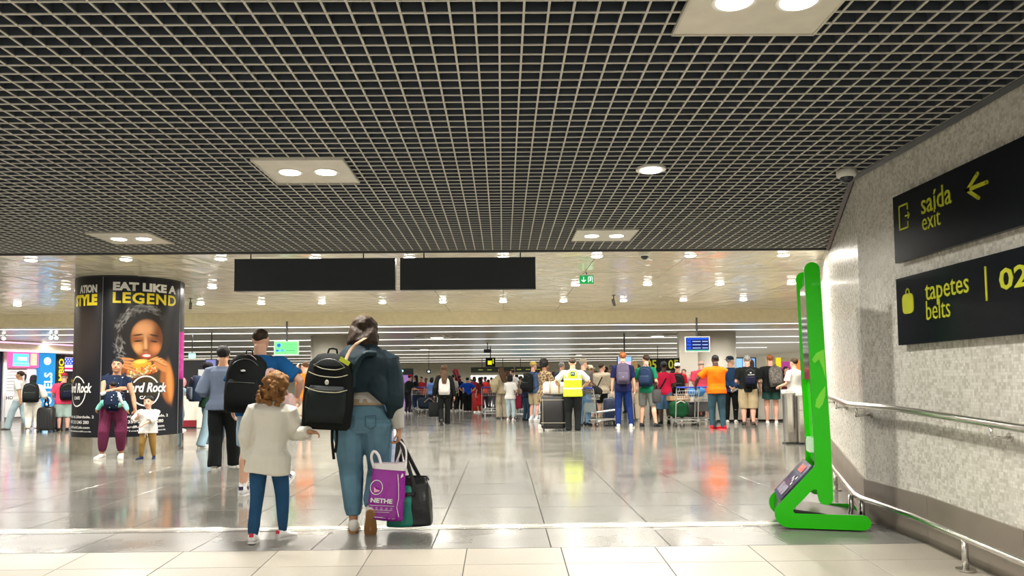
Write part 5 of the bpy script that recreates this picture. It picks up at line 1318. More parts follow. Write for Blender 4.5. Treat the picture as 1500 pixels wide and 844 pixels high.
# ------------------------------------------------------------------ bags
def backpack(info, label, col, col2=None, w_=.30, h_=.46, d_=.17, off=(0, 0, 0), strap=(0.02, 0.02, 0.02), badge=None, tilt=0.0, z=.695, both=True, side=0.0, group=None):
    H = info['H']; T0 = info['T0']
    t = empty('backpack', info['loc'], info['rz']); tag(t, label, 'backpack', group)
    M = T0 @ Matrix.Translation((off[0], -.068 * H - d_ * .5 - .012 + off[1], z * H + off[2])) @ Matrix.Rotation(tilt, 4, 'X') @ Matrix.Rotation(side, 4, 'Y')
    col2 = col2 or tuple(min(1, c * 1.35 + .006) for c in col)
    g = G(); hw = w_ / 2; hd = d_ / 2; hz = h_ / 2
    g.loft([(-hz, hw * .82, hd * .7, -hd * .75), (-hz * .9, hw * .95, hd * .9, -hd * .98), (-hz * .3, hw, hd, -hd * 1.02), (hz * .35, hw * .97, hd, -hd * .92), (hz * .75, hw * .85, hd * .95, -hd * .68), (hz * .95, hw * .58, hd * .8, -hd * .35), (hz, hw * .35, hd * .5, -hd * .1)], 20, M, 0, 3.2)
    g.obj('pack_body', cloth(col, .75, .3, .12), t, True)
    g = G(); g.loft([(-hz * .82, hw * .72, -hd * .7, -hd * 1.22), (-hz * .5, hw * .80, -hd * .7, -hd * 1.34), (-hz * .05, hw * .78, -hd * .7, -hd * 1.30), (hz * .12, hw * .66, -hd * .7, -hd * 1.08)], 18, M, 0, 3.4)
    pk = g.obj('front_pocket', cloth(col2, .75, .3, .12), t, True)
    zc = gloss(tuple(min(1, c * .4 + .10) for c in col), .4)
    g = G(); g.tube([M @ Vector((hw * .8 * math.cos(a), -hd * (.72 if abs(math.cos(a)) < .8 else .5), hz * .25 + hz * .58 * math.sin(a))) for a in [PI * i / 12 for i in range(13)]], .004, 6); g.obj('zip', zc, t)
    g = G(); g.tube([M @ Vector((-hw * .6, -hd * 1.16, hz * .02)), M @ Vector((0, -hd * 1.33, hz * .02)), M @ Vector((hw * .6, -hd * 1.16, hz * .02))], .004, 6, 3); g.obj('zip', zc, pk)
    g = G(); g.tube([M @ Vector((-.035, hd * .2, hz * .92)), M @ Vector((-.03, hd * .2, hz * 1.12)), M @ Vector((.03, hd * .2, hz * 1.12)), M @ Vector((.035, hd * .2, hz * .92))], .008, 6, 2); g.obj('grab_handle', cloth(strap), t, True)
    if badge: G().ball(M @ Vector((0, -hd * 1.32, -hz * .35)), (.028, .006, .028), M.to_3x3()).obj('badge', gloss(badge, .3), t)
    for q in (-1, 1):
        if not both and q != (1 if both is False else both): continue
        s0 = T0 @ Vector((q * .058 * H, -.062 * H, .775 * H)); 
        pts = [M @ Vector((q * hw * .35, hd * .9, hz * .75)), T0 @ Vector((q * .058 * H, -.055 * H, .805 * H)), T0 @ Vector((q * .062 * H, -.005 * H, .838 * H)), T0 @ Vector((q * .070 * H, .050 * H, .79 * H)), T0 @ Vector((q * .080 * H, .078 * H, .71 * H)), T0 @ Vector((q * .100 * H, .03 * H, .62 * H)), M @ Vector((q * hw * .85, hd * .8, -hz * .65))]
        g = G(); g.tube(pts, .024, 8, 3, sq=.30, up=(1, 0, 0)); g.obj('shoulder_strap', cloth(strap, .8, .2), t, True)
    return t, M

def hanging_bag(name, p, w_, h_, d_, col, label, cat='bag', rz=0.0, strap=.25, rot=(0, 0, 0), top_m=None):
    """soft bag hanging from a point p by two handles"""
    t = empty(name, p, rz); tag(t, label, cat)
    g = G(); M = Euler(rot).to_matrix().to_4x4()
    g.loft([(-strap - h_, w_ * .42, d_ * .4, -d_ * .4), (-strap - h_ * .95, w_ * .48, d_ * .5, -d_ * .5), (-strap - h_ * .4, w_ * .5, d_ * .5, -d_ * .5), (-strap - h_ * .08, w_ * .47, d_ * .30, -d_ * .30), (-strap, w_ * .45, d_ * .16, -d_ * .16)], 18, M, 0, 3.5)
    g.obj('bag_body', cloth(col, .6, .4), t, True)
    for q in (-1, 1):
        g = G(); g.tube([M @ Vector((-w_ * .28, q * d_ * .2, -strap - h_ * .1)), M @ Vector((-w_ * .1, q * .01, -.03)), M @ Vector((0, 0, 0)), M @ Vector((w_ * .1, q * .01, -.03)), M @ Vector((w_ * .28, q * d_ * .2, -strap - h_ * .1))], .010, 6, 3); g.obj('handle', cloth(tuple(c * .8 for c in col)), t, True)
    return t

def suitcase(p, w_, h_, d_, col, label, rz=0.0, ribs=5, handle=.0, band=None, group=None):
    t = empty('suitcase', p, rz); tag(t, label, 'suitcase', group)
    wz = .05
    G().rbox((0, 0, wz + h_ / 2), (w_, d_, h_), min(.05, d_ * .2), None, 24, 0, 5).obj('shell', gloss(col, .38), t, True)
    if not band:
        for k in range(ribs):
            x_ = (k + .5) / ribs * w_ * .8 - w_ * .4
            for q in (-1,): G().box((x_, q * (d_ / 2 + .001), wz + h_ / 2), (w_ * .05, .008, h_ * .82)).obj('rib', gloss(tuple(c * 1.3 + .004 for c in col), .4), t)
    else:
        for z_ in (.18, .86): G().box((0, 0, wz + h_ * z_), (w_ * 1.006, d_ * 1.006, .012)).obj('trim_band', gloss(band, .35), t)
        g = G(); g.box((-w_ * .42, -d_ / 2 - .002, wz + h_ / 2), (.008, .006, h_ * .8)); g.obj('edge_line', gloss(band, .35), t)
    for (a, b) in ((-1, -1), (1, -1), (-1, 1), (1, 1)):
        wv = G().tube([(a * w_ * .40 - .012, b * d_ * .36, .026), (a * w_ * .40 + .012, b * d_ * .36, .026)], .026, 14).obj('wheel', gloss((.02, .02, .02), .5), t)
        G().box((a * w_ * .40, b * d_ * .36, .05), (.04, .04, .03)).obj('fork', gloss((.05, .05, .05)), wv)
    G().tube([(-.06, 0, wz + h_ - .005), (-.055, 0, wz + h_ + .025), (.055, 0, wz + h_ + .025), (.06, 0, wz + h_ - .005)], .009, 8).obj('carry_handle', gloss((.02, .02, .02), .5), t)
    if handle:
        g = G(); 
        for q in (-1, 1): g.tube([(q * .09, d_ * .3, wz + h_ - .01), (q * .09, d_ * .3, wz + h_ + handle)], .008, 8)
        g.tube([(-.10, d_ * .3, wz + h_ + handle), (.10, d_ * .3, wz + h_ + handle)], .014, 8); g.obj('telescopic_handle', gloss((.25, .25, .25), .3), t)
    return t

TS = mat('trolley_steel', (0.60, 0.60, 0.58), 0.3, 0.9)
def trolley(p, rz, label, blue=True, group='luggage trolleys in the hall', panel=None):
    """airport luggage trolley, handle at local -y, front at +y"""
    t = empty('luggage_trolley', p, rz); tag(t, label, 'luggage trolley', group)
    hw = .31
    for q in (-1, 1):
        g = G(); g.tube([(q * hw, -.36, .11), (q * hw, -.40, .45), (q * hw, -.46, .95), (q * hw, -.50, 1.02)], .016, 8, 2); g.obj('upright', TS, t, True)
        g = G(); g.tube([(q * hw, -.38, .14), (q * .27, .1, .17), (q * .19, .50, .15)], .016, 8, 2); g.obj('side_rail', TS, t, True)
    G().tube([(-hw - .02, -.50, 1.02), (hw + .02, -.50, 1.02)], .022, 10).obj('handlebar', gloss((.02, .04, .35) if blue else (.08, .08, .09), .4), t, True)
    g = G()
    for q in (-1, 1): g.tube([(q * .24, -.49, .99), (q * .24, -.46, .90)], .01, 6)
    g.obj('brake_lever', TS, t)
    g = G(); 
    for k in range(9): x_ = -.26 + .065 * k; g.tube([(x_, -.46, .93), (x_, -.42, .72), (x_, -.26, .72), (x_, -.22, .84)], .004, 5)
    for (y_, z_) in ((-.46, .93), (-.42, .72), (-.22, .84), (-.26, .72)): g.tube([(-hw + .02, y_, z_), (hw - .02, y_, z_)], .006, 6)
    g.obj('basket', TS, t)
    g = G(); g.box((0, .06, .165), (.46, .84, .012)); 
    for k in range(5): g.box((-.20 + .10 * k, .06, .178), (.03, .86, .012))
    g.tube([(-.19, .49, .17), (-.17, .50, .24), (.17, .50, .24), (.19, .49, .17)], .012, 6)
    g.obj('deck', gloss((.40, .40, .38), .4), t)
    if panel: G().box((0, -.405, .50), (.56, .012, .26)).obj('advert_panel', gloss(panel, .4), t)
    for (x_, y_) in ((-.30, -.36), (.30, -.36), (0, .40)):
        wv = G().tube([(x_ - .018, y_, .062), (x_ + .018, y_, .062)], .062, 18).obj('wheel', gloss((.03, .03, .03), .5), t)
        G().tube([(x_ - .022, y_, .062), (x_ + .022, y_, .062)], .028, 12).obj('hub', TS, wv)
        G().box((x_, y_, .125), (.05, .05, .05)).obj('fork', TS, wv)
    G().box((0, -.36, .10), (.62, .03, .03)).obj('axle_bar', TS, t)
    return t
# ================================================================== THE FIGURES, near ones first
def fig(px, py, head, **k):
    loc = on_floor(px, py); k['rz'] = k.get('rz', 0) - math.atan2(loc.x, loc.y); hz = at_depth(px, head, loc.y).z
    k.setdefault('H', hz / k.pop('hk', 1.0)); return person('person', at=loc, **k)
# ---- walking woman with bags
WO = person('w', at=on_floor(531, 781), H=1.73, rz=math.radians(2), skin='tan', hair=('bob', 'dbrown'), top=(0.46, 0.45, 0.41), sleeve='long', bottom=(0.12, 0.235, 0.32), leg='crop', loose=1.0,
            shoes=(0.72, 0.70, 0.64), near=2, female=True, build=1.22, hemz=.60, socks=None,
            label='person in blue jeans, dark jacket over the shoulders, walking away with a purple bag',
            pose=dict(lean=.05, nod=-.28, side=0.0, hips=(.0, 0, -.005), feet={'L': (-.045, .03, 0, 0, -.15), 'R': (.050, -.085, .075, -1.12, -.18)}, hairscale=1.22,
                      hands={'L': (-.225, -.10, .505), 'R': (.170, -.02, .475)}, hdirL=(-.5, .1, -.5), palmL=(-.1, -.2, -1), hdirR=(0, .05, -1), palmR=(-1, 0, 0), curlR=1.1, curlL=.9,
                      sole=(0.30, 0.15, 0.05), topname='sweater'))
wi = WO; H = 1.73; T0 = wi['T0']; wl = wi['loc']
JK = cloth((0.016, 0.030, 0.040), .6, .5, .3)
g = G()
g.loft([(.655 * H, .118 * H, .075 * H, -.095 * H), (.70 * H, .132 * H, .085 * H, -.112 * H), (.76 * H, .136 * H, .085 * H, -.112 * H), (.81 * H, .128 * H, .07 * H, -.10 * H), (.845 * H, .100 * H, .055 * H, -.085 * H), (.880 * H, .060 * H, .04 * H, -.070 * H), (.905 * H, .045 * H, .02 * H, -.060 * H)], 22, T0, 0, 2.4)
s0, e0, w0 = wi['sh']['R'], wi['el']['R'], wi['wr']['R']
g.tube([s0 + Vector((-.06, 0, .02)), s0 + Vector((.01, -.0, 0)), s0.lerp(e0, .5) + Vector((.0, -.01, 0)), e0 + Vector((-.01, -.02, .0)), e0.lerp(w0, .25) + Vector((-.01, -.03, 0)), e0.lerp(w0, .62) + Vector((-.05, -.03, 0))], [.090, .096, .100, .094, .078, .02], 14)
g.tube([s0 + Vector((-.14, -.06, -.05)), s0.lerp(e0, .6) + Vector((-.11, -.09, -.02)), e0 + Vector((-.06, -.08, -.04))], [.09, .085, .03], 12)
soft(g.obj('jacket', JK, wi['root']), .0085, 1, .011, 5.0)
# loose sleeve lying over the back
g = G(); g.tube([T0 @ Vector((.13, -.19, 1.43)), T0 @ Vector((.03, -.215, 1.42)), T0 @ Vector((-.04, -.205, 1.30)), T0 @ Vector((-.05, -.19, 1.16))], [.04, .045, .042, .036], 12, 4, sq=.55)
soft(g.obj('jacket_sleeve', JK, wi['root']), .0085, 1, .006, 8.0)
g = G(); g.loft([(.592 * H, .106 * H, .068 * H, -.072 * H), (.620 * H, .102 * H, .068 * H, -.070 * H)], 22, T0, 0, 2.3); g.obj('waistband', cloth((0.36, 0.28, 0.19), .8, .3), wi['root'], True)
g = G()
for q in (-1, 1):
    c = [(q * .135, -.148, .93), (q * .035, -.152, .93), (q * .035, -.157, .85), (q * .085, -.160, .825), (q * .135, -.152, .85), (q * .135, -.148, .93)]
# back pockets outlined with stitching
for q in (-1, 1):
    t_ = G(); t_.tube([(q * .125, -.160, .945), (q * .045, -.164, .94), (q * .045, -.172, .86), (q * .085, -.174, .838), (q * .125, -.166, .86), (q * .125, -.160, .945)], .0035, 5)
    t_.obj('back_pocket_seam', cloth((0.06, 0.11, 0.16)), wi['root'])
# her rucksack, slung on the left shoulder
t, BM = backpack(wi, 'black backpack with pale zips slung on the left shoulder of the walking person in jeans', (0.010, 0.012, 0.012), (0.020, 0.025, 0.026), w_=.39, h_=.60, d_=.22, off=(-.235, .03, 0), z=.655, both=-1, tilt=-.02, side=.06)
ZP = gloss((0.42, 0.40, 0.28), .35)
for (z_, y_, w2) in ((.14, -.117, .15), (.02, -.155, .16), (.20, -.09, .12)):
    G().tube([BM @ Vector((-w2, y_ * .8, z_)), BM @ Vector((-w2 * .4, y_ * 1.07, z_ - .03)), BM @ Vector((w2 * .5, y_ * 1.05, z_ - .035)), BM @ Vector((w2, y_ * .8, z_ - .01))], .0035, 6, 3).obj('zip', ZP, t)
G().ball(BM @ Vector((.01, -.17, .06)), (.016, .01, .02)).obj('zip_puller', gloss((.6, .6, .55), .3), t)
G().box(BM @ Vector((.12, -.10, .235)), (.085, .012, .035), Euler((0, .55, 0)).to_matrix()).obj('yellow_tag', gloss((0.62, 0.75, 0.05), .5), t)
for k, x_ in enumerate((.05, .085)):
    G().tube([BM @ Vector((x_, -.02, -.27)), BM @ Vector((x_ + .02, -.09, -.38)), BM @ Vector((x_ + .045 - k * .03, -.09, -.52 + .05 * k))], .011, 6, 3, sq=.3).obj('dangling_strap', cloth((.012, .012, .012)), t)
G().tube([BM @ Vector((.12, -.08, .23)), T0 @ Vector((-.07, -.22, 1.46)), T0 @ Vector((.0, -.19, 1.53)), T0 @ Vector((.04, -.10, 1.57))], .014, 8, 3, sq=.35, up=(1, 0, 0)).obj('beige_strap', cloth((0.42, 0.29, 0.20)), t)
# ---- purple carrier bag
hp = Matrix.Translation(wl) @ Matrix.Rotation(math.radians(2), 4, 'Z') @ (wi['wr']['R'] + Vector((0, 0, -.085)))
PUR = mat('purple_plastic', (0.30, 0.008, 0.32), 0.22, 0, 0.5, 9, 0.15, 4, coat=.3)
PW_ = gloss((0.80, 0.76, 0.78), .4)
pb = empty('carrier_bag', hp); tag(pb, 'shiny purple plastic carrier bag with white handles and white print', 'bag')
M = Matrix.Translation((-.085, -.05, -.39)) @ Euler((0, .10, .12)).to_matrix().to_4x4()
g = G()
g.loft([(-.235, .115, .05, -.05, .03), (-.222, .130, .068, -.068, .02), (-.1, .142, .075, -.075), (.08, .136, .062, -.062), (.195, .130, .055, -.050)], 26, M, 0, 3.6)
soft(g.obj('bag_body', PUR, pb), .008, 0, .005, 12)
g = G(); ring_o = []; ring_i = []
for j in range(24):
    a = 2 * PI * j / 24; cs, sn = math.cos(a), math.sin(a)
    x_, y_ = .134 * math.copysign(abs(cs) ** .55, cs), .057 * math.copysign(abs(sn) ** .55, sn)
    ring_o.append(M @ Vector((x_, y_, .165))); ring_i.append((M @ Vector((x_ * 1.0, y_ * 1.0, .215 + .02 * cs))))
g.rings([ring_o, ring_i, [M @ Vector((((M.inverted() @ p).x) * .93, ((M.inverted() @ p).y) * .85, .205)) for p in ring_i], [M @ Vector((((M.inverted() @ p).x) * .90, ((M.inverted() @ p).y) * .8, .13)) for p in ring_i]], False)
g.obj('white_rim', PW_, pb)
g = G(); g.tube([M @ Vector((-.12, -.045, .17)), M @ Vector((-.150, -.05, .25)), M @ Vector((-.135, -.05, .30)), M @ Vector((-.095, -.05, .27)), M @ Vector((-.065, -.05, .19))], .011, 8, 4, sq=.5); g.obj('handle', PW_, pb, True)
g = G(); g.tube([M @ Vector((.04, .05, .19)), M @ Vector((.075, .05, .33)), Vector((0, 0, 0)), M @ Vector((.115, .0, .33)), M @ Vector((.125, -.04, .17))], .008, 8, 4, sq=.5); g.obj('handle', PW_, pb, True)
def on_bag(x_, z_, lift=.009):
    k_ = .075 if z_ < 0 else .075 - z_ * .07
    return M @ Vector((x_, -k_ - lift + .0 * abs(x_), z_))
def bag_text(txt, x_, z_, w_, h_, bold=.002):
    me = wide(text_mesh(txt, .1, PW_, bold=bold), w_, h_)
    for v in me.vertices: v.co = on_bag(x_ + v.co.x, z_ + v.co.y, .010)
    inst('print_lettering', me, pb)
bag_text('NETHE', -.035, -.075, .17, .036, .004)
for z_, w_ in ((-.115, .19), (-.150, .15), (-.165, .13)):
    g = G(); g.tube([on_bag(-.03 - w_ / 2, z_), on_bag(-.03 + w_ / 2, z_ + .004)], .0016, 5); g.obj('print_line', PW_, pb)
for z_ in (-.130, -.142): bag_text('o  o  o  o  o', -.03, z_, .17, .006, 0)
bag_text('www...  ..  ...', .0, -.205, .16, .009)
g = G(); n = 28
g.tube([on_bag(-.085 + .047 * math.cos(2 * PI * i / n), .025 + .055 * math.sin(2 * PI * i / n)) for i in range(n + 1)], .0028, 5); g.obj('print_ring', PW_, pb)
g = G(); g.add([on_bag(-.10, -.015), on_bag(-.06, -.005), on_bag(-.055, .005), on_bag(-.085, .01), on_bag(-.105, .03)], [(0, 1, 2, 3, 4)]).obj('print_mark', gloss((.8, .35, .6)), pb)
g = G(); g.tube([on_bag(.07, .14), on_bag(.085, .05), on_bag(.095, -.05), on_bag(.088, -.12), on_bag(.11, -.19)], .0028, 5); g.obj('print_edge_line', PW_, pb)
g = G(); g.add([on_bag(.095, .11), on_bag(.115, .125), on_bag(.11, .15), on_bag(.098, .135)], [(0, 1, 2, 3)]).obj('print_mark', PW_, pb)
# ---- green and black tote
TEAL = mat('teal_fabric', (0.010, 0.24, 0.165), 0.5, 0, 0.3, 20, 0.1, 5); TBK = mat('tote_black', (0.012, 0.014, 0.016), 0.38, 0, 0.5, 20, 0.2, 5)
tb = empty('tote_bag', hp); tag(tb, 'green and black tote bag hanging behind the purple bag', 'bag')
M2 = Matrix.Translation((.075, .10, -.50)) @ Euler((0, -.04, -.1)).to_matrix().to_4x4()
g = G(); g.loft([(-.20, .165, .07, -.07), (-.185, .180, .085, -.085), (0, .178, .085, -.085), (.14, .16, .05, -.05), (.19, .15, .02, -.02)], 26, M2, 0, 4.5)
soft(g.obj('bag_body', TBK, tb), .009, 0, .005, 9)
g = G(); g.loft([(-.196, .115, .07, -.085, -.07), (-.18, .118, .085, -.098, -.07), (0, .110, .085, -.098, -.065), (.13, .095, .05, -.064, -.055)], 22, M2, 0, 5)
soft(g.obj('green_front', TEAL, tb), .009, 0, .003, 9)
G().tube([M2 @ Vector((-.18, -.100, .065)), M2 @ Vector((-.05, -.105, .065)), M2 @ Vector((.06, -.100, .065))], .016, 8, sq=.3, up=(0, 0, 1)).obj('black_band', TBK, tb)
G().tube([M2 @ Vector((-.14, -.0, .19)), M2 @ Vector((0, 0, .20)), M2 @ Vector((.15, 0, .19)), M2 @ Vector((.165, 0, .16))], .008, 8).obj('zip_edge', TBK, tb)
for (xa, xb, y_) in ((-.11, .05, -.05), (-.06, .09, .05)):
    G().tube([M2 @ Vector((xa, y_ - .02, -.02)), M2 @ Vector((xa, y_ * 1.2, .13)), Vector((-.005, 0, .005)), Vector((.012, 0, .005)), M2 @ Vector((xb, y_ * 1.2, .15)), M2 @ Vector((xb + .02, y_, -.02))], .016, 8, 0, sq=.3, up=(1, 0, 0)).obj('handle', TBK, tb)

# ---- little girl
CH = person('c', at=on_floor(393, 793), H=1.255, rz=0.0, skin='tan', hair=('curly', 'honey'), top=cloth((0.68, 0.66, 0.59), .55, .5, .06), sleeve='long', fit='loose', hemz=.415, bottom=(0.022, 0.075, 0.16), leg='slim', loose=.97,
            shoes=(0.78, 0.77, 0.74), near=2, female=True, build=1.08,
            label='child with curly hair in a loose white shirt and blue jeans, walking hand in hand',
            pose=dict(side=.07, nod=-.25, yaw=.75, headscale=1.12, hairscale=1.22, flare=.002, collar=1, feet={'L': (-.075, -.06, .0, -.12, -.1), 'R': (.075, .06, 0, 0, .55)},
                      hands={'L': (-.150, .02, .50), 'R': (.255, -.055, .665)}, elbowR=(.3, .3, -1), hdirR=(.8, .1, -.1), palmR=(0, -.3, -1), curlR=.9, heel_tab=(0.6, 0.02, 0.04)))
# ---- man in blue T-shirt
MB = person('m', at=on_floor(378, 726), H=1.80, rz=0.0, skin='light', hair=('crop', 'dbrown'), top=(0.012, 0.095, 0.27), sleeve='short', fit='loose', bottom=(0.33, 0.45, 0.56), leg='shorts', loose=1.05,
            shoes=(0.74, 0.74, 0.74), socks=(0.75, 0.75, 0.73), near=1, build=1.14, hemz=.475,
            label='person in a blue shirt and pale denim shorts with a big black backpack, walking away',
            pose=dict(lean=.04, feet={'L': (-.090, 0, 0, 0, -.05), 'R': (.085, .32, .03, .5, .1)}, hands={'L': (-.175, .04, .52), 'R': (.205, .10, .590)}, elbowR=(.8, -.4, -.2), hdirR=(.2, .3, -.7), heel_tab=(0.02, 0.02, 0.08), stripe=(0.02, 0.02, 0.08), curlR=.9))
t, M_ = backpack(MB, 'large black backpack on the person in the blue shirt', (0.008, 0.008, 0.009), (0.013, 0.013, 0.014), w_=.43, h_=.62, d_=.24, off=(-.06, 0, 0), z=.665, strap=(.01, .01, .012), side=.05)
G().ball(M_ @ Vector((.0, -.135, .13)), (.026, .006, .012), M_.to_3x3()).obj('logo_badge', gloss((.6, .6, .6), .3), t)
g = G(); g.tube([M_ @ Vector((-.02, -.06, .30)), M_ @ Vector((.05, -.07, .30)), M_ @ Vector((.15, -.03, .20)), M_ @ Vector((.20, .02, .06))], .009, 8, 3, sq=.4); g.obj('pale_edge', cloth((.55, .40, .38)), t)
pj = empty('pink_jacket', MB['loc']); tag(pj, 'pale pink jacket bunched over the arm of the person in the blue shirt', 'jacket')
g = G(); g.tube([(.10, -.16, 1.34), (.17, -.16, 1.22), (.23, -.10, 1.02), (.30, -.02, .92)], [.08, .15, .13, .05], 14, 3); g.ball((.19, -.16, 1.12), (.12, .09, .18)); g.ball((.32, .0, .98), (.08, .08, .13))
soft(g.obj('cloth_folds', cloth((0.60, 0.42, 0.41), .85, .6, .1), pj), .014, 1, .012, 6)

# ---- grey-blue top, black trousers
fig(325, 687, 508, rz=math.radians(-12), skin='tan', hair=('short', 'black'), top=(0.13, 0.16, 0.23), sleeve='elbow', fit='loose', bottom=(0.006, 0.006, 0.007), leg='wide', shoes=(.62, .58, .52), near=1, female=True, build=1.04, hemz=.48,
    label='person in a grey blue top and wide black trousers walking behind the blue shirt', pose=dict(hairscale=1.1, hands={'L': (-.13, .1, .62)}, feet={'L': (-.055, .0, 0, 0, 0), 'R': (.06, .18, 0, 0, 0)}))
P5 = fig(303, 655, 530, hk=1.02, rz=math.radians(-72), skin='tan', hair=('short', 'black'), top=(0.022, 0.055, 0.038), sleeve='short', fit='loose', bottom=(0.26, 0.38, 0.46), leg='wide', shoes=(.7, .69, .66), near=1, build=1.0,
    hat=('backcap', (.02, .02, .025)), label='person in a dark green shirt and cap with pale jeans, seen from the side', pose=dict(feet={'L': (-.06, .06, 0, 0, 0), 'R': (.06, -.08, 0, 0, 0)}, hands={'R': (.08, .22, .70), 'L': (-.10, .2, .62)}))
backpack(P5, 'navy and grey backpack with a brown base on the person in dark green', (0.020, 0.032, 0.060), (0.17, 0.21, 0.26), w_=.34, h_=.50, d_=.22, z=.70)
sc_loc = on_floor(314, 648)
suitcase(sc_loc, .40, .62, .26, (0.010, 0.016, 0.040), 'dark navy suitcase standing behind the black trousers, under the red bag', .3)
rb = empty('red_bag', sc_loc + Vector((0, 0, .70))); tag(rb, 'bright red bag set on the dark navy suitcase', 'bag')
g = G().rbox((0, 0, .23), (.36, .26, .44), .08, None, 20, 0, 3); g.obj('bag_body', cloth((.42, .012, .02), .7, .4), rb, True); G().tube([(-.18, -.12, .22), (0, -.145, .24), (.18, -.12, .22)], .02, 8).obj('black_band', cloth((.02, .02, .02)), rb); G().tube([(-.06, 0, .44), (0, 0, .50), (.06, 0, .44)], .01, 6).obj('handle', cloth((.02, .02, .02)), rb)

# ---- mother, baby and toddler in front of the column
def dotted():
    m = cloth((0.012, 0.020, 0.045)).copy(); m.name = 'navy_with_white_dots'; nt = m.node_tree; N, L = nt.nodes, nt.links; B = N['Principled BSDF']
    tc = N.new('ShaderNodeTexCoord'); v = N.new('ShaderNodeTexVoronoi'); v.inputs['Scale'].default_value = 18; L.new(tc.outputs['Object'], v.inputs['Vector'])
    lt = N.new('ShaderNodeMath'); lt.operation = 'LESS_THAN'; lt.inputs[1].default_value = .17; L.new(v.outputs['Distance'], lt.inputs[0])
    mx = N.new('ShaderNodeMix'); mx.data_type = 'RGBA'; L.new(lt.outputs[0], mx.inputs[0]); mx.inputs[6].default_value = (0.012, 0.020, 0.045, 1); mx.inputs[7].default_value = (.6, .62, .66, 1)
    L.new(mx.outputs[2], B.inputs['Base Color']); return m
DOT = dotted()
MO = person('mo', at=on_floor(165, 672), H=1.63, rz=PI + .33, skin='tan', hair=('short', 'black'), top=DOT, sleeve='cap', bottom=(0.145, 0.028, 0.070), leg='crop', loose=1.08, shoes=(.70, .67, .58), near=2, female=True, build=1.06, faces=True,
            label='person in maroon trousers and a dotted navy top carrying a baby before the poster column',
            pose=dict(side=-.06, yaw=.10, headscale=1.06, hairscale=1.03, feet={'R': (.100, .0, 0, 0, .45), 'L': (-.075, .0, 0, 0, -.05)}, hands={'R': (-.045, .145, .700), 'L': (-.215, .09, .455)}, elbowR=(1, -.3, -.5), elbowL=(-.5, -.5, -.2), hdirR=(-1, .15, .1), palmR=(0, -1, -.1), curlR=.15, hdirL=(-.15, .2, -.9), palmL=(0, .4, -.6), curlL=.8))
b_at = MO['loc'] + Vector((.06, -.17, .555))
BA = person('b', at=b_at, H=.66, rz=0.0, skin='tan', hair=('short', 'black'), top=(0.42, 0.45, 0.46), sleeve='long', bottom=(0.22, 0.60, 0.50), leg='slim', loose=1.35, shoes=None, near=2, build=1.25,
            label='baby with dark hair and mint leggings strapped to the chest of the parent',
            pose=dict(headscale=1.55, yaw=-.9, feet={'L': (-.37, -.05, .33, -.5, 0), 'R': (.40, -.06, .31, -.5, 0)}, kneeL=(-1, .6, .9), kneeR=(1, .6, .9), hands={'L': (-.22, -.02, .75), 'R': (.30, -.02, .42)}))
car = empty('baby_carrier', b_at); tag(car, 'navy baby carrier with white dots around the baby', 'baby carrier')
g = G(); g.loft([(.27, .10, .06, -.085), (.34, .125, .06, -.105), (.44, .12, .05, -.10), (.52, .105, .04, -.082), (.55, .09, .03, -.06)], 20, None, 0, 2.6)
soft(g.obj('carrier_panel', DOT, car), .009, 1, .002, 8)
G().tube([(-.10, .02, .555), (0, -.05, .565), (.10, .02, .555)], .016, 8, 3).obj('grey_edge', cloth((.40, .42, .44)), car)
for q in (-1, 1): G().tube([(q * .09, -.02, .50), (q * .13 - .03, .06, .66), (q * .13 - .04, .12, .80), (q * .13 - .04, .22, .84)], .026, 8, 3, sq=.4, up=(1, 0, 0)).obj('shoulder_strap', DOT, car)
G().tube([(-.16, .10, .33), (0, -.02, .32), (.16, .10, .33)], .03, 8, 3, sq=.5, up=(0, 0, 1)).obj('waist_belt', DOT, car)
TO = person('to', at=on_floor(216, 673), H=.96, rz=PI + .22, skin='light', hair=('short', 'black'), top=(0.70, 0.69, 0.66), sleeve='elbow', fit='big', hemz=.44, bottom=(0.27, 0.155, 0.045), leg='slim', loose=1.12, shoes=(0.012, 0.022, 0.07), near=2, build=1.15, faces=True,
            label='toddler in a white shirt and mustard trousers holding hands before the poster column',
            pose=dict(headscale=1.50, flare=.006, hairscale=1.04, yaw=.15, nod=-.05, feet={'R': (.10, .02, 0, 0, .5), 'L': (-.095, -.03, 0, 0, -.15)}, hands={'R': (.13, .10, .735), 'L': (.02, .18, .60)}, elbowR=(.6, .2, -.9), elbowL=(-.9, .1, -.4), hdirR=(.2, .2, .9), palmR=(0, -1, 0), curlR=.8, curlL=.4))
G().tube([(.01, .105, .47), (.015, .12, .42), (.018, .115, .36)], .004, 6).obj('drawstring', gloss((.8, .78, .7)), TO['root'])
G().tube([(-.01, .105, .47), (-.012, .12, .41), (-.02, .115, .38)], .004, 6).obj('drawstring', gloss((.8, .78, .7)), TO['root'])
# ================================================================== THE CROWD
BK = (0.008, 0.008, 0.009); WH = (0.72, 0.71, 0.68); NAVY = (0.010, 0.018, 0.055); DEN = (0.10, 0.19, 0.30); DDEN = (0.020, 0.045, 0.075); KH = (0.42, 0.34, 0.21); BEI = (0.42, 0.36, 0.27)
SIDE_R, SIDE_L = -1.35, 1.35      # turned to the right / to the left of the picture
def hold(z=.62, f=.22, w=.06): return {'L': (-w, f, z), 'R': (w, f, z)}
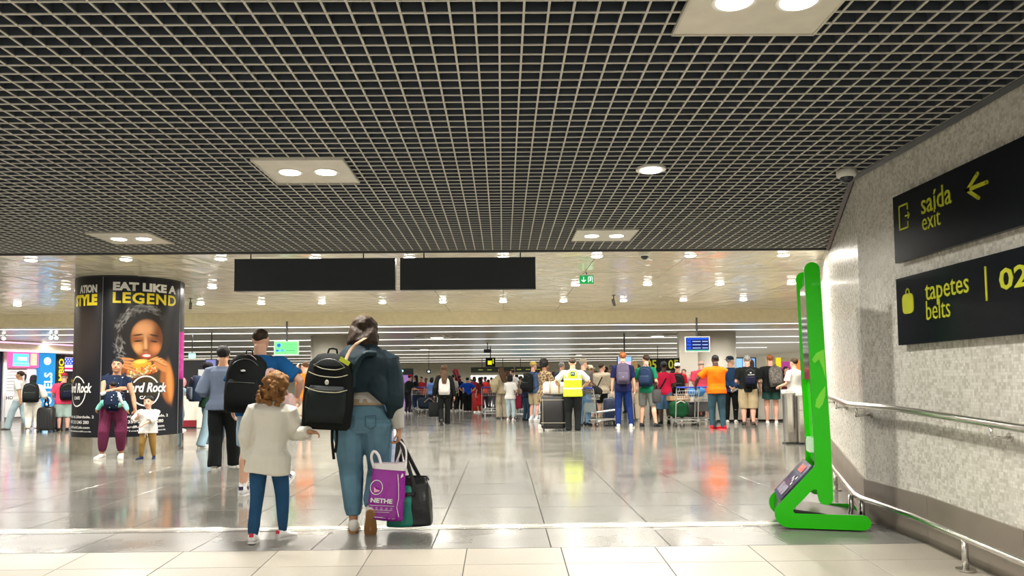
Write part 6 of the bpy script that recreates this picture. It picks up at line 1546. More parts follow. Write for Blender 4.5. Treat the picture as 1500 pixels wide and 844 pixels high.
# ---- left group
a = fig(47, 634, 548, hk=1.02, rz=-.25, skin='brown', hair=('long', 'black'), top=(.68, .66, .62), sleeve='long', fit='loose', bottom=(.66, .64, .58), leg='crop', loose=1.15, shoes=(.74, .73, .70), near=1, female=True, build=1.1,
        label='person with long black hair in white, wearing a black backpack, at the left edge', pose=dict(hands={'R': (.17, .14, .58), 'L': (-.12, .12, .55)}))
backpack(a, 'round black backpack on the person in white at the left edge', BK, BK, w_=.38, h_=.50, d_=.20)
t = hanging_bag('shoulder_bag', W(a, (.30, .05, .92)), .22, .50, .12, (0.01, 0.012, 0.03), 'long dark bag at the right hip of the person in white, left edge')
fig(27, 629, 544, rz=1.0, skin='tan', hair=('pony', 'dbrown'), top=(.66, .66, .64), sleeve='short', bottom=(0.38, 0.50, 0.55), leg='wide', shoes=(.40, .34, .24), near=1, female=True,
    label='person in a navy vest and pale blue trousers striding left at the picture edge', pose=dict(feet={'L': (-.05, .16, 0, 0, 0), 'R': (.05, -.16, .02, -.5, 0)}, hands={'L': (-.16, -.12, .50), 'R': (.15, .14, .52)}, yaw=-.3))
vst = KIDSVEST = None
a = fig(92, 632, 545, hk=1.03, rz=.05, skin='pink', hair=('crop', 'grey'), top=(.66, .055, .12), sleeve='short', fit='loose', bottom=(0.32, 0.42, 0.40), leg='long_shorts', loose=1.18, shoes=(.02, .02, .02), near=1, build=1.16, hat=('cap', (.33, .03, .05)),
        label='person in a pink shirt, red cap and pale shorts at the exchange counter', pose=dict(hands={'L': (-.15, .16, .60)}))
backpack(a, 'boxy black bag on the back of the person in the pink shirt', BK, (.015, .015, .016), w_=.42, h_=.46, d_=.18, off=(.10, 0, 0), side=-.05)
a = fig(113, 627, 547, hk=1.0, rz=.1, skin='tan', hair=('short', 'black'), top=(.30, .33, .38), sleeve='short', bottom=(.02, .03, .06), leg='wide', shoes=BK, label='person in dark clothes and a cap beside the pink shirt at the counter', hat=('cap', (.25, .02, .03)))
suitcase(on_floor(67, 633.5), .40, .60, .26, (0.010, 0.010, 0.011), 'black ribbed suitcase with handle up between the white and the pink clothes', .1, handle=.38)
suitcase(on_floor(81, 632), .30, .62, .24, (0.012, 0.014, 0.035), 'slim dark blue suitcase right beside the black ribbed one', -.1, handle=.0)
# person half hidden behind the column
fig(262, 631, 553, rz=-1.2, skin='light', hair=('short', 'dbrown'), top=(.30, .42, .52), sleeve='short', bottom=(0.10, .18, .26), leg='long', shoes=WH, label='person in pale blue mostly hidden by the right side of the poster column', pose=dict(hands={'R': (.05, .28, .66), 'L': (-.05, .26, .64)}))
# orange shirt, hands at the face
a = fig(446, 640, 530, rz=.5, skin='light', hair=('crop', 'brown'), top=(.62, .16, .02), sleeve='short', fit='loose', bottom=(.50, .44, .33), leg='shorts', shoes=BK, near=1, build=1.1,
        label='person in an orange shirt and beige shorts raising a phone to the face', pose=dict(hands={'L': (-.045, .13, .90), 'R': (.045, .13, .90)}, elbowL=(-.8, .4, -.8), elbowR=(.8, .4, -.8), hdirL=(.1, 0, 1), hdirR=(-.1, 0, 1)))
ph = empty('phone', W(a, (0, .25, 1.56)), a['rz']); tag(ph, 'small dark phone held up by the person in orange shirt and beige shorts', 'phone'); G().rbox((0, 0, 0), (.15, .012, .08), .004).obj('case', gloss(BK, .3), ph); G().box((0, -.007, 0), (.135, .002, .07)).obj('display', gloss((.05, .06, .08), .1), ph)
fig(572, 633, 524, rz=.1, skin='light', hair=('short', 'brown'), top=(.05, .12, .30), sleeve='short', bottom=(.02, .09, .30), leg='long', shoes=WH, label='person in bright blue trousers hidden behind the walking person in jeans', near=0)
# ---- centre
a = fig(651, 623, 536, rz=0, skin='light', hair=('long_down', 'brown'), top=(.010, .010, .011), sleeve='long', fit='loose', bottom=(.008, .008, .009), leg='wide', loose=.88, shoes=(.10, .09, .08), near=1, female=True,
        label='person with long brown hair and a white backpack walking away alone in the centre', pose=dict(feet={'L': (-.05, -.10, .05, -.9, 0), 'R': (.05, .10, 0, 0, 0)}, hands={'R': (.17, .02, .47), 'L': (-.17, .04, .50)}, hairscale=1.15))
backpack(a, 'white backpack on the lone walking person in black', (.58, .55, .54), (.62, .60, .58), w_=.32, h_=.48, d_=.15, strap=(.5, .48, .46), z=.655)
hanging_bag('carry_bag', W(a, (-.30, .05, .78)), .30, .40, .16, BK, 'black bag carried in the left hand of the lone walking person', strap=.14)
def mini(px, py, head, top, bot, label, rz=0, skin='light', hair=('short', 'black'), **k):
    return fig(px, py, head, rz=rz, skin=skin, hair=hair, top=top, bottom=bot, label=label, **k)
mini(597, 606, 549, BK, (.02, .02, .03), 'person in black leaning on the trolley before the purple portal', rz=-.9, pose=dict(lean=.2, hands=hold(.62, .26, .1)), shoes=WH, hat=('cap', (.35, .02, .02)))
mini(609, 604, 550, (.010, .010, .012), (.02, .04, .10), 'person with long black hair standing behind the left trolley', rz=1.2, skin='tan', hair=('long', 'black'), female=True, leg='slim', pose=dict(hands=hold()))
mini(617, 600, 552, (.30, .02, .03), (.02, .02, .02), 'person in a dark red top, second from the purple portal', rz=2.4, skin='tan', faces=False)
mini(624, 599, 554, (.42, .03, .04), (.05, .05, .08), 'person in a red top beside the small exit sign', rz=PI - .4, skin='brown')
mini(633, 602, 553, (.16, .30, .70), (.04, .05, .09), 'person in a light blue shirt with a white patch left of the lone walker', rz=-.4, build=1.15, hair=('bob', 'black'))
mini(642, 598, 549, (.55, .30, .22), (.3, .25, .2), 'person in pale skin tones just left of the lone walking person', rz=1.0, hair=('short', 'blond'))
mini(664, 603, 549, (.60, .60, .58), (.02, .02, .02), 'person in a white top right behind the lone walking person', rz=-.2, female=True)
a = mini(673, 602, 550, (.012, .014, .02), (.010, .010, .014), 'person in dark clothes with a dark red bag on the shoulder', rz=-.6)
t = empty('shoulder_bag', W(a, (-.12, 0, 1.36)), a['rz']); tag(t, 'dark red oblong bag on the shoulder of the person in dark clothes', 'bag')
G().rbox((0, 0, .12), (.24, .24, .62), .08, Euler((0, -.35, 0)).to_matrix(), 16, 0, 2.5).obj('bag_body', cloth((.14, .015, .02)), t, True); G().box((.08, -.13, .12), (.015, .01, .5), Euler((0, -.35, 0)).to_matrix()).obj('zip', gloss((.3, .1, .1)), t)
mini(685, 603, 553, (.010, .07, .48), BK, 'person in a bright blue polo and black trousers with hands on the hips', leg='wide', female=True, build=1.22, hair=('bun', 'black'), shoes=WH, pose=dict(hands={'L': (-.12, -.02, .585), 'R': (.12, -.02, .585)}, elbowL=(-1, -.2, 0), elbowR=(1, -.2, 0)))
mini(695, 599, 552, (.30, .02, .03), (.30, .03, .03), 'person in a long dark red dress next to the bright blue polo', leg='skirt', hair=('bob', 'dbrown'), female=True, sleeve='short')
mini(703, 605, 553, (.12, .015, .02), (.42, .02, .025), 'person in a red patterned dress facing left by the red suitcase', leg='skirt', rz=.8, female=True, hair=('long', 'black'), skin='tan')
mini(711, 600, 552, (.55, .04, .03), (.05, .03, .04), 'person in a bright red top behind the large trolley', rz=.6, skin='brown', build=1.1)
mini(706, 596, 552, (.03, .10, .45), (.05, .03, .04), 'person in a blue top far behind the red dresses', rz=1.0, skin='tan', hair=('crop', 'dbrown'))
mini(720, 595, 553, (.50, .46, .40), (.1, .1, .1), 'person in a beige top farthest off in the centre', rz=.3, skin='tan')
suitcase(on_floor(699, 604), .42, .72, .28, (0.42, 0.02, 0.015), 'bright red suitcase standing among the people in red dresses', .1)
a = fig(735, 613, 538, rz=.5, skin='light', hair=('long_down', 'brown'), top=(.40, .33, .22), sleeve='long', fit='loose', bottom=(.42, .36, .26), leg='wide', shoes=BEI, female=True, near=0, label='person with long hair in a flowing beige outfit beside the large trolley', pose=dict(lean=.05, hands=hold(.62, .2)))
t = empty('beige_coat', W(a, (-.25, -.05, 1.0)), a['rz']); tag(t, 'beige coat hung over the arm of the person in the beige outfit', 'coat')
g = G(); g.tube([(.02, 0, .30), (-.03, 0, .12), (-.06, 0, -.15)], [.10, .16, .07], 12, 2); soft(g.obj('cloth_folds', cloth((.42, .36, .22)), t), .018, 1, .015, 5)
mini(751, 608, 541, (.72, .70, .66), (.3, .3, .3), 'person in a white top standing behind the person with the maroon bag', rz=.8, hair=('short', 'brown'))
mini(743, 606, 544, (.40, .20, .16), (.4, .3, .25), 'person with brown hair looking left between beige and white clothes', rz=1.2, hair=('bob', 'brown'), female=True)
a = fig(748, 617, 549, rz=-.35, skin='light', hair=('bob', 'black'), top=WH, sleeve='short', fit='loose', bottom=(.42, .52, .56), leg='crop', shoes=(.76, .75, .72), female=True, near=1, label='short person with a black bob, white shirt and pale jeans beside a maroon bag', pose=dict(hands={'R': (.14, .12, .58), 'L': (-.1, .2, .62)}, hairscale=1.1))
hanging_bag('maroon_bag', W(a, (.20, .10, .88)), .30, .40, .14, (.18, .012, .035), 'maroon cloth bag beside the short person in white', strap=.10, rz=a['rz'])
mini(757, 603, 549, (.30, .22, .16), (.2, .2, .2), 'person in a brown top behind the small trolley in the centre', rz=1.0, hair=('short', 'dbrown'))
mini(762, 600, 552, (.42, .38, .30), (.12, .12, .14), 'person in a faded top just left of the yellow cap, far behind', rz=-.5, hair=('short', 'dbrown'), skin='tan')
trolley(on_floor(719, 609), PI * 0, 'large luggage trolley seen from its handle side, beside the beige outfit')
trolley(on_floor(768, 614), -1.35, 'low empty luggage trolley between the maroon bag and the khaki shorts', blue=False)
trolley(on_floor(607, 604), .55, 'luggage trolley before the purple portal, pushed by the person in black')
t_ = trolley(on_floor(628, 606), 1.45, 'luggage trolley loaded with a dark bag, left of the lone walker')
t = empty('dark_holdall', on_floor(628, 606) + Vector((0, 0, .19)), .2); tag(t, 'dark holdall lying on the trolley left of the lone walker', 'bag')
G().rbox((0, 0, .22), (.85, .45, .44), .12, None, 20, 0, 3).obj('bag_body', cloth((.02, .03, .05)), t, True); G().tube([(-.2, -.23, .25), (0, -.27, .40), (.2, -.23, .25)], .02, 6, 3).obj('handle', cloth((.3, .2, .15)), t)
a = fig(771, 617, 546, rz=-.9, skin='tan', hair=('short', 'dbrown'), top=(.012, .015, .025), sleeve='short', bottom=DDEN, leg='long', shoes=BK, near=0, label='person in a dark shirt and dark jeans half behind the yellow cap', pose=dict(hands={'L': (-.13, .06, .5)}))
a = fig(782, 618, 531, rz=-.75, skin='pink', hair=('short', 'blond'), top=(.06, .10, .20), sleeve='short', bottom=KH, leg='shorts', shoes=(.75, .74, .73), socks=(.75, .75, .74), near=1, hat=('cap', (.58, .42, .12)), label='person in a mustard cap and khaki shorts facing right', pose=dict(hands={'R': (.10, .2, .60), 'L': (-.14, .05, .5)}))
backpack(a, 'black backpack on the person with the mustard cap', BK, BK, w_=.34, h_=.56, d_=.22, z=.66)
LEO = mat('leopard_print', (0.20, 0.13, 0.07), .8, 0, .2, 20)
nt = LEO.node_tree; N, L = nt.nodes, nt.links; B = N['Principled BSDF']
tc = N.new('ShaderNodeTexCoord'); v = N.new('ShaderNodeTexVoronoi'); v.inputs['Scale'].default_value = 17; L.new(tc.outputs['Object'], v.inputs['Vector'])
r = N.new('ShaderNodeValToRGB'); r.color_ramp.interpolation = 'CONSTANT'; e = r.color_ramp.elements; e[0].color = (.16, .09, .035, 1); e[1].position = .28; e[1].color = (.012, .009, .007, 1); e2 = r.color_ramp.elements.new(.48); e2.color = (.30, .21, .11, 1)
L.new(v.outputs['Distance'], r.inputs[0]); L.new(r.outputs[0], B.inputs['Base Color'])
a = fig(799, 627, 528, rz=-1.05, skin='brown', hair=('afro', 'black'), top=LEO, sleeve='long', fit='loose', hemz=.38, bottom=BK, leg='slim', shoes=(.70, .68, .64), near=1, female=True, build=1.05,
        label='person with an afro in a long leopard print cardigan beside the large black suitcase', pose=dict(topname='cardigan', headscale=.92, hands={'R': (.06, .22, .60), 'L': (-.05, .22, .60)}, feet={'L': (-.05, .10, 0, 0, 0), 'R': (.05, -.10, 0, 0, 0)}))
G().loft([(.66 * a['H'], .05, .135, .09), (.78 * a['H'], .05, .130, .08), (.82 * a['H'], .03, .09, .05)], 12, a['T0']).obj('white_blouse', cloth(WH), a['root'], True)
sl2 = on_floor(811, 631)
suitcase(sl2, .60, .82, .32, (0.009, 0.009, 0.010), 'large black suitcase with pale trim lines beside the yellow vest', -.12, band=(.40, .36, .28))
t = empty('duffel_bag', sl2 + Vector((.03, 0, .875)), -.12); tag(t, 'white duffel bag with tan straps lying on the large black suitcase', 'bag')
g = G(); g.loft([(-.28, .11, .09, -.09), (-.26, .15, .13, -.13), (0, .17, .15, -.15), (.26, .15, .13, -.13), (.28, .11, .09, -.09)], 18, Matrix.Translation((0, 0, .16)) @ Matrix.Rotation(PI / 2, 4, 'Y'), 0, 2.6)
soft(g.obj('bag_body', cloth((.62, .60, .56)), t), .013, 1, .008, 6)
for q in (-.10, .12): G().tube([(q, -.158, .02), (q, -.172, .16), (q + .01, -.11, .30), (q + .03, .02, .33)], .014, 8, 3, sq=.4, up=(1, 0, 0)).obj('tan_strap', cloth((.34, .17, .06)), t)
fig(824, 616, 531, rz=-.5, skin='light', hair=('short', 'grey'), top=(.035, .055, .07), sleeve='short', bottom=(.05, .06, .08), leg='long', shoes=BK, label='person with grey hair in a dark shirt behind the yellow vest', near=0)
# ---- yellow vest
YV = mat('fluorescent_yellow', (0.70, 0.86, 0.005), .6, 0, .3, 16, .05, 5, emis=0)
a = fig(840, 632, 525, rz=.0, skin='light', hair=('crop', 'dbrown'), top=(.66, .66, .64), sleeve='short', fit=None, bottom=BK, leg='long', loose=1.08, shoes=BK, near=1, build=1.14, label='person in a fluorescent yellow vest and black trousers seen from behind', pose=dict(hands={'R': (.14, .16, .60), 'L': (-.16, .14, .60)}, elbowR=(1, -.3, 0), elbowL=(-1, -.3, 0)))
H = a['H']; g = G(); bw = 1.14
g.loft([(.475 * H, .134 * H, .098 * H, -.108 * H), (.60 * H, .120 * H, .085 * H, -.09 * H), (.70 * H, .124 * H, .088 * H, -.092 * H), (.765 * H, .118 * H, .078 * H, -.088 * H), (.81 * H, .085 * H, .06 * H, -.072 * H), (.835 * H, .06 * H, .04 * H, -.055 * H)], 20, a['T0'], 0, 2.5)
vo = soft(g.obj('yellow_vest', YV, a['root']), .011, 1, .004, 6)
SI = gloss((.55, .56, .52), .35)
for zz in (.575, .70):
    ro = []
    for dz in (0, .022):
        w2 = .122 + (.006 if zz < .6 else .004); R_ = []
        for j in range(20):
            tt = 2 * PI * j / 20; cs, sn = math.cos(tt), math.sin(tt)
            R_.append(a['T0'] @ Vector((w2 * H * math.copysign(abs(cs) ** .8, cs) * 1.03, (-.002 * H + .0935 * H * math.copysign(abs(sn) ** .8, sn)) * 1.04, (zz + dz) * H)))
        ro.append(R_)
    G().rings(ro, False).obj('reflective_band', SI, a['root'])
for q in (-1, 1): G().tube([a['T0'] @ Vector((q * .075 * H, -.100 * H, .71 * H)), a['T0'] @ Vector((q * .078 * H, -.098 * H, .77 * H)), a['T0'] @ Vector((q * .068 * H, -.075 * H, .815 * H))], .020, 8, 2, sq=.25, up=(1, 0, 0)).obj('reflective_band', SI, a['root'])
G().rbox(a['T0'] @ Vector((0, -.092 * H, .785 * H)), (.11, .012, .10), .01).obj('back_logo', gloss((.01, .08, .10), .4), a['root'])
G().tube([a['T0'] @ Vector((-.025, -.101 * H, .775 * H)), a['T0'] @ Vector((-.012, -.101 * H, .800 * H)), a['T0'] @ Vector((0, -.101 * H, .785 * H)), a['T0'] @ Vector((.012, -.101 * H, .800 * H)), a['T0'] @ Vector((.025, -.101 * H, .775 * H))], .007, 6).obj('logo_mark', gloss((.7, .75, .78)), a['root'])
a = fig(856, 624, 527, rz=-.3, skin='light', hair=('short', 'grey'), top=(.10, .09, .08), sleeve='short', bottom=DEN, leg='long', loose=1.1, shoes=BK, near=1, hat=('cap', (.32, .27, .20)), label='person with a beige cap, sunglasses and blue jeans right of the yellow vest', pose=dict(yaw=.8, glasses=1, hands=hold(.6, .18)), faces=True)
fig(866, 613, 536, rz=-.8, skin='pink', hair=('bob', 'blond'), top=(.55, .30, .22), sleeve='none', bottom=(.3, .3, .3), leg='shorts', shoes=BEI, female=True, hat=('sun', (.70, .66, .52)), label='person in a white sun hat behind the beige overshirt')
a = fig(883, 614, 533, rz=-.35, skin='light', hair=('short', 'dbrown'), top=(.50, .43, .32), sleeve='long', fit='big', hemz=.46, bottom=BK, leg='shorts', shoes=BEI, near=1, build=1.12, label='person in a loose beige overshirt and black shorts with a cross strap', pose=dict(yaw=.6, hands=hold(.56, .15, .08)))
g = G(); g.tube([a['T0'] @ Vector((.10, -.02, .835 * a['H'])), a['T0'] @ Vector((.06, -.165, .76 * a['H'])), a['T0'] @ Vector((-.06, -.19, .62 * a['H'])), a['T0'] @ Vector((-.15, -.13, .52 * a['H']))], .018, 6, 3, sq=.3, up=(1, 0, 0))
sb = empty('crossbody_bag', a['loc'], a['rz']); tag(sb, 'dark crossbody bag on the person in the beige overshirt', 'bag'); g.obj('strap', cloth(BK), sb, True)
G().rbox((-.20, -.13, .46 * a['H']), (.26, .14, .22), .04, None, 16, 0, 3).obj('bag_body', cloth((.08, .07, .06)), sb, True)
hanging_bag('white_plastic_bag', W(a, (.26, .05, .98)), .26, .26, .14, (.62, .60, .54), 'white plastic bag at the hip of the person in the beige overshirt', strap=.10)
fig(889, 611, 537, rz=-.9, skin='brown', hair=('long', 'black'), top=(.02, .05, .05), sleeve='short', bottom=BK, leg='long', shoes=BK, female=True, label='person with black hair between the beige overshirt and the purple backpack', pose=dict(headscale=.9))
fig(897, 609, 535, rz=-.2, skin='light', hair=('short', 'grey'), top=(.22, .36, .44), sleeve='short', bottom=(.03, .07, .16), leg='long', shoes=BK, label='person in a light blue shirt just left of the purple backpack')
fig(905, 604, 541, rz=.6, skin='tan', hair=('short', 'dbrown'), top=(.05, .2, .2), sleeve='short', bottom=(.05, .06, .1), leg='long', shoes=BK, label='person in a dark teal top far behind the purple backpack')
trolley(on_floor(883, 624), -1.15, 'luggage trolley side on with a blue handle, right of the yellow vest', panel=(.22, .26, .26))
t = empty('black_sack', on_floor(862, 622) + Vector((0, 0, .80)), 0); tag(t, 'black soft bag in the basket of the blue handled trolley', 'bag')
g = G(); g.ball((.1, 0, .12), (.32, .18, .17)); g.ball((.25, -.02, .10), (.16, .15, .14)); soft(g.obj('bag_body', cloth((.02, .018, .016)), t), .016, 1, .012, 6); G().tube([(.0, 0, .26), (.12, 0, .36), (.24, 0, .26)], .012, 6, 2).obj('handle', cloth(BK), t)
t = empty('white_board', on_floor(884, 622) + Vector((0, 0, .36)), -.1); tag(t, 'long flat white parcel lying across the side on trolley', 'parcel')
G().rbox((0, 0, 0), (.86, .40, .045), .02, Euler((0, -.13, 0)).to_matrix()).obj('parcel_body', gloss((.72, .74, .76), .4), t); G().box((0, -.205, 0), (.84, .004, .010), Euler((0, -.13, 0)).to_matrix()).obj('edge_tape', gloss((.4, .42, .46)), t)
suitcase(on_floor(896, 620), .44, .66, .28, (0.010, 0.022, 0.06), 'navy suitcase behind the side on trolley', .1)
suitcase(on_floor(904, 617), .22, .56, .22, (0.25, 0.50, 0.03), 'lime green suitcase at the left leg of the person with the purple backpack', 0, ribs=2)
# ---- right group
a = fig(914, 627, 516, rz=.0, skin='light', hair=('short', 'ginger'), top=(.012, .014, .055), sleeve='short', bottom=(.010, .025, .12), leg='long', loose=.95, shoes=WH, near=1, build=1.04, label='tall person in navy clothes with a purple grey backpack, seen from behind', pose=dict(feet={'L': (-.075, 0, 0, 0, -.1), 'R': (.10, 0, 0, 0, .2)}))
backpack(a, 'purple grey backpack on the tall person in navy', (.075, .062, .100), (.085, .07, .11), w_=.34, h_=.54, d_=.17, z=.715, strap=(.05, .045, .07), badge=(.15, .13, .17))
fig(930, 616, 529, rz=.3, skin='light', hair=('bob', 'blond'), top=(.50, .32, .24), sleeve='short', bottom=(.56, .48, .36), leg='wide', shoes=WH, female=True, label='person with blond hair and cream trousers between the navy and green shirts')
fig(936, 612, 534, rz=-.1, skin='light', hair=('short', 'dbrown'), top=(.02, .02, .03), sleeve='short', bottom=BK, leg='long', shoes=BK, label='person in black just behind the green shirt')
a = fig(948, 626, 520, rz=-.30, skin='light', hair=('short', 'dbrown'), top=(.010, .17, .085), sleeve='short', fit=None, bottom=(.17, .18, .17), leg='shorts', shoes=(.025, .025, .03), near=1, build=1.0, label='person in a green shirt and grey shorts with a navy backpack', pose=dict(yaw=-.75, hands={'L': (-.13, .17, .66), 'R': (.12, .12, .62)}, feet={'L': (-.08, 0, 0, 0, -.1), 'R': (.13, .0, 0, 0, .2)}))
backpack(a, 'navy blue backpack on the person in the green shirt', (.010, .022, .055), (.014, .028, .065), w_=.36, h_=.52, d_=.22, off=(.06, 0, 0), z=.70)
hanging_bag('striped_bag', W(a, (.27, -.02, 1.10)), .24, .34, .12, (.06, .06, .06), 'black and white striped bag hanging between the green and crimson shirts', strap=.12)
a = fig(974, 622, 531, rz=.12, skin='dark', hair=('crop', 'black'), top=(.42, .012, .045), sleeve='short', bottom=(.06, .13, .22), leg='long_shorts', loose=1.1, shoes=BK, near=1, build=1.15, hat=('backcap', (.05, .055, .06)), label='person in a crimson shirt, dark hat and denim shorts', pose=dict(hands={'R': (.15, .14, .60)}))
G().tube([a['T0'] @ Vector((.11, -.02, .82 * a['H'])), a['T0'] @ Vector((0, -.165, .70 * a['H'])), a['T0'] @ Vector((-.13, -.13, .57 * a['H']))], .02, 6, 3, sq=.3, up=(1, 0, 0)).obj('cross_strap', cloth(BK), a['root'])
a = fig(994, 619, 533, rz=-.05, skin='light', hair=('short', 'dbrown'), top=(.52, .015, .03), sleeve='short', bottom=BK, leg='long', shoes=WH, near=1, build=1.08, hat=('backcap', (.70, .70, .68)), label='person in a red shirt and white cap with a big black backpack')
backpack(a, 'big rounded black backpack on the person with the white cap', BK, BK, w_=.42, h_=.56, d_=.24, z=.66)
trolley(on_floor(998, 624), .18, 'loaded luggage trolley with a green bag, left of the orange shirt')
trolley(on_floor(1024, 622), .22, 'second loaded luggage trolley right behind the one with the green bag', panel=(.05, .05, .055))
t = empty('green_duffel', on_floor(996, 624) + Vector((-.0, .12, .20)), .1); tag(t, 'dark green duffel bag on the loaded trolley', 'bag')
g = G(); g.rbox((0, 0, .24), (.52, .36, .42), .10, None, 18, 0, 3); soft(g.obj('bag_body', cloth((.012, .075, .030)), t), .016, 1, .01, 6); G().tube([(-.12, -.14, .38), (0, -.19, .46), (.14, -.14, .40)], .014, 6, 2).obj('white_handle', cloth(WH), t)
t = empty('black_case', on_floor(1018, 623) + Vector((0, .06, .20)), .15); tag(t, 'black case lying on the second loaded trolley', 'suitcase')
G().rbox((0, 0, .22), (.56, .36, .40), .06, None, 18, 0, 5).obj('shell', gloss((.012, .012, .013), .4), t, True); G().box((.12, -.19, .22), (.05, .01, .3)).obj('brown_tag', gloss((.18, .05, .03)), t)
t = empty('wooden_crate', on_floor(996, 623) + Vector((0, .14, .66)), .1); tag(t, 'flat tan box lying on top of the green duffel bag', 'box')
G().box((0, 0, .06), (.56, .34, .12)).obj('box_body', gloss((.42, .24, .11), .6), t); G().box((0, 0, .123), (.58, .05, .006)).obj('tape', gloss((.3, .18, .08)), t)
t = empty('blue_cloth_bundle', on_floor(1018, 623) + Vector((0, -.28, .78)), .15); tag(t, 'blue patterned bundle in the basket of the second loaded trolley', 'bundle')
g = G(); g.ball((0, 0, .12), (.24, .13, .14)); g.ball((-.14, 0, .10), (.12, .12, .12)); soft(g.obj('cloth_folds', cloth((.06, .20, .42)), t), .015, 1, .014, 8)
a = fig(1029, 618, 528, rz=.0, skin='pink', hair=('bald', 'grey'), top=(.66, .07, .12), sleeve='short', fit='loose', bottom=(.60, .58, .52), leg='shorts', shoes=(.78, .77, .75), near=1, build=1.18, label='bald person in a pink shirt and white shorts leaning over the trolleys', pose=dict(lean=.10, nod=-.2, hands=hold(.62, .15, .1)))
a = fig(1051, 629, 520, rz=.22, skin='dark', hair=('crop', 'black'), top=(.74, .115, .004), sleeve='short', fit='loose', bottom=(.035, .075, .10), leg='long', shoes=(.62, .012, .03), near=1, build=1.1, label='person in a bright orange shirt and red shoes pushing the loaded trolley', pose=dict(lean=.08, hands={'L': (-.25, .14, .58), 'R': (.02, .24, .58)}, elbowL=(-.8, -.8, 0), feet={'L': (-.05, .05, 0, 0, .6), 'R': (.08, .02, 0, 0, -.9)}, sole=(.6, .02, .03)))
a = fig(1072, 621, 523, rz=.0, skin='light', hair=('short', 'grey'), top=(.018, .045, .11), sleeve='long', fit='loose', bottom=BK, leg='slim', shoes=WH, near=1, build=1.08, hat=('backcap', (.02, .03, .05)), label='person in a dark blue shirt and navy cap with hands behind the back', pose=dict(yaw=.9, hands={'L': (-.02, -.13, .56), 'R': (.05, -.14, .545)}, elbowL=(-1, -.4, 0), elbowR=(1, -.4, 0)))
t = empty('paper_roll', W(a, (.06, -.20, .93)), a['rz']); tag(t, 'crumpled white paper held behind the back of the person in dark blue', 'paper'); g = G(); g.tube([(-.05, 0, -.03), (.12, 0, .05)], [.05, .035], 10); g.obj('sheet', gloss((.78, .77, .75), .6), t); G().box((.0, -.045, 0), (.04, .01, .03)).obj('fold', gloss((.7, .7, .68)), t)
a = fig(1097, 624, 521, rz=.0, skin='pink', hair=('short', 'grey'), top=(.012, .012, .014), sleeve='short', bottom=KH, leg='long_shorts', loose=1.1, shoes=(.06, .045, .035), near=1, build=1.16, label='person in a black shirt and khaki shorts with a small black backpack', pose=dict(hands={'L': (-.13, .14, .62), 'R': (.13, .16, .62)}))
_, M_ = backpack(a, 'small black backpack with a white zip on the person in khaki shorts', (.008, .009, .012), (.010, .011, .016), w_=.33, h_=.50, d_=.18, off=(.07, 0, 0), z=.69)
G().tube([M_ @ Vector((-.06, -.125, .06)), M_ @ Vector((.10, -.115, .065))], .006, 6).obj('white_zip', gloss((.7, .7, .68)), bpy.data.objects[_.name]); G().box(M_ @ Vector((.01, -.115, .115)), (.035, .01, .03)).obj('badge', gloss((.7, .7, .7)), _)
a = fig(1131, 623, 520, rz=.0, skin='pink', hair=('short', 'ginger'), top=(.014, .015, .015), sleeve='short', fit='loose', bottom=(.022, .065, .055), leg='short_shorts', loose=1.15, shoes=(.72, .70, .68), near=1, build=1.05, label='person in a black shirt and dark green shorts with a camouflage backpack', pose=dict(hands={'L': (-.14, .12, .62), 'R': (.13, .16, .60)}))
_, M_ = backpack(a, 'grey camouflage backpack on the person in dark green shorts', (.10, .09, .085), (.12, .105, .10), w_=.36, h_=.54, d_=.20, off=(.13, .03, 0), z=.69, side=-.06)
cam_m = mat('camouflage', (.10, .09, .08), .8, 0, .3, 20, .75, 22)
for c in [_] + list(_.children):
    if c.type == 'MESH' and c.name.startswith(('pack_body', 'front_pocket')): c.data.materials[0] = cam_m
# person walking between the desk legs (pink shoes behind)
fig(1102, 618, 527, rz=.1, skin='tan', hair=('long', 'dbrown'), top=(.05, .05, .06), sleeve='short', bottom=BK, leg='slim', shoes=(.70, .42, .38), female=True, label='person in black leggings and pink shoes hidden behind the khaki shorts')
at_ = on_floor(1153, 610)
person('s', at=at_, H=1.62, rz=PI + .3, skin='light', hair=('long', 'dbrown'), top=(.13, .03, .045), sleeve='short', bottom=BK, leg='long', shoes=BK, female=True, faces=True, label='person in a dark red patterned blouse standing behind the service desk', pose=dict(hands=hold(.60, .2, .1), nod=-.15))
at_ = on_floor(1166, 628)
person('s', at=at_, H=1.72, rz=.5, skin='light', hair=('short', 'dbrown'), top=WH, sleeve='short', fit='loose', bottom=(.06, .08, .12), leg='long', shoes=BK, near=0, label='person in a white shirt cut off by the green kiosk', pose=dict(hands={'L': (-.15, .15, .60)}))
fig(966, 606, 540, rz=.5, skin='tan', hair=('short', 'dbrown'), top=(.3, .1, .1), sleeve='short', bottom=BK, leg='long', shoes=BK, label='person in a rust top standing far off before the 05 board')
fig(1003, 612, 541, rz=PI - .3, skin='pink', hair=('short', 'dbrown'), top=(.62, .25, .32), sleeve='short', bottom=BK, leg='long', shoes=BK, label='person in a pale pink top with a raised arm right of the black backpack', pose=dict(hands={'L': (-.2, .1, .9)}))
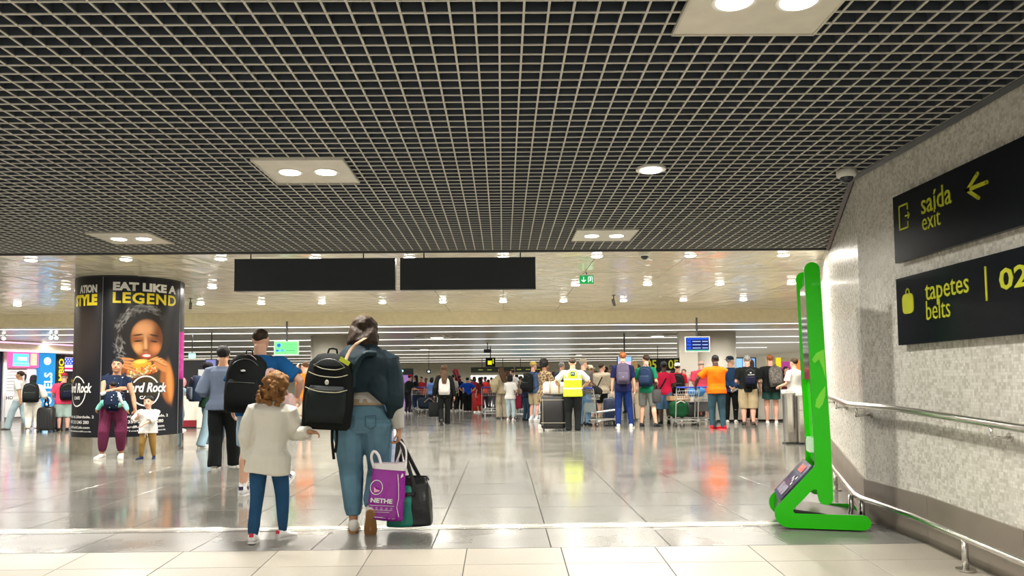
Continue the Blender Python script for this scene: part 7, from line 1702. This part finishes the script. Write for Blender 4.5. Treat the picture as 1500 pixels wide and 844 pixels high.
# more waiting people far behind, each in other clothes
far = [(587, 600, 553, (.08, .08, .1), 'grey', .4), (604, 598, 554, (.3, .04, .05), 'dull red', 2.0), (646, 597, 555, (.1, .15, .3), 'slate blue', -.5), (668, 597, 556, (.05, .12, .1), 'bottle green', .7), (690, 596, 556, (.5, .5, .48), 'light grey', 2.6),
       (716, 597, 556, (.35, .05, .08), 'wine red', -.8), (728, 598, 552, (.08, .1, .25), 'indigo', .2), (763, 598, 551, (.6, .58, .55), 'off white', 1.1), (790, 604, 543, (.1, .12, .12), 'charcoal', -.3), (812, 606, 545, (.25, .2, .12), 'brown', .9),
       (831, 604, 546, (.4, .38, .35), 'pale grey', .2), (846, 606, 544, (.06, .05, .05), 'soot black', -1.1), (873, 605, 543, (.5, .35, .25), 'peach', 1.4), (920, 605, 541, (.15, .25, .35), 'dusty blue', .4), (958, 607, 541, (.05, .05, .06), 'inky black', .1), (986, 606, 543, (.12, .14, .12), 'moss', 1.0), (1006, 606, 545, (.3, .3, .28), 'stone grey', -.4)]
places = ['left of the purple portal', 'under the purple portal', 'at the left shoulder of the lone walker', 'behind the white topped person near the lone walker', 'right behind the bright blue polo', 'left of the large trolley', 'before the long overhead sign', 'left of the mustard cap',
          'between the mustard cap and the afro', 'between the afro and the yellow vest', 'hidden by the yellow vest', 'between the yellow vest and the sunglasses', 'behind the white sun hat', 'behind the navy clothes and purple backpack', 'under the 05 board', 'between the crimson shirt and the white cap', 'left of the bald person']
rs = random.Random(4)
for (px, py, hd, c, cn, rz_), pl_ in zip(far, places):
    fig(px, py, hd, rz=rz_, skin=rs.choice(['light', 'tan', 'brown']), hair=(rs.choice(['short', 'bob', 'long', 'crop']), rs.choice(['black', 'dbrown', 'brown', 'grey'])), top=c, sleeve=rs.choice(['short', 'long']), bottom=rs.choice([BK, DDEN, (.1, .1, .12)]), leg='long', shoes=BK,
        label='distant person in %s, %s' % (cn, pl_), group=None)
bpy.context.view_layer.update()
bake_all(); fuzz_all()
